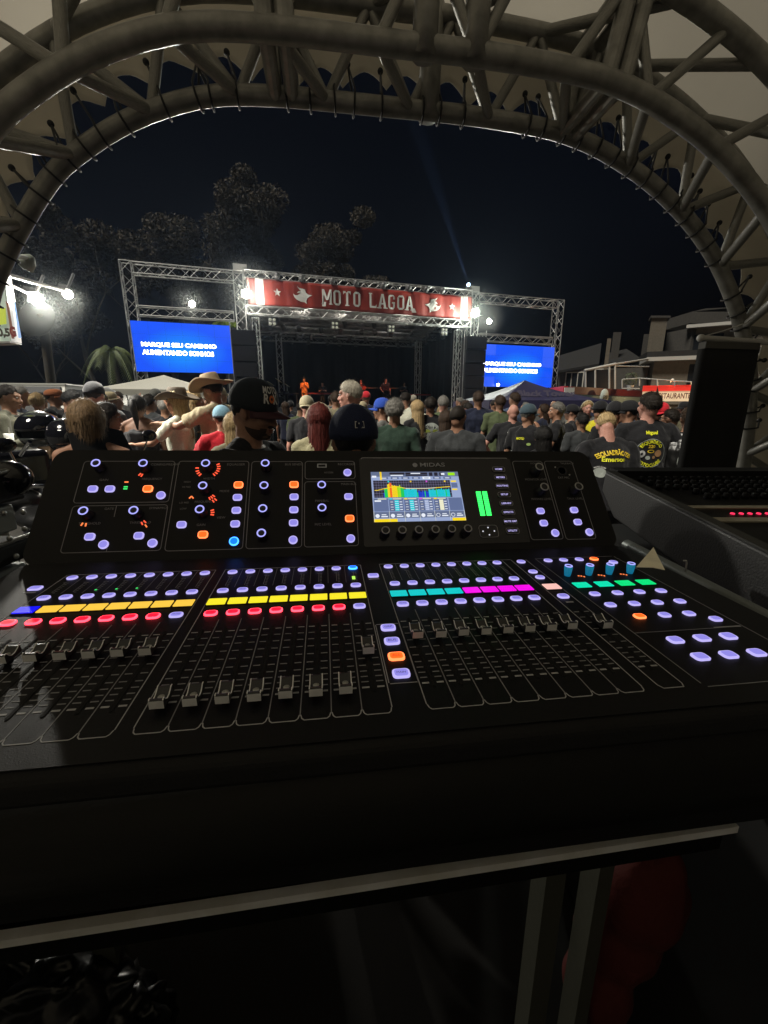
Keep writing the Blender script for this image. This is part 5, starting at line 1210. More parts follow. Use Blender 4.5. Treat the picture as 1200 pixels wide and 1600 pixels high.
# ---- the far crowd: alike small figures, each its own object
random.seed(77)
kinds = [('short','dark',None),('buzz','dark',None),('short','grey',None),('buzz','black','cap'),('bald','dark',None),('grey','white',None),('long','brown',None),('long','blond',None),('buzz','grey','capl'),('short','brown',None)]
cols = [CB, CB, CG, NAVY, GREYC, OLIVE, BEIGE, WHT, BLU2, REDC, CB, KHAKI]
SK = ['tan','fair','olive','pink','tan']
used = [(145,3.9)]
rows_ = [(7.6, 20, 'nearer row'), (9.6, 26, 'middle row'), (12., 30, 'back row')]
SEEN = set()
for Yr, n, Yr_n in rows_:
    for i in range(n):
        px = -10+(1110/n)*(i+.5)+random.uniform(-9,9)
        if Yr > 11 and (px < 150 or 190 < px < 340 or 740 < px < 900): continue
        k = random.choice(kinds); fm = k[0] == 'long'
        hgt = (random.uniform(1.54,1.68) if fm else random.uniform(1.60,1.86))*(.90 if px > 870 else 1)
        Yp = Yr+random.uniform(-.5,.6)
        b = make_body(*random.choice(((('down','down'),18,-4),(('hip','down'),-22,4),(('front','down'),0,-8),(('down','phone'),35,0),(('raise','down'),-40,5),(('down','front'),-12,-16),(('down','down'),60,0))), fem=fm, voxel=.02, wide=1.08 if not fm else 1.)
        for _try in range(9):
         sc_c = random.choice(cols); cn = {id(CB):'black',id(CG):'charcoal',id(NAVY):'navy',id(GREYC):'grey',id(OLIVE):'olive',id(BEIGE):'beige',id(WHT):'off-white',id(BLU2):'denim blue',id(REDC):'red',id(KHAKI):'khaki'}[id(sc_c)]
         hn_2 = 'bald head' if k[0] == 'bald' else ('dark cap' if k[2] == 'cap' else 'cap' if k[2] else {'short':'short ','buzz':'cropped ','grey':'wavy ','long':'long '}[k[0]]+k[1]+' hair')
         wh_ = 'at the far left' if px < 150 else 'under the left screen' if px < 370 else 'left of centre' if px < 500 else 'before mid stage' if px < 640 else 'by the right loudspeakers' if px < 760 else 'by the navy tent' if px < 890 else 'before the restaurant'
         lb_ = 'far spectator with %s and %s top, %s %s' % (hn_2, cn, Yr_n, wh_)
         if lb_ not in SEEN: break
        SEEN.add(lb_)
        t = thing('person', lb_ if True else 'far spectator with %s and %s top, %s %s' % (hn_2, cn, Yr_n, wh_), 'person', (gx(px, Yp), Yp, GZ), R(random.gauss(0,25)), 'distant spectators in the packed crowd')
        t.scale = (hgt/1.745,)*3
        link('body', b['body'], skin(random.choice(SK)), t); link('shirt', b['shirt'], sc_c, t); link('trousers', b['trousers'], cloth('dark_trousers', (.02,.02,.025)), t)
        if k[0] != 'bald': link('hair', hair_mesh(k[0]), hair_mat(k[1], HAIR[k[1]]), t, b['HT'])
        if k[2]:
            key = 'capmesh'
            if key not in _hair:
                o = cap_parts(t, b['HT'], CB); _hair[key] = (o.data, o.children[0].data, o.children[1].data)
            else:
                cc_ = CB if k[2] == 'cap' else random.choice([CB, BEIGE, GREYC, REDC, WHT])
                o = link('cap', _hair[key][0], cc_, t, b['HT'] @ Matrix.Translation((0,-.010,1.666))); link('brim', _hair[key][1], cc_, o)

# ---- performers on the stage
ORC = cloth('orange_shirt', (.65,.22,.06)); 
def perf(label, px, topy, w_, face, shirt, hair, arms=('front','front'), lightc=None, pw=0, fem=False, sk='tan'):
    # depth into the stage w_: solve u for the photo column
    best = min(range(500,1650), key=lambda k: abs(((S(k/100.,0,w_).x)/(S(k/100.,0,w_).y)*1.0315*652*1. +600)-px)); u = best/100.
    P = S(u, 1.6, w_); b = make_body(arms=arms, fem=fem, voxel=.02, sleeve='long' if shirt is ORC else 'short')
    zt_ = at(px, topy, P.y).z; t = thing('performer', label, 'person', P, R(face)); t.scale = ((zt_-1.6)/1.75,)*3
    link('body', b['body'], skin(sk), t); link('shirt', b['shirt'], shirt, t); link('trousers', b['trousers'], shirt if shirt is ORC else cloth('dark_trousers', (.02,.02,.025)), t); link('shoes', b['shoes'], RUBBER, t)
    link('hair', hair_mesh(hair), hair_mat('dark', HAIR['dark']), t, b['HT'])
    return t, P, u
t1_, P1, u1 = perf('performer in orange clothes at the left of the stage', 477, 590, 4.2, 165, ORC, 'curly', ('phone','front'))
perf('performer in black behind a table on the stage, second from the left', 505, 597, 5.0, 175, CB, 'short', sk='pink')
t3_, P3, u3 = perf('long-haired performer behind the grey flat-top man, centre stage', 565, 593, 4.4, 150, CB, 'long', fem=False, sk='pink')
t4_, P4, u4 = perf('long-haired performer in black with bare arms, right of centre stage', 603, 591, 4.2, 190, CB, 'long', ('down','hip'), sk='pink')
perf('rightmost performer holding a dark guitar on the stage', 631, 597, 5.2, 200, CB, 'long')
def gtr(P, rz, label, col):
    t = thing('guitar', label, 'guitar', P, rz)
    MB().prism([(-.22,-.12),(-.05,-.15),(0,-.08),(.1,-.12),(.2,-.05),(.2,.08),(.08,.13),(0,.08),(-.08,.15),(-.22,.12)], 0, .05).build('body', col, t, mtx=Matrix.Rotation(R(90),4,'X'))
    MB().box(.18,-.05,-.025,.75,-.02,.025).build('neck', mat('neck_wood', (.15,.08,.04), .5), t); MB().box(.75,-.05,-.05,.92,-.02,.05).build('headstock', BLACK, t)
gtr(P4+Vector((.0,-.35,1.1)), R(0), 'dark guitar of the performer right of centre', mat('guitar_black', (.02,.01,.01), .25)); gtr(P3+Vector((.1,-.35,1.1)), R(10), 'reddish guitar of the centre stage performer', mat('guitar_red', (.3,.05,.02), .25))
for k, (u, w_) in enumerate(((u1+1.1, 4.2), (u4+2.2, 4.8), (u1-1.2, 4.8))):
    t = thing('keyboard_table', ('low table with a red edge in front of the second performer','low table with a red edge right of the long-haired performer','dark equipment table at the left of the stage')[k], 'table', S(u,1.6,w_), math.atan2(sd_.y, sd_.x))
    MB().box(-.9,-.25,.72,.9,.25,.8).build('top', mat('table_red', (.25,.03,.03), .5) if k < 2 else CB, t)
    for a in (-.8,.8):
        for c2 in (-.2,.2): bar('leg', (a,c2,0), (a,c2,.72), .02, FLH, t)
# cymbals and stands at the left of the stage
t = thing('drum_kit', 'dim drum kit with tilted cymbals left of the orange performer', 'drum kit', S(u1-1.3,1.6,5.4))
for k, (x, z, r) in enumerate(((-.5,1.35,.24),(.0,1.5,.26),(.45,1.25,.2))):
    bar('stand', (x,0,0), (x,0,z), .015, ALU, t); MB().lathe([(.01,.02),(r*.4,.012),(r,0)],20).build('cymbal', mat('brass', (.5,.4,.2), .3, .9), t, True, Matrix.Translation((x,0,z)) @ Matrix.Rotation(R(35),4,'Y'))
MB().lathe([(.28,-.2),(.28,.2)],24).build('bass_drum', BLACK, t, True, Matrix.Translation((0,0,.35)) @ Matrix.Rotation(R(90),4,'X'))
for sx in (-.35,.35): MB().lathe([(.17,-.12),(.17,.12)],20).build('tom', BLACK, t, True, Matrix.Translation((sx,.1,.8)))
# coloured spots that light the performers (they hang in the rig)
for (P_, col, pw, lb) in ((P1,(1,.40,.12),900,'orange'),(P3,(1,.2,.1),700,'red'),(P4,(1,.25,.15),700,'pink red')):
    q = P_+Vector((-.6,-3.0,4.0)); q.z = 5.6; a = (P_+Vector((0,0,1.2))-q).normalized()
    t = thing('spot_lamp', '%s spot lamp in the stage rig aimed at a performer' % lb, 'stage lamp', q, group='coloured spot lamps')
    qm = a.to_track_quat('-Z','Y').to_matrix().to_4x4(); MB().lathe([(.12,0),(.12,.3),(.06,.36)],14).build('housing', PARM, t, True, qm); MB().lathe([(.11,-.002),(.11,.002)],14).build('lens', emis('lens_'+lb, col, 3), t, mtx=qm)
    ld = bpy.data.lights.new('spot_lamp','SPOT'); ld.energy = pw; ld.color = col; ld.spot_size = R(22); ld.spot_blend = .6; ld.shadow_soft_size = .1
    lo = bpy.data.objects.new('spot_light', ld); COL.objects.link(lo); lo.parent = t; lo.matrix_local = Matrix.Translation(a*.03) @ qm
# ------------------------------------------------------------------ arched truss of the desk tent
TX = Vector((.9903,.139,0)); TY = Vector((-.139,.9903,0))
def T(x, z, D): return TX*x+TY*D+Vector((0,0,z))
arch = [(-1.16,.24),(-1.16,1.0),(-1.155,1.4),(-1.12,1.7),(-1.04,1.96),(-.95,2.12),(-.80,2.315),(-.68,2.41),(-.55,2.485),(-.41,2.54),(-.28,2.57),(-.09,2.582),(.2,2.582),(.5,2.58),(.74,2.568),(.86,2.552),(1.0,2.515),(1.19,2.435),(1.36,2.33),(1.49,2.22),(1.6,2.09),(1.70,1.93),(1.77,1.77),(1.82,1.5),(1.835,1.2),(1.84,.24)]
def resample(P, step=.045):
    P = [Vector((p[0], p[1])) for p in P]; out = []
    for i in range(len(P)-1):
        a = P[max(0,i-1)]; b = P[i]; c = P[i+1]; d = P[min(len(P)-1,i+2)]; n = max(1, int((c-b).length/step))
        for k in range(n):
            t = k/n; out.append(.5*((2*b)+(c-a)*t+(2*a-5*b+4*c-d)*t*t+(3*b-a-3*c+d)*t*t*t))
    out.append(P[-1]); return out
IN = resample(arch)
def offset(P, o):
    out = []
    for i, p in enumerate(P):
        t = (P[min(len(P)-1,i+1)]-P[max(0,i-1)]).normalized(); out.append(p+Vector((-t.y, t.x))*o)
    return out
OUT = offset(IN, .25)
cum = [0]
for i in range(len(IN)-1): cum.append(cum[-1]+(IN[i+1]-IN[i]).length)
def along(P, s):
    s = max(0, min(cum[-1]-1e-4, s))
    for i in range(len(P)-1):
        if cum[i+1] > s: q = (s-cum[i])/(cum[i+1]-cum[i]); return P[i].lerp(P[i+1], q)
    return P[-1]
DN, DF = 1.36, 1.60
AT = thing('arched_truss', 'curved aluminium truss arch of the tent over the mixing desk', 'truss', (0,0,0))
for nm, P, D, r in (('inner_chord',IN,DF,.026),('inner_chord',IN,DN,.0275),('outer_chord',OUT,DF,.026),('outer_chord',OUT,DN,.0275)):
    MB().tube([T(p.x,p.y,D) for p in P], r, 14).build(nm, ALU2, AT, True)
SLn = cum[-1]; nb = 25
for k in range(nb):
    s0 = SLn*k/nb; s1 = SLn*(k+.5)/nb; s2 = SLn*(k+1)/nb
    for D, off in ((DN, 0), (DF, .5)):
        a0 = SLn*(k+off)/nb; a1 = SLn*(k+.5+off)/nb; a2 = SLn*(k+1+off)/nb
        A_ = along(IN,a0); B_ = along(OUT,a1); C_ = along(IN,a2)
        bar('brace', T(A_.x,A_.y,D), T(B_.x,B_.y,D), .0155, ALU2, AT, 10)
        if k % 2 == 0 or D == DF: bar('brace', T(B_.x,B_.y,D), T(C_.x,C_.y,D), .0155, ALU2, AT, 10)
    A_ = along(IN,s0); C_ = along(IN,s1); 
    bar('brace', T(A_.x,A_.y,DN), T(C_.x,C_.y,DF), .0155, ALU2, AT, 10)
    A_ = along(OUT,s0); C_ = along(OUT,s2); bar('brace', T(A_.x,A_.y,DF), T(C_.x,C_.y,DN), .0155, ALU2, AT, 10)
# coupling frames where the arch segments are bolted together
for x in (-.10, .86):
    k = min(range(len(IN)), key=lambda i: abs(IN[i].x-x) if IN[i].y > 2.3 else 9); p = IN[k]; t = (IN[k+1]-IN[k-1]).normalized(); o_ = OUT[k]
    for ds in (-.025,.025):
        q = Vector((t.x,t.y))*ds
        for D in (DN, DF): MB().tube([T(p.x+q.x,p.y+q.y-.0,D),T(o_.x+q.x,o_.y+q.y+.0,D)], .024, 12).build('coupling_plate', ALU2, AT)
        for P_ in (p, o_): MB().tube([T(P_.x+q.x,P_.y+q.y,DN),T(P_.x+q.x,P_.y+q.y,DF)], .021, 12).build('coupling_plate', ALU2, AT)
    for D in (DN, DF):
        pass
for D, x0 in ((DN,.30),(DN,.44),(DF,.37)):
    MB().tube([T(x0,2.56,D),T(x0+.01,2.86,D)], .034, 12).build('upright', ALU2, AT, True)

# canopy
CAN = thing('tent_canopy', 'cream fabric canopy stretched over the arched truss above the desk', 'tent', (0,0,0))
cm = bpy.data.materials.new('canopy_fabric'); cm.use_nodes = True; N = cm.node_tree.nodes; L = cm.node_tree.links
b = N['Principled BSDF']; b.inputs['Base Color'].default_value = (.50,.47,.40,1); b.inputs['Roughness'].default_value = .7
tl = N.new('ShaderNodeBsdfTranslucent'); tl.inputs['Color'].default_value = (.50,.46,.38,1); mx = N.new('ShaderNodeMixShader'); mx.inputs[0].default_value = .42
L.new(b.outputs[0], mx.inputs[1]); L.new(tl.outputs[0], mx.inputs[2]); L.new(mx.outputs[0], N['Material Output'].inputs[0])
tc = N.new('ShaderNodeTexCoord'); n1 = N.new('ShaderNodeTexNoise'); n1.inputs['Scale'].default_value = 2.2; n1.inputs['Detail'].default_value = 8; bp = N.new('ShaderNodeBump'); bp.inputs['Strength'].default_value = .4; bp.inputs['Distance'].default_value = .03
L.new(tc.outputs['Object'], n1.inputs['Vector']); L.new(n1.outputs['Fac'], bp.inputs['Height']); L.new(bp.outputs[0], b.inputs['Normal'])
rp = N.new('ShaderNodeValToRGB'); rp.color_ramp.elements[0].color = (.43,.40,.33,1); rp.color_ramp.elements[1].color = (.56,.52,.44,1); rp.color_ramp.elements[0].position = .35; rp.color_ramp.elements[1].position = .65
L.new(n1.outputs['Fac'], rp.inputs[0]); L.new(rp.outputs[0], b.inputs['Base Color'])
E0, E1 = 8, len(IN)-8
def idx(i): return IN[i]
# roof shell running back over the camera
Rf = offset(IN, .31); V = []; nd = 26
Ds = [1.68-3.4*j/nd for j in range(nd+1)]
for j, D in enumerate(Ds):
    for i, p in enumerate(Rf):
        sag = .02*math.sin(i*.55+j*.9)+.03*math.sin(math.pi*((j*3.) % nd)/nd); V.append(T(p.x*1.0, p.y+.35*math.sin(math.pi*j/nd)*(1 if p.y > 2.0 else 0)*min(1,(p.y-2.0)) + sag*.5, D))
nI = len(Rf)
o = link('roof_sheet', mk('roof_sheet', V, [(j*nI+i, j*nI+i+1, (j+1)*nI+i+1, (j+1)*nI+i) for j in range(nd) for i in range(nI-1)], True), cm, CAN)
# front flap with scalloped lower edge tied down by bungees
nB = 66; s_a, s_b = SLn*.15, SLn*.85; V = []; nf = 330
def flap_edge(s):
    q = ((s-s_a)/(s_b-s_a)*nB*.5) % 1.0
    base = .125+.012*math.sin(s*3.1)+.010*math.sin(s*7.7+1)
    return base - .052*(abs(2*q-1)**1.6) + .0
for j in range(9):
    q = j/8
    for i in range(nf+1):
        s = s_a+(s_b-s_a)*i/nf; p = along(IN, s); p2 = along(IN, min(SLn,s+.01)); t = (p2-p).normalized(); n_ = Vector((-t.y,t.x))
        e = flap_edge(s); o_ = e+(.312-e)*q; P_ = p+n_*o_; V.append(T(P_.x,P_.y,1.655+.024*q+.006*math.sin(i*.5)*(1-q)))
fl = link('front_flap', mk('front_flap', V, [(j*(nf+1)+i, j*(nf+1)+i+1, (j+1)*(nf+1)+i+1, (j+1)*(nf+1)+i) for j in range(8) for i in range(nf)], True), cm, CAN)
so = fl.modifiers.new('s','SOLIDIFY'); so.thickness = .002
# bungees: ball, loop round the inner far chord
random.seed(3)
BG = mat('bungee_black', (.008,.008,.008), .6)
for k in range(nB):
    if random.random() < .08: continue
    s = s_a+(s_b-s_a)*(k+.5)/nB+random.uniform(-.012,.012); p = along(IN,s); p2 = along(IN,s+.01); t = (p2-p).normalized(); n_ = Vector((-t.y,t.x))
    if p.y < 1.5: continue
    e = flap_edge(s)+.012+random.uniform(0,.015)
    c = T(p.x,p.y,DF); tw = T(t.x,t.y,0).normalized(); nw = T(n_.x,n_.y,0).normalized()
    sl = random.uniform(-.035,.035)
    ball = c+nw*e+TY*.045+tw*sl
    m_ = MB(); v, f = p_ell(tuple(ball-TY*.002),(.0095,.0095,.0095),n=10,m=7); m_.add(v, f)
    loop = [ball]
    for a in range(9):
        q = R(150-300*a/8) ; loop.append(c+nw*math.cos(q)*-.034*-1*(-1 if False else 1)*(-1)+TY*math.sin(q)*.034+tw*(sl*(.35-.3*a/8)))
    loop.append(ball+TY*-.0)
    m_.tube(loop, .0033, 6)
    m_.build('bungee', BG, CAN, True)

# tall black panel at the right leg
q0 = at(1096,545,1.60); q1 = at(1180,548,1.64); qb = .95
BP = thing('black_panel', 'tall black fabric panel hanging from a white bar at the right leg of the arch', 'panel', (0,0,0))
d_ = Vector((q1.x-q0.x, q1.y-q0.y, 0)); dn = Vector((-d_.y,d_.x,0)).normalized()
V = []; 
for j in range(13):
    for i in range(13):
        p = Vector((q0.x,q0.y,0))+d_*(i/12)+dn*(.010*math.sin(i*.9)*j/12); V.append((p.x, p.y, q0.z-(q0.z-qb)*j/12))
o = link('cloth', mk('cloth', V, [(j*13+i, (j+1)*13+i, (j+1)*13+i+1, j*13+i+1) for j in range(12) for i in range(12)], True), mat('black_cloth', (.004,.004,.004), .95), BP); so = o.modifiers.new('s','SOLIDIFY'); so.thickness = .03; so.offset = 0
h0 = at(1094,529,1.60); h1 = at(1182,534,1.64)
MB().prism([Vector((q0.x,q0.y-.018)), Vector((q1.x,q1.y-.018)), Vector((q1.x,q1.y+.018)), Vector((q0.x,q0.y+.018))], q0.z+.0, h0.z-.012).build('hem', mat('grey_hem', (.06,.058,.05), .8), BP)
bar('bar', at(1095,528,1.60), at(1230,537,1.66), .010, TRIM, BP); 
MB().tube([at(1097,526,1.60), at(1130,517,1.60), at(1165,505,1.63), at(1175,498,1.66)], .0022, 6).build('string', TRIM, BP)
v, f = p_ell(tuple(at(1095,528,1.60)),(.013,.013,.013)); MB().add(v,f).build('end_cap', TRIM, BP, True)

# ------------------------------------------------------------------ mixing console
PIT = .0233
CR = Matrix(((.990192,.138409,-.019057),(.138645,-.990273,.01168),(-.017255,-.014207,-.99975)))
CX = Vector(CR.col[0]); CV = Vector(CR.col[1]); CN = -Vector(CR.col[2])
CO = Vector((-8.638068*PIT, 17.777125*PIT, CAMZ-9.464472*PIT))
CM = basis(CX, -CV, CN, CO)
CON = thing('mixing_console', 'large black digital mixing console with lit purple buttons and colour screen', 'mixing console', mtx=CM)
def L3(u, v, h=0.): return Vector((u*PIT, -v*PIT, h*PIT))
def LM(u, v, h=0.): return Matrix.Translation(L3(u, v, h))
PANEL = mat('panel_black', (.006,.006,.006), .5, bump=.08, bscale=900, spec=.22)
BODY = mat('chassis_black', (.009,.009,.009), .6, bump=.10, bscale=300, spec=.2)
PRINT = mat('panel_print', (.42,.42,.43), .6); PRINTD = mat('panel_print_dim', (.25,.25,.26), .6)
VINYL = mat('armrest_vinyl', (.007,.007,.006), .6, bump=.06, bscale=350, spec=.15)
UL, UR = -11.9, 27.15
# chassis: side profile swept across
prof = [(8.25,-.02),(8.6,-.25),(8.75,-.7),(8.75,-3.2),(8.3,-5.6),(-13.2,-5.6),(-13.6,-4),(-13.1,5.5),(-12.9,5.7),(-7.6,-.55),(-7.4,-.12),(-7.2,-.02)]
b_ = MB(); n = len(prof); V = [L3(UL, v, h) for v, h in prof]+[L3(UR, v, h) for v, h in prof]
b_.add(V, [tuple(range(n)), tuple(range(n,2*n))[::-1]]+[((i+1)%n,i,n+i,n+(i+1)%n) for i in range(n)])
o = b_.build('chassis', BODY, CON); bv = o.modifiers.new('b','BEVEL'); bv.width = .003; bv.segments = 2; bv.limit_method = 'ANGLE'
# padded front rest
ar = MB(); ar.tube([L3(UL+.3,8.3,-2.2),L3(UR-.3,8.3,-2.2)], 1.5*PIT, 22); o = ar.build('armrest', VINYL, CON, True)
# fader deck sheet
def poly_sheet(name, pts, z0, z1, m, parent, mtx=None): return MB().prism(pts, z0, z1).build(name, m, parent, mtx=mtx)
w_, d__ = (UR-UL)*PIT-.002, (8.3+7.3)*PIT
poly_sheet('fader_deck', rrect(w_, d__, .008), -.0006, .0, PANEL, CON, LM((UL+UR)/2, .5, .02))
# upper panel
AL = R(49); BM_ = Matrix.Translation(L3(0,-7.5,.2)) @ Matrix.Rotation(AL, 4, 'X')
def B(u, s, h=0.): return BM_ @ Matrix.Translation((u*PIT, s*PIT, h*PIT))
poly_sheet('upper_panel', rrect((27.0+12.2)*PIT, (7.95+.35)*PIT, .022, 8), -.022, 0, PANEL, CON, B((27.0-12.2)/2, 3.8, 0))
# --- button meshes
def btn_mesh(w_, d_, r, h, name='button'):
    P = rrect(w_*PIT, d_*PIT, r*PIT, 4); n = len(P); m = MB()
    m.mi = 0; m.add([(x,y,0) for x,y in P]+[(x,y,h*PIT*.8) for x,y in P]+[(x*.90,y*.90,h*PIT) for x,y in P]+[(x*.78,y*.76,h*PIT+.0001) for x,y in P],
          [(i,(i+1)%n,n+(i+1)%n,n+i) for i in range(n)]+[(n+i,n+(i+1)%n,2*n+(i+1)%n,2*n+i) for i in range(n)]+[(2*n+i,2*n+(i+1)%n,3*n+(i+1)%n,3*n+i) for i in range(n)])
    m.mi = 1; m.add([(x*.78,y*.76,h*PIT+.0001) for x,y in P], [tuple(range(n))]); return m
def ebtn(c1, c2, nm, es=1.): return [emis(nm+'_rim', c1, es), emis(nm+'_face', c2, es)]
LIL = ebtn(srgb(196,186,255), srgb(146,138,232), 'lilac'); RED_ = ebtn((1,.05,.08), (1,.002,.012), 'red_btn', 4.0); ORA = ebtn((1,.20,.06), (1,.07,.006), 'orange_btn', 2.4)
BLU_ = ebtn((.04,.25,1), (.0,.06,1), 'blue_btn', 4.0)
_bm = {}
def button(mtx, col='L', w_=.52, d_=.42, r=.15, h=.10, name='button', legend=None):
    k = (w_, d_, r, h, col)
    if k not in _bm: _bm[k] = btn_mesh(w_, d_, r, h).mesh('button', False, dict(L=LIL, R=RED_, O=ORA, B=BLU_)[col])
    o = link(name, _bm[k], None, CON, mtx)
    if legend:
        kk = ('lg', legend, w_)
        if kk not in _bm:
            vs, fs = mesh_vf(text_mesh(legend, 1.)); xs = [v[0] for v in vs]; W_ = max(xs)-min(xs); s_ = w_*.52*PIT/W_
            _bm[kk] = mk('legend', [(v[0]*s_, v[1]*s_, h*PIT+.00025) for v in vs], fs)
        link('legend', _bm[kk], mat('legend_ink', (.05,.04,.12), .6), o)
    return o
ROWS = dict(r1=-4.91, r2=-2.44, s=-1.16, m=0.0)
OFF = {1:-8.536, 2:0., 3:9.172}
STRIPC = dict(y=emis('scribble_yellow', srgb(255,205,70), 1.0), y2=emis('scribble_lemon', srgb(252,236,40), 1.0), b=emis('scribble_blue', (.0,.0,1), 1.0), c=emis('scribble_cyan', srgb(0,200,200), 1.0), m=emis('scribble_magenta', srgb(250,0,235), 1.0), p=emis('scribble_pink', srgb(255,196,186), 1.0), g1=emis('scribble_teal', srgb(0,225,175), 1.0), g2=emis('scribble_green', srgb(0,230,125), 1.0))
strip_me = MB().prism(rrect(.88*PIT,.62*PIT,.03*PIT,2), 0, .04*PIT).mesh('scribble_strip')
bez_me = MB().prism(rrect(.98*PIT,.74*PIT,.04*PIT,2), 0, .02*PIT).mesh('strip_bezel')
def strip(u, v, c):
    o = link('scribble_strip', strip_me, STRIPC[c], CON, LM(u, v, .05)); link('bezel', bez_me, BLACKM, o, Matrix.Translation((0,0,-.00045)))
    tx = _bm.get('stx')
    if tx is None:
        vs, fs = mesh_vf(text_mesh('Ch', .30)); tx = _bm['stx'] = mk('strip_text', [(v_[0]*PIT*.6, v_[1]*PIT*.6, .05*PIT) for v_ in vs], fs)
lines = MB(); dim = MB()
def seg(mb, u0, v0, u1, v1, w_=.035, h=.03):
    a = L3(u0,v0,h); b = L3(u1,v1,h); d = (b-a); 
    if d.length < 1e-6: return
    d.normalize(); n_ = Vector((-d.y,d.x,0))*w_*PIT/2; z = Vector((0,0,.0003))
    mb.add([a-n_,b-n_,b+n_,a+n_,a-n_-z,b-n_-z,b+n_-z,a+n_-z],[(0,1,2,3),(0,4,5,1),(2,6,7,3),(1,5,6,2),(3,7,4,0)])
slotm = mat('fader_slot', (.001,.001,.001), .9)
slot_me = MB().prism(rrect(.13*PIT, 4.9*PIT, .06*PIT, 3), 0, .0002).mesh('fader_slot')
stem_me = MB().box(-.03*PIT,-.2*PIT,0,.03*PIT,.2*PIT,.25*PIT).mesh('fader_stem')
# fader cap: silver-nosed cap with a thumb hollow and two chrome edges
def cap_mesh():
    P = [(-.40,.10),(-.42,.40),(-.37,.44),(-.30,.42),(-.22,.30),(-.08,.22),(.08,.23),(.22,.30),(.34,.38),(.40,.37),(.42,.10)]   # (y away, h)
    m = MB(); n = len(P); hw = .22
    V = [(-hw*PIT,y*PIT,h*PIT) for y,h in P]+[(hw*PIT,y*PIT,h*PIT) for y,h in P]
    m.mi = 0; m.add(V, [tuple(range(n)), tuple(range(n,2*n))[::-1]]+[((i+1)%n,i,n+i,n+(i+1)%n) for i in range(1,n)])
    m.mi = 1; m.add(V, [(1,0,n,n+1)]); m.add([(-hw*PIT*1.02,-.425*PIT,.12*PIT),(hw*PIT*1.02,-.425*PIT,.12*PIT),(hw*PIT*1.02,-.435*PIT,.41*PIT),(-hw*PIT*1.02,-.435*PIT,.41*PIT)],[(0,1,2,3)])
    for s in (-1,1): m.tube([(s*hw*PIT*.96,y*PIT,(h+.02)*PIT) for y,h in P[1:10]], .020*PIT, 6)
    m.mi = 2; m.lathe([(.10*PIT,0),(.11*PIT,.03*PIT),(.05*PIT,.06*PIT)], 12, (0,-.0*PIT,.215*PIT)); return m
CAPM = [mat('cap_black', (.02,.02,.02), .35), mat('cap_silver', (.92,.92,.90), .35, .0), mat('cap_dimple', (.38,.38,.35), .4, .4)]
capme = cap_mesh().mesh('fader_cap', False, CAPM)
TV = [1.64,2.15,2.66,3.2,3.75,4.3,4.75,5.1,5.42,5.72,6.03]
def fader(u, v):
    link('fader_slot', slot_me, slotm, CON, LM(u, 3.85, .03)); c = link('fader_cap', capme, None, CON, LM(u, v, .12)); link('fader_stem', stem_me, BLACKM, c, Matrix.Translation((0,0,-.002)))
def ticks(u):
    for k, t in enumerate(TV):
        mb = lines if k in (0,10) else dim
        for a, b2 in ((-.40,-.14),(.14,.40)): seg(mb, u+a, t, u+b2, t, .05 if k != 10 else .08)
random.seed(12)
for bk in (1,2,3):
    o0 = OFF[bk]
    for i in range(8):
        u = o0+i+.5
        sp = (bk == 2 and i == 7)
        button(LM(u, ROWS['r1']), 'B' if sp else 'L', .54,.46,.22, legend='SELECT')
        button(LM(u, ROWS['r2']), 'L', .56,.44,.18, legend='SOLO')
        mute = (bk == 1 and i < 7) or (bk == 2 and i < 7)
        button(LM(u, ROWS['m']), 'R' if mute else 'L', .60,.46,.18, legend='MUTE')
        strip(u, ROWS['s'], ('b' if i == 0 else 'y') if bk == 1 else 'y2' if bk == 2 else ('c' if i < 4 else 'm'))
        ticks(u)
        vcap = 3.05 if bk in (1,3) else (6.15 if i < 7 else 3.9)
        fader(u, vcap+random.uniform(-.02,.02))
        # meter ladder print between the two button rows
        for k in range(7): seg(dim, u+.05, -4.25+.2*k, u+.16, -4.25+.2*k, .05)
        seg(dim, u-.12, -4.3, u+.02, -4.3, .04); seg(dim, u-.02, -4.3, u-.02, -3.1, .03)
    # printed frame of the bank
    e0, e1 = o0, o0+8
    for i in range(9):
        seg(dim if 0 < i < 8 else lines, o0+i, .6 if 0 < i < 8 else -5.35, o0+i, 7.14 if 0 < i < 8 else 7.1)
        if 0 < i < 8: seg(dim, o0+i, -5.3, o0+i, -2.9, .025)
    for i in range(8):
        seg(lines, o0+i+.14, 7.36, o0+i+.86, 7.36)
        for sx in (0,1):
            c0 = (o0+i+.02, 7.12) if sx == 0 else (o0+i+.98, 7.12); c1 = (o0+i+.06, 7.28) if sx == 0 else (o0+i+.94, 7.28); c2 = (o0+i+.14, 7.36) if sx == 0 else (o0+i+.86, 7.36)
            seg(lines, *c0, *c1); seg(lines, *c1, *c2)
    seg(lines, o0, -5.38, o0+8, -5.38)
    for k in (2,3,4) if bk == 1 else (): 
        g_ = MB().box(-.05*PIT,-.03*PIT,0,.05*PIT,.03*PIT,.0006); g_.build('meter_led', emis('led_green', (.05,.8,.15), 1.2), CON, mtx=LM(o0+k+.52, -3.2, .03))
MB().box(-.09*PIT,-.2*PIT,0,.09*PIT,.2*PIT,.0006).build('meter_led', emis('led_lime', (.45,.85,.10), 1.2), CON, mtx=LM(7.45,-3.45,.03))
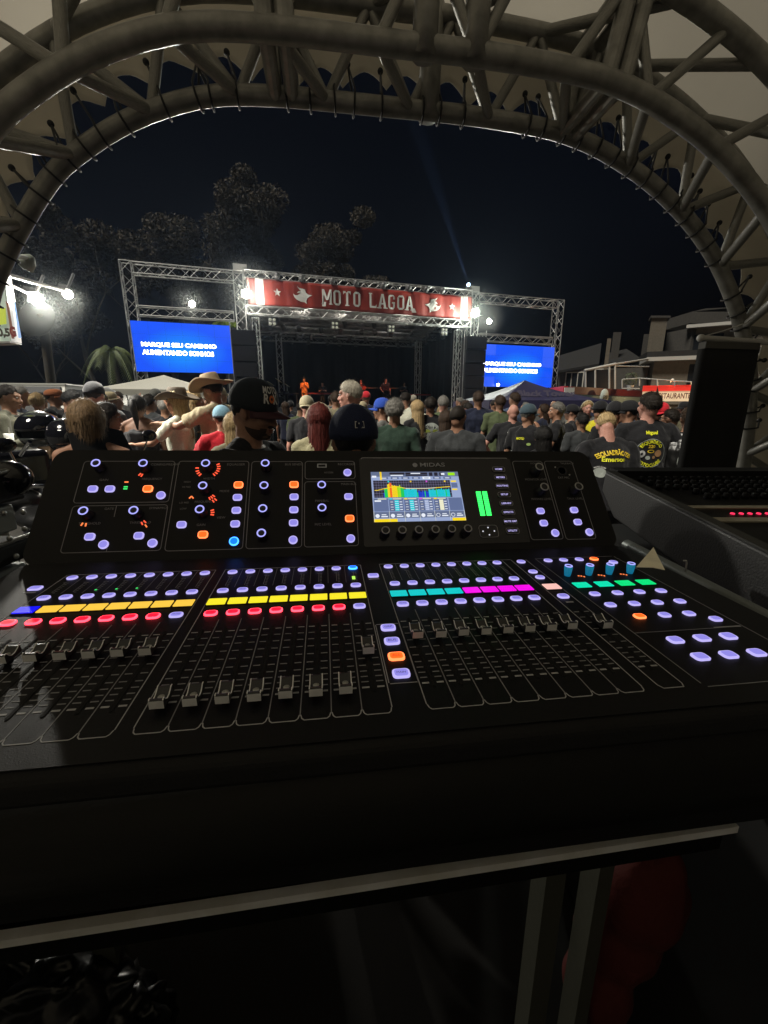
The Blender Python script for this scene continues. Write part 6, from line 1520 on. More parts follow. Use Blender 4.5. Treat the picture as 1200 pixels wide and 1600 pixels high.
# master strip
fader(18.3, 3.15); ticks(18.3); strip(18.3, ROWS['s'], 'p'); button(LM(18.3,0), 'L', .60,.46,.18, legend='MUTE'); button(LM(18.3,-4.92), 'L', .54,.46,.22); button(LM(18.28,-3.30),'L',.54,.44,.2); button(LM(18.29,-2.46),'L',.54,.44,.2)
seg(lines, 17.8,-5.3,17.8,7.1); seg(lines, 18.8,-5.3,18.8,7.1); seg(lines, 17.9,7.3,18.7,7.3); seg(lines,17.8,7.1,17.9,7.3); seg(lines,18.8,7.1,18.7,7.3); seg(lines,17.2,-5.38,17.8,-5.38)
seg(lines, 18.1,.62,18.5,.62,.12)
# middle group column
for k, v in enumerate((2.16,3.25,4.35,5.43)): button(LM(8.61,v), 'O' if k == 2 else 'L', .66,.52,.16, legend=('GRP','BUS','ALL','MAIN')[k])
for a in ((8.12,1.8,9.12,1.8),(9.16,1.84,9.16,5.88),(9.12,5.94,8.12,5.94),(8.08,5.88,8.08,1.84)): seg(lines, *a)
button(LM(8.6,-3.63),'L',.62,.46,.12); seg(lines, 8.3,-3.2,8.9,-3.2,.12); button(LM(-9.15,-3.67),'L',.62,.46,.12); seg(lines,-9.45,-3.2,-8.85,-3.2,.1)
# right section
for u in (20.17,21.25,22.36): button(LM(u,-4.96),'L',.54,.46,.22)
button(LM(23.41,-4.95),'O',.54,.46,.22); button(LM(24.32,-4.3),'L',.54,.46,.22)
for k, u in enumerate((20.12,21.46,22.77,24.08)):
    strip(u, -1.18, ('g1','g1','g2','g2')[k]); 
    button(LM(u+.05,-.08),'L',.56,.42,.16); button(LM(u+.07,1.17),'L',.56,.42,.16)
for k, u in enumerate((20.83,22.17,23.51)): button(LM(u,2.42),'O' if k == 0 else 'L',.56,.42,.16)
button(LM(24.36,3.04),'L',.56,.42,.16)
for u, v in ((20.88,4.5),(22.2,4.49),(23.53,4.48),(20.9,5.74),(22.21,5.74),(23.54,5.74)): button(LM(u,v),'L',.66,.5,.16)
seg(dim,19.5,-5.3,19.5,7.2); seg(dim,19.5,3.75,25,3.75); seg(lines,23.6,3.72,25,3.72,.09); seg(dim,25.1,-5.3,25.1,7.2); seg(dim,19.6,7.4,25,7.4); seg(dim,19.5,-5.38,25,-5.38)
# light encoders with cyan bodies
ring_e = emis('ring_lilac', srgb(170,170,255), 1.2); cyan_e = mat('clear_cyan', (.05,.35,.5), .15, emit=srgb(20,130,175), es=.5, bump=.3, bscale=200)
eb = MB().lathe([(.17*PIT,0),(.20*PIT,.15*PIT),(.23*PIT,.40*PIT),(.23*PIT,.56*PIT),(.20*PIT,.61*PIT)], 18).mesh('encoder_body', True)
tr = MB().tube([(math.cos(2*math.pi*k/20)*.19*PIT, math.sin(2*math.pi*k/20)*.19*PIT, 0) for k in range(20)], .035*PIT, 6, closed=True).mesh('encoder_ring', True)
for k, u in enumerate((20.10,21.47,22.80,24.18)):
    o = link('encoder', eb, cyan_e, CON, LM(u,-2.6,.02)); link('ring', tr, ring_e, o, Matrix.Translation((0,0,.625*PIT))); MB().lathe([(.15*PIT,0),(.14*PIT,.01*PIT)],14).build('cap', BLACK, o, mtx=Matrix.Translation((0,0,.612*PIT)))
for u in (20.85,22.15,23.6):
    for du, dv, c in ((-.12,-.05,(1,.2,.05)),(.02,0,(1,.3,.1)),(.14,.1,(1,.25,.08))): MB().box(-.04*PIT,-.04*PIT,0,.04*PIT,.04*PIT,.0006).build('ring_led', emis('led_orange', (1,.22,.06), 1.3), CON, mtx=LM(u+du,-2.4+dv,.03))
lines.build('deck_print', PRINT, CON)['kind'] = 'stuff'; dim.build('deck_print', PRINTD, CON)['kind'] = 'stuff'
# ---- upper panel furniture
upl = MB()
def bseg(u0, s0, u1, s1, w_=.04, mb=None):
    mb = mb or upl; a = Vector((u0*PIT,s0*PIT,.0003)); b = Vector((u1*PIT,s1*PIT,.0003)); d = (b-a).normalized(); n_ = Vector((-d.y,d.x,0))*w_*PIT/2; z = Vector((0,0,.00025))
    mb.add([a-n_,b-n_,b+n_,a+n_,a-n_-z,b-n_-z,b+n_-z,a+n_-z],[(0,1,2,3),(0,4,5,1),(2,6,7,3),(1,5,6,2),(3,7,4,0)])
def bbox(u0,s0,u1,s1,r=.2):
    P = rrect(u1-u0, s1-s0, r, 3); c = ((u0+u1)/2,(s0+s1)/2); P = [(c[0]+x,c[1]+y) for x,y in P]
    for i in range(len(P)): bseg(*P[i], *P[(i+1)%len(P)])
for bx_ in ((-10.2,3.83,-4.4,7.03),(-10.15,.4,-4.4,3.62),(-4.15,.34,.58,7.03),(.78,.34,4.33,7.0),(4.52,5.53,8.1,7.02),(4.5,.34,8.08,5.3),(20.4,.4,22.85,7.02),(23.05,.35,25.4,7.02)): bbox(*bx_)
bseg(-7.55,.4,-7.55,.9); bseg(-7.55,2.8,-7.55,3.6)
for s_, u, v_, h in (('CONFIG/PREAMP',-5.0,6.75,.13),('GATE',-7.95,3.38,.12),('DYNAMICS',-4.95,3.38,.12),('EQUALISER',-.3,6.75,.13),('BUS SENDS',3.7,6.75,.13),('RECORDER',7.5,6.75,.13),('MAIN BUS',7.6,5.08,.13),('MONITOR',22.4,6.8,.12),('TALKBACK',24.95,6.8,.12),('GAIN',-8.7,5.55,.12),('FREQUENCY',-5.7,5.6,.12),('LOW CUT',-5.7,4.4,.0),('THRESHOLD',-8.9,2.35,.12),('THRESHOLD',-5.9,2.35,.12),('WIDTH',-2.0,5.6,.12),('FREQUENCY',-2.1,3.8,.12),('GAIN',-2.15,2.1,.12),('ACCESS',6.2,6.05,.1),('PAN/BAL',5.7,3.75,.13),('M/C LEVEL',5.75,1.95,.13),('MONITOR LEVEL',22.0,5.35,.13),('PHONES LEVEL',22.0,3.65,.13),('EXT MIC',24.3,5.5,.13),('TALK LEVEL',24.7,3.65,.13),('MODE',-.9,4.6,.12),('VIEW',-.95,2.6,.12)):
    if h <= 0: continue
    vs, fs = mesh_vf(text_mesh(s_, h*1.9)); upl.add([((u+v[0])*PIT,(v_+v[1])*PIT,.0003) for v in vs], fs)
for s_, y_ in (('HIGH',5.35),('HI MID',4.95),('LO MID',3.75),('LOW',3.3)):
    vs, fs = mesh_vf(text_mesh(s_, .18)); upl.add([((-3.4+v[0])*PIT,(y_+v[1])*PIT,.0003) for v in vs], fs)
upl.build('panel_print', PRINTD, CON, mtx=BM_)['kind'] = 'stuff'
ring_me = MB().tube([(math.cos(2*math.pi*k/22)*.25*PIT, math.sin(2*math.pi*k/22)*.25*PIT, 0) for k in range(22)], .045*PIT, 6, closed=True).mesh('knob_ring', True)
knob_me = MB().lathe([(.36*PIT,0),(.35*PIT,.12*PIT),(.30*PIT,.2*PIT),(.28*PIT,.62*PIT),(.24*PIT,.66*PIT),(.01*PIT,.66*PIT)], 20).mesh('knob', True)
def knob(u, s, lit=True, sc_=1.):
    # measured at the lit ring, which stands .66 pitch above the sheet
    o = link('knob', knob_me, BLACK, CON, B(u, s, 0) @ Matrix.Scale(sc_,4))
    link('ring', ring_me, ring_e if lit else mat('ring_grey', (.42,.42,.40), .35, .5), o, Matrix.Translation((0,0,.665*PIT)))
for u, s in ((-9.1,6.73),(-6.17,6.72),(-9.1,3.2),(-6.16,3.18),(-2.16,6.71),(-2.16,4.95),(-2.16,3.18),(1.81,6.71),(1.81,4.93),(1.81,3.17),(1.81,1.40),(5.69,4.94),(5.69,3.16)): knob(u, s-.25)
for u, s in ((9.89,1.38),(11.03,1.37),(12.18,1.36),(13.33,1.36),(14.48,1.37),(15.63,1.37)): knob(u, s-.25, False, 1.)
for u, s in ((22.07,6.29),(22.02,4.54),(24.78,4.55)): knob(u, s-.25, False, 1.15)
MB().lathe([(.42*PIT,0),(.42*PIT,.05*PIT),(.3*PIT,.06*PIT),(.3*PIT,.01*PIT),(.01,.01*PIT)],20).build('microphone_socket', mat('socket_black', (.006,.006,.006), .4), CON, True, B(24.3,6.1,0))
for du, ds in ((-.45,.35),(.55,-.35)): MB().lathe([(.07*PIT,0),(.06*PIT,.04*PIT)],10).build('screw', ALU, CON, True, B(24.3+du,6.1+ds,0))
RB = ((-9.22,4.90),(-8.18,4.89),(-8.68,1.48),(-5.82,1.47),(-3.35,2.18),(0,4.14),(0,3.16),(0,2.16),(3.78,4.13),(3.78,3.13),(3.78,2.15),(7.55,4.10),(21.63,2.7),(21.63,1.72),(24.31,2.73),(24.31,1.74))
for u, s in RB: button(B(u,s-.05),'L',.60,.48,.17)
for u, s in ((-4.93,4.37),(-7.78,.93),(-4.93,.94),(3.77,.91),(7.55,6.08),(7.57,.90),(22.31,.92),(24.98,.91)): button(B(u,s-.05),'L',.58,.58,.285)
for u, s in ((-5.82,4.87),(-1.95,1.44),(0,5.12),(3.76,5.11),(7.56,2.39)): button(B(u,s-.05),'O',.62,.5,.17)
button(B(.02,.87),'B',.60,.60,.29)
MB().add([],[]) 
u_ = MB(); u_.box(-.34*PIT,-.16*PIT,0,.34*PIT,.16*PIT,.0008); o = u_.build('usb_socket', mat('socket_rim', (.40,.42,.46), .3, .8), CON, mtx=B(5.72,6.63)); MB().box(-.26*PIT,-.09*PIT,0,.26*PIT,.09*PIT,.0011).build('opening', BLACKM, o)
LEDO = emis('led_orange', (1,.22,.06), 1.3); LEDR = emis('led_redorange', (1,.10,.04), 1.3)
dash = MB().box(-.11*PIT,-.04*PIT,0,.11*PIT,.04*PIT,.0007).mesh('ring_led')
def dashes(u, s, angs, m, r=.62):
    for a in angs: q = R(a); link('ring_led', dash, m, CON, B(u+math.cos(q)*r, s+math.sin(q)*r, .01) @ Matrix.Rotation(q,4,'Z'))
dashes(-2.16,6.46,[200,215,230,-50,-35,-20,-5,10,25,150+30],LEDR,.72)
dashes(-2.16,4.70,[-62,-50,-38],LEDR,.75); dashes(-2.16,4.70,[-55,-45],LEDR,1.05); dashes(-2.16,2.93,[-10,5,20],LEDR,.65)
dashes(-6.16,2.93,[-60,-45],LEDR,.75); dashes(-6.16,2.93,[-52],LEDO,1.05); dashes(-6.17,6.47,[250,235],LEDR,.62); dashes(-9.1,2.95,[250,270],LEDO,.68)
for u, s, c in ((-7.26,5.37,LEDO),(-7.24,5.0,emis('led_green', (.05,.8,.15), 1.2)),(-7.24,4.85,emis('led_green', (.05,.8,.15), 1.2))): MB().box(-.12*PIT,-.04*PIT,0,.12*PIT,.04*PIT,.0007).build('meter_led', c, CON, mtx=B(u,s,.01))
link('ring_led', dash, LEDO, CON, B(-3.05,4.15,.01) @ Matrix.Rotation(R(50),4,'Z')); link('ring_led', dash, LEDO, CON, B(-2.92,4.15,.01) @ Matrix.Rotation(R(-50),4,'Z'))
# display
DS = link('display', MB().prism(rrect(11.8*PIT, 7.0*PIT, .1*PIT, 2), 0, .0006).mesh('display'), mat('display_surround', (.010,.010,.011), .18, spec=.5), CON, B(14.35, 3.72, .0))
sc = MB(); 
scm = [emis('px_'+n_, srgb(*c), e) for n_, c, e in (('bg',(150,166,205),1.),('dark',(30,28,45),1.),('bar',(95,110,150),1.),('white',(235,240,250),1.),('yellow',(255,220,20),1.),('orange',(255,110,20),1.),('lime',(160,230,10),1.),('green',(20,210,90),1.),('cyan',(10,205,220),1.),('blue',(10,60,205),1.),('magenta',(225,70,215),1.),('grid',(120,118,150),1.),('head',(95,108,140),1.),('cream',(235,232,190),1.))]
SI = {n_: i for i, n_ in enumerate(('bg','dark','bar','white','yellow','orange','lime','green','cyan','blue','magenta','grid','head','cream'))}
SW_, SH_ = 6.60, 4.05
def px_(x0,y0,x1,y1,c,lay=1):
    """rectangle on the display; fractions of its width and height"""
    sc.mi = SI[c]; z = .00065+.00004*lay; X0,X1 = (x0-.5)*SW_*PIT,(x1-.5)*SW_*PIT; Y0,Y1 = (y0-.5)*SH_*PIT,(y1-.5)*SH_*PIT
    sc.add([(X0,Y0,z),(X1,Y0,z),(X1,Y1,z),(X0,Y1,z)],[(0,1,2,3)])
px_(0,0,1,1,'bg',1); px_(0,.9,1,1,'head',2); px_(.1,.83,.12,1,'yellow',4); px_(.01,.88,.06,.92,'white',3); px_(.21,.94,.38,.985,'dark',3); px_(.22,.915,.36,.935,'white',4); px_(.39,.94,.64,.985,'dark',3); px_(.45,.955,.56,.975,'white',4); px_(.39,.91,.64,.935,'dark',3)
for x in (.66,.72,.78): px_(x,.91,x+.04,.985,'dark',3)
px_(.80,.93,.84,.97,'white',4); px_(.88,.92,.96,.98,'lime',3)
for k in range(7): px_(.10+.12*k,.845,.19+.12*k,.895,'bar' if k != 4 else 'white',3); px_(.12+.12*k,.86,.17+.12*k,.875,'white' if k != 4 else 'bar',4)
px_(.02,.47,.89,.82,'dark',2)
for k in range(6): px_(.02,.50+.055*k,.89,.506+.055*k,'grid',3)
for k in range(30): px_(.05+.028*k,.47,.053+.028*k,.82,'grid',3)
random.seed(4)
for k in range(62):
    x = .125+.012*k
    if x < .13: c, h = 'blue', .1
    elif x < .165: c, h = 'green', .19
    elif x < .21: c, h = ('orange' if x > .185 else 'yellow'), .28
    elif x < .27: c, h = 'yellow', .24
    elif x < .31: c, h = 'lime', .23
    elif x < .35: c, h = 'green', .19
    elif x < .49: c, h = 'cyan', .165
    elif x < .62: c, h = ('blue','green')[k % 7 == 3], .11
    else: c, h = ('cyan','green')[k % 9 == 4], .155
    px_(x, .475, x+.0105, .475+h+random.uniform(-.02,.02), c, 5)
for k in range(40):
    x = .03+.0213*k; y = .64+.05*math.exp(-((x-.25)/.08)**2)+.04*max(0,(x-.6))/.3-.03*math.exp(-((x-.04)/.05)**2)
    px_(x, y, x+.0215, y+.013, 'yellow' if x < .35 or x > .7 else 'cream', 7)
for x, c in ((.18,'cyan'),(.43,'yellow'),(.61,'magenta'),(.82,'yellow')): px_(x,.78,x+.018,.81,c,8)
px_(.9,.78,.96,.81,'yellow',3); px_(.9,.61,.96,.64,'yellow',3); px_(.9,.66,.97,.76,'bar',3)
for k in range(5):
    x0 = .01+.165*k; px_(x0,.20,x0+.158,.455,'bar' if k != 5 else 'bg',3); px_(x0+.005,.43,x0+.04,.455,('head','cyan','yellow','magenta','yellow')[k],5); px_(x0+.045,.435,x0+.14,.45,'cream',5)
    if k: 
        for j in range(4): px_(x0+.01,.22+.05*j,x0+.05,.245+.05*j,'head' if j % 2 else 'dark',5); px_(x0+.015,.227+.05*j,x0+.045,.237+.05*j,'white',6); px_(x0+.115,.225+.05*j,x0+.145,.24+.05*j,'white',5)
        px_(x0+.062,.21,x0+.108,.42,'cyan' if k in (1,2) else 'cream' if k == 4 else 'bg',5)
        for j in range(5): px_(x0+.065,.225+.04*j,x0+.105,.233+.04*j,'white',6)
    else: px_(.02,.39,.09,.42,'white',5)
px_(.84,.2,.99,.455,'bar',3)
for k in range(6):
    x0 = .005+.165*k; px_(x0,.07,x0+.16,.19,'head',3); px_(x0+.08,.13,x0+.13,.145,'white',5); px_(x0+.075,.09,x0+.145,.112,'white',5)
    z = .00065+.00004*6; cx0 = (x0+.035-.5)*SW_*PIT; cy0 = (.115-.5)*SH_*PIT; sc.mi = SI['white']; rr = .15*PIT
    if k < 4: sc.add([(cx0+math.cos(2*math.pi*a/14)*rr, cy0+math.sin(2*math.pi*a/14)*rr, z) for a in range(14)], [tuple(range(14))])
    else:
        V_, F_ = disc(cx0, cy0, rr, rr*.75, 16); sc.add([(x, y, z) for x, y in V_], F_)
px_(0,0,.25,.055,'yellow',3); px_(.85,0,1,.055,'yellow',3); px_(.25,.0,.85,.055,'bg',3)
for k in range(7): px_(.165*k+.003,.0,.165*k+.006,.2,'cream',7)
sc.build('screen', scm, DS, mtx=Matrix.Translation(((12.54-14.35)*PIT, (4.05-3.72)*PIT, 0)))
gm = emis('led_meter_green', (.03,.85,.10), 2.4); led = MB().box(-.18*PIT,-.06*PIT,0,.18*PIT,.06*PIT,.0008).mesh('meter_led')
for k in range(13):
    for u in (17.14,17.62):
        hgt = k < 12 or u > 17.3
        link('meter_led', led, gm, DS, Matrix.Translation(((u-14.35)*PIT, (2.42+.155*k-3.72)*PIT, .0006)))
# logo
vs, fs = mesh_vf(text_mesh('MIDAS', .5, .006)); lg = MB(); lg.add([((v[0]*1.35+13.95)*PIT, (v[1]*.95+6.66)*PIT, .0012) for v in vs], fs)
V_, F_ = disc(12.62,6.66,.19,.0,18); lg.add([(x*PIT,y*PIT,.0012) for x,y in V_], F_)
lo_ = lg.build('logo', mat('logo_silver', (.32,.33,.36), .4, .5), CON, mtx=BM_)
fr = MB(); [bseg(*a, w_=.05, mb=fr) for a in ((8.56,7.2,8.52,.45),(8.52,.45,8.7,.33),(8.7,.33,19.9,.36),(19.9,.36,20.05,.5),(20.05,.5,20.1,7.1),(8.56,7.2,8.7,7.32),(8.7,7.32,19.95,7.3),(19.95,7.3,20.1,7.1))]
fr.build('panel_frame', PRINT, CON, mtx=BM_)
# menu buttons at the right of the display
for k, (s, tx) in enumerate(zip((6.24,5.51,4.78,4.04,3.30,2.57,1.84,1.10), ('HOME','METERS','ROUTING','SETUP','LIBRARY','EFFECTS','MUTE GRP','UTILITY'))):
    o = link('menu_button', _bm.setdefault('menu', MB().prism(rrect(.98*PIT,.42*PIT,.14*PIT,4), 0, .0016).mesh('menu_button')), mat('menu_black', (.02,.02,.022), .35), CON, B(19.1, s, .02))
    rr = rrect(.98*PIT,.42*PIT,.14*PIT,4)
    link('rim', _bm.setdefault('mrim', MB().tube([(x,y,.0016) for x,y in rr], .00045, 5, closed=True).mesh('rim')), mat('rim_grey', (.35,.35,.34), .4), o)
    vs, fs = mesh_vf(text_mesh(tx, .20, .004)); link('legend', mk('legend', [(v[0]*PIT, v[1]*PIT, .0019) for v in vs], fs), emis('legend_glow', srgb(200,190,255), 1.), o)
nv = link('navigation_pad', MB().prism(rrect(1.36*PIT,.92*PIT,.2*PIT,4), 0, .0014).mesh('navigation_pad'), mat('menu_black', (.02,.02,.022), .35), CON, B(17.32,1.12,.02))
rr = rrect(1.36*PIT,.92*PIT,.2*PIT,4); MB().tube([(x,y,.0014) for x,y in rr], .00045, 5, closed=True).build('rim', mat('rim_grey', (.35,.35,.34), .4), nv)
for x, y in ((-.42,0),(.42,0),(0,.28),(0,-.28)): MB().lathe([(.05*PIT,0),(.05*PIT,.0004)],8).build('arrow_mark', emis('mark_white', (.8,.8,.9), 1.), nv, mtx=Matrix.Translation((x*PIT,y*PIT,.0014)))

# ------------------------------------------------------------------ table under the console, with aluminium edging
TB = thing('console_table', 'black case table with a scratched aluminium edge under the mixing console', 'table', mtx=basis(TX, TY, (0,0,1), (.333,.313,0)))
MB().box(-1.15,.006,1.225,.0,.62,1.262).build('top', mat('case_black', (.004,.004,.004), .9, spec=.1, bump=.2, bscale=80), TB)
EDG = mat('scratched_aluminium', (.95,.92,.80), .3, .25, bump=.1, bscale=18, var=.25)
MB().box(-1.17,-.002,1.2545,.005,.0055,1.2622).build('edge', EDG, TB)
LGM = mat('leg_paint', (.06,.06,.045), .6, .2, bump=.1)
for (px, yy, w_) in ((856,1372,.030),(932,1362,.022),(175,1480,.03)):
    P = at(px, yy, .46); lo = TB.matrix_world if False else None
    q = Vector((P.x-.333, P.y-.313, 0)); x_ = q.dot(TX); y_ = q.dot(TY)
    MB().box(x_-w_/2, y_-.018, .22, x_+w_/2, y_+.018, 1.224).build('leg', LGM, TB)
# red cloth bag hanging under the table
c_ = at(1000,1400,.50); rb_me = fuse([p_ell((0,0,0),(.075,.05,.09)), p_ell((-.02,.01,-.10),(.07,.05,.09)), p_ell((-.045,0,-.20),(.055,.045,.08)), p_ell((.03,.0,.055),(.035,.03,.04)), p_cap((0,0,.05),(0,0,.16),.02,.012)], .008, 3, 'red_cloth', noise=.014, nscale=9)
rb_me.materials.append(mat('red_cloth', (.08,.006,.003), .8, bump=.3)); o = bpy.data.objects.new('cloth_bag', rb_me); COL.objects.link(o); o.location = c_; tag(o, 'dark red cloth bag hanging under the table at the lower right', 'bag')
# glossy black plastic sack bottom left
c_ = at(122,1570,.42); pb = fuse([p_ell((0,0,0),(.07,.06,.09)), p_ell((.04,.0,-.08),(.08,.07,.09)), p_ell((-.04,.02,.03),(.05,.05,.05))], .007, 1, 'plastic_sack', noise=.05, nscale=22)
pb.materials.append(mat('sack_plastic', (.006,.006,.006), .3)); o = bpy.data.objects.new('plastic_sack', pb); COL.objects.link(o); o.location = c_; tag(o, 'crumpled glossy black plastic sack under the table at the lower left', 'plastic bag')

# ------------------------------------------------------------------ second console at the right
M2 = basis((1,0,0), (0,.9949,.1014), (0,-.1014,.9949), (.60,1.125,1.479))
C2 = thing('mixing_console', 'second mixing console at the right with a grey cheek and a row of red lights', 'mixing console', mtx=M2)
GREYP = mat('cheek_grey', (.022,.022,.023), .55, bump=.15, bscale=250)
ck = [(.0,.0),(.0,-.055),(-.08,-.105),(-1.0,-.125),(-1.0,-.02),(-.55,.0)]
m_ = MB(); n = len(ck); m_.add([(0,y,z) for y,z in ck]+[(.022,y,z) for y,z in ck], [tuple(range(n))[::-1], tuple(range(n,2*n))]+[(i,(i+1)%n,n+(i+1)%n,n+i) for i in range(n)])
o = m_.build('side_cheek', GREYP, C2); bv = o.modifiers.new('b','BEVEL'); bv.width = .006; bv.segments = 3
MB().box(.0,-1.0,.0005,.022,-.005,.004).build('cheek_top', mat('cheek_top_olive', (.022,.022,.018), .5), C2)
MB().box(.0225,-1.0,-.10,.75,.0,-.012).build('surface', PANEL, C2)
MB().box(.0225,-.02,-.012,.75,.02,.006).build('back_rail', BODY, C2)
kn = MB().lathe([(.0075,0),(.0065,.012),(.001,.0125)], 10).mesh('knob', True); KNM = mat('knob_matt', (.006,.006,.006), .9, spec=.15)
for j in range(5):
    for i in range(26):
        if j < 3 or i > 2: link('knob', kn, KNM, C2, Matrix.Translation((.07+i*.0215, -.055-.036*j, -.012)))
BGE = mat('beige_tape', (.26,.235,.17), .7, bump=.1)
MB().box(.045,-.272,-.0118,.75,-.256,-.009).build('label_strip', BGE, C2); MB().box(.03,-.350,-.0118,.75,-.328,-.009).build('label_strip', BGE, C2)
rl = emis('led_red', (1,.03,.10), 1.4); lm = MB().lathe([(.0042,0),(.004,.002),(.001,.003)], 10).mesh('led')
for i in range(34): link('channel_led', lm, rl, C2, Matrix.Translation((.112+.0178*i, -.302, -.0115)))
for i in range(32):
    MB().box(-.0015,-.6,0,.0015,-.39,.0004).build('fader_slot', slotm, C2, mtx=Matrix.Translation((.10+.02*i, 0, -.0118)))
fc = thing('added_flight_case', 'black flight case added to darken the floor under the second console', 'flight case', (0,0,0))  # box added so that the floor at the right stays black
o = MB().box(.56,.33,.225,1.40,1.12,1.335).build('shell', BLACKM, fc); bv = o.modifiers.new('b','BEVEL'); bv.width = .01
for z in (.24,1.32): MB().box(.553,.323,z,1.407,.33,z+.02).build('edge_rail', mat('case_edge', (.03,.03,.028), .5, .5), fc)
t = thing('metal_rail', 'dull metal tube running between the two consoles', 'rail', (0,0,0))
bar('tube', (.4618,.755,1.395), (.493,.30,1.390), .010, mat('dull_tube', (.20,.22,.21), .45, .6), t, 14); bar('tube', (.470,.62,1.372), (.488,.30,1.366), .006, mat('dull_tube2', (.22,.22,.18), .5, .4), t, 10)
t = thing('cable_hook', 'thin bent chrome wire hook standing beside the console edge', 'hook', (0,0,0))
MB().tube([at(1071,893,.56), at(1073,880,.56), at(1072,876,.56), at(1068,876,.56)], .0011, 6).build('wire', TRIM, t, True)
t = thing('folded_card', 'folded beige paper card standing at the right edge of the console', 'card', (0,0,0))
a, b2, c2 = at(994,886,.575), at(1021,855,.64), at(1045,902,.545); d2 = (a+c2)/2+Vector((0,-.002,-.001))
CARD = mat('card_beige', (.92,.84,.62), .75, bump=.1, bscale=40, var=.1)
o = MB().add([a,b2,d2,c2], [(0,2,1),(2,3,1)]).build('card', CARD, t); so = o.modifiers.new('s','SOLIDIFY'); so.thickness = .0012

# ------------------------------------------------------------------ equipment at the left
RK = thing('rack_case', 'black equipment rack with layered units and riveted corners at the left edge', 'equipment rack', (0,0,0))
UNIT = mat('unit_grey', (.24,.26,.25), .45, .3, bump=.1); 
zs = [(1.475,1.53,BLACK),(1.418,1.470,UNIT),(1.362,1.400,BLACKM),(1.300,1.352,UNIT),(1.235,1.29,UNIT),(.25,1.225,BLACKM)]
for k, (z0, z1, m) in enumerate(zs):
    o = MB().box(-1.3,.20,z0,-.70-(.01 if k % 2 else 0),.80-.02*(k % 2),z1).build('unit', m, RK); bv = o.modifiers.new('b','BEVEL'); bv.width = .006; bv.segments = 3
bar('edge_rail', (-.700,.2,1.533), (-.700,.80,1.533), .006, ALU2, RK); bar('edge_rail', (-.699,.2,1.405), (-.699,.79,1.405), .004, ALU2, RK, 8); bar('edge_rail', (-.699,.2,1.295), (-.699,.79,1.295), .003, ALU2, RK, 8)
v, f = p_ell((-.72,.79,1.515),(.04,.04,.035)); MB().add(v,f).build('ball_corner', mat('black_gloss', (.01,.01,.012), .12), RK, True)
for y, z in ((.74,1.46),(.78,1.452),(.74,1.412),(.775,1.42),(.60,1.385),(.70,1.382),(.745,1.375),(.77,1.37),(.5,1.345)):
    v, f = p_ell((-.696,y,z),(.004,.0055,.0055),n=8,m=6); MB().add(v,f).build('rivet', ALU, RK, True)
dome = fuse([p_ell((-1.0,.62,1.55),(.26,.17,.085)), p_ell((-.86,.68,1.54),(.13,.12,.07))], .012, 3, 'cover', noise=.03, nscale=7)
dome.materials.append(mat('dark_cover', (.018,.02,.016), .7, bump=.2)); o = bpy.data.objects.new('fabric_cover', dome); COL.objects.link(o); tag(o, 'dark rounded fabric cover lying on the equipment rack at the left edge', 'cover')
# motorcycle with helmets
MX, MY = gx(66,2.7), 2.75
MO = thing('motorcycle', 'black touring motorcycle with chrome bars at the left, helmets on top', 'motorcycle', (MX, MY, 0), R(-25))
GL = mat('black_gloss', (.01,.01,.012), .12); CHR = mat('chrome', (.6,.6,.6), .1, 1.)
for x in (-.75,.75):
    wh = MB().tube([(x+math.cos(2*math.pi*k/32)*.29,0,.32+math.sin(2*math.pi*k/32)*.29) for k in range(32)], .055, 10, closed=True).build('wheel', RUBBER, MO, True)
    for k in range(10): q = 2*math.pi*k/10; bar('spoke', (x,0,.32), (x+math.cos(q)*.25,0,.32+math.sin(q)*.25), .006, CHR, wh, 5)
    MB().lathe([(.07,-.05),(.07,.05)],14).build('hub', CHR, wh, True, Matrix.Translation((x,0,.32)) @ Matrix.Rotation(R(90),4,'X'))
tank = fuse([p_ell((.18,0,.92),(.28,.17,.15)), p_ell((-.1,0,.86),(.2,.12,.1))], .014, 3, 'tank'); link('tank', tank, GL, MO)
seat = fuse([p_ell((-.3,0,.88),(.28,.16,.08)), p_ell((-.62,0,.98),(.18,.15,.08))], .014, 3, 'seat'); link('seat', seat, LEATH, MO)
MB().box(-.25,-.14,.35,.3,.14,.7).build('engine', mat('engine_alu', (.25,.25,.25), .4, .8), MO)
o = MB().box(-.95,-.24,1.06,-.55,.24,1.34).build('top_case', GL, MO); bv = o.modifiers.new('b','BEVEL'); bv.width = .05; bv.segments = 3
for s in (-1,1):
    bar('fork', (.75,s*.09,.32), (.52,s*.09,1.1), .022, CHR, MO); o = MB().box(-.9,s*.35-.12,.5,-.4,s*.35+.12,.85).build('pannier', GL, MO); bv = o.modifiers.new('b','BEVEL'); bv.width = .05; bv.segments = 3
    MB().tube([(.5,0,1.12),(.42,s*.2,1.2),(.25,s*.38,1.22),(.15,s*.42,1.2)], .013, 8).build('handlebar', CHR, MO, True)
    bar('mirror_stalk', (.3,s*.33,1.22), (.34,s*.4,1.42), .006, CHR, MO, 6); v, f = p_ell((.34,s*.42,1.45),(.02,.06,.04)); MB().add(v,f).build('mirror', GL, MO, True)
MB().lathe([(.02,.1),(.09,.05),(.1,0)],18).build('headlight', CHR, MO, True, Matrix.Translation((.66,0,1.0)) @ Matrix.Rotation(R(90),4,'Y'))
ws = MB().add([(.62,-.2,1.1),(.62,.2,1.1),(.45,.16,1.5),(.45,-.16,1.5),(.64,0,1.12),(.47,0,1.54)],[(0,4,5,3),(4,1,2,5)]).build('windscreen', mat('smoke_screen', (.02,.02,.02), .1), MO); so = ws.modifiers.new('s','SOLIDIFY'); so.thickness = .004
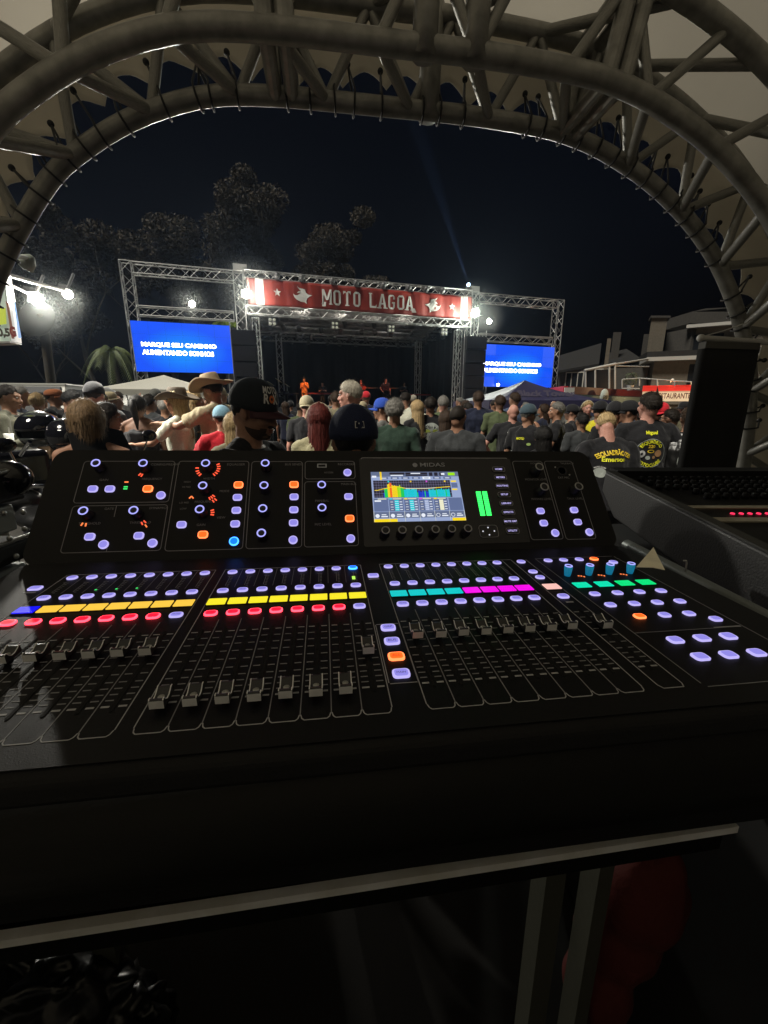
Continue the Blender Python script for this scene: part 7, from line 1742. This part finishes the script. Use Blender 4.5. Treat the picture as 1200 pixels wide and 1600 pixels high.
bar('exhaust', (-.1,.2,.38), (-.95,.22,.42), .045, CHR, MO, 14); bar('exhaust', (-.1,-.2,.38), (-.95,-.22,.42), .045, CHR, MO, 14)
bar('rack_bar', at(32,713,2.6)-Vector((MX,MY,0)), at(62,690,2.6)-Vector((MX,MY,0)), .012, CHR, MO)
def helmet(label, c, r, rz, shell, openv=True):
    t = thing('helmet', label, 'helmet', c, rz, 'motorcycle helmets'); t.scale = (r,)*3
    V = []; n, m = 32, 18
    for i in range(m+1):
        el = math.pi/2-math.pi*.80*i/m
        for k in range(n):
            az = 2*math.pi*k/n; d = Vector((math.sin(az)*math.cos(el), math.cos(az)*math.cos(el), math.sin(el)))
            f_ = 1.0+.10*max(0,d.y)*(1 if d.z < 0 else .3); V.append((d.x*.93*f_, d.y*1.12*f_, d.z*.98))
    F = []
    for i in range(m):
        for k in range(n):
            az = (k+.5)/n*360; el = 90-144*(i+.5)/m
            if (az < 62 or az > 298) and -22 < el < 22: continue
            F.append((i*n+k, (i+1)*n+k, (i+1)*n+(k+1)%n, i*n+(k+1)%n))
    o = link('shell', mk('shell', V, F, True), shell, t); so = o.modifiers.new('s','SOLIDIFY'); so.thickness = .07
    V = []; 
    for j in range(9):
        for i in range(21):
            a = R(-80+160*i/20); el = R(-22+50*j/8)+(R(22) if openv else 0); V.append((math.sin(a)*math.cos(el)*1.02, math.cos(a)*math.cos(el)*1.27, math.sin(el)*1.02))
    o = link('visor', mk('visor', V, [(j*21+i,j*21+i+1,(j+1)*21+i+1,(j+1)*21+i) for j in range(8) for i in range(20)], True), mat('visor_dark', (.008,.008,.01), .05, spec=.9), t); so = o.modifiers.new('s','SOLIDIFY'); so.thickness = .02
    v, f = p_ell((0,0,-.05),(.82,.95,.8)); MB().add(v,f).build('lining', BLACKM, t, True)
helmet('large glossy black and grey full-face helmet with raised visor on the motorcycle', at(61,672,2.75), .118, R(-150), mat('helmet_grey', (.05,.055,.05), .2, coat=.5))
helmet('smaller glossy black helmet right of the large one', at(104,682,2.6), .105, R(-130), GL, False)
# glare haze round the stage so that lamps bloom softly
# ------------------------------------------------------------------ faint haze in the night air
hz = MB().box(-46,-4,-1,40,72,29).build('haze', None); hz['kind'] = 'stuff'; hz['label'] = 'thin night haze over the square'
hm = bpy.data.materials.new('haze'); hm.use_nodes = True; N = hm.node_tree.nodes; L = hm.node_tree.links
N.remove(N['Principled BSDF']); pv = N.new('ShaderNodeVolumePrincipled'); pv.inputs['Density'].default_value = .0005; pv.inputs['Color'].default_value = (.55,.72,1,1); pv.inputs['Anisotropy'].default_value = .72
L.new(pv.outputs[0], N['Material Output'].inputs['Volume']); hz.data.materials.append(hm)

def glare_halo(P, r, dens, label):  # ball of mist added round a lamp, standing in for lens glare
    v, f = p_ell((0,0,0),(r,r,r),n=20,m=14); o = link('haze', mk('haze', v, f), None); o.location = P; o['kind'] = 'stuff'; o['label'] = label
    m = bpy.data.materials.new('glare_halo'); m.use_nodes = True; N = m.node_tree.nodes; L = m.node_tree.links; N.remove(N['Principled BSDF'])
    pv = N.new('ShaderNodeVolumePrincipled'); pv.inputs['Color'].default_value = (.9,.95,.9,1); pv.inputs['Anisotropy'].default_value = .2
    tc = N.new('ShaderNodeTexCoord'); ln_ = N.new('ShaderNodeVectorMath'); ln_.operation = 'LENGTH'; mr = N.new('ShaderNodeMapRange')
    mr.inputs['From Min'].default_value = 0; mr.inputs['From Max'].default_value = r*.97; mr.inputs['To Min'].default_value = dens; mr.inputs['To Max'].default_value = 0
    L.new(tc.outputs['Object'], ln_.inputs[0]); L.new(ln_.outputs['Value'], mr.inputs['Value']); L.new(mr.outputs[0], pv.inputs['Density']); L.new(pv.outputs[0], N['Material Output'].inputs['Volume']); o.data.materials.append(m)
glare_halo(S(4.72,6.18,-.8), 1.6, .034, 'added glare mist round the floodlight at the left end of the banner')
glare_halo(S(15.42,6.10,-.8), 1.6, .034, 'added glare mist round the floodlight at the right end of the banner')
glare_halo(S(2.55,5.75,-.35), 1.1, .07, 'added glare mist round the floodlight above the left screen')
glare_halo(S(16.5,5.85,-.35), .9, .07, 'added glare mist round the floodlight right of the banner')
glare_halo(at(57,467,4.6), .46, .06, 'added glare mist round the floodlight on the left boom')
glare_halo(at(106,460,5.2), .28, .08, 'added glare mist round the far floodlight of the left boom')
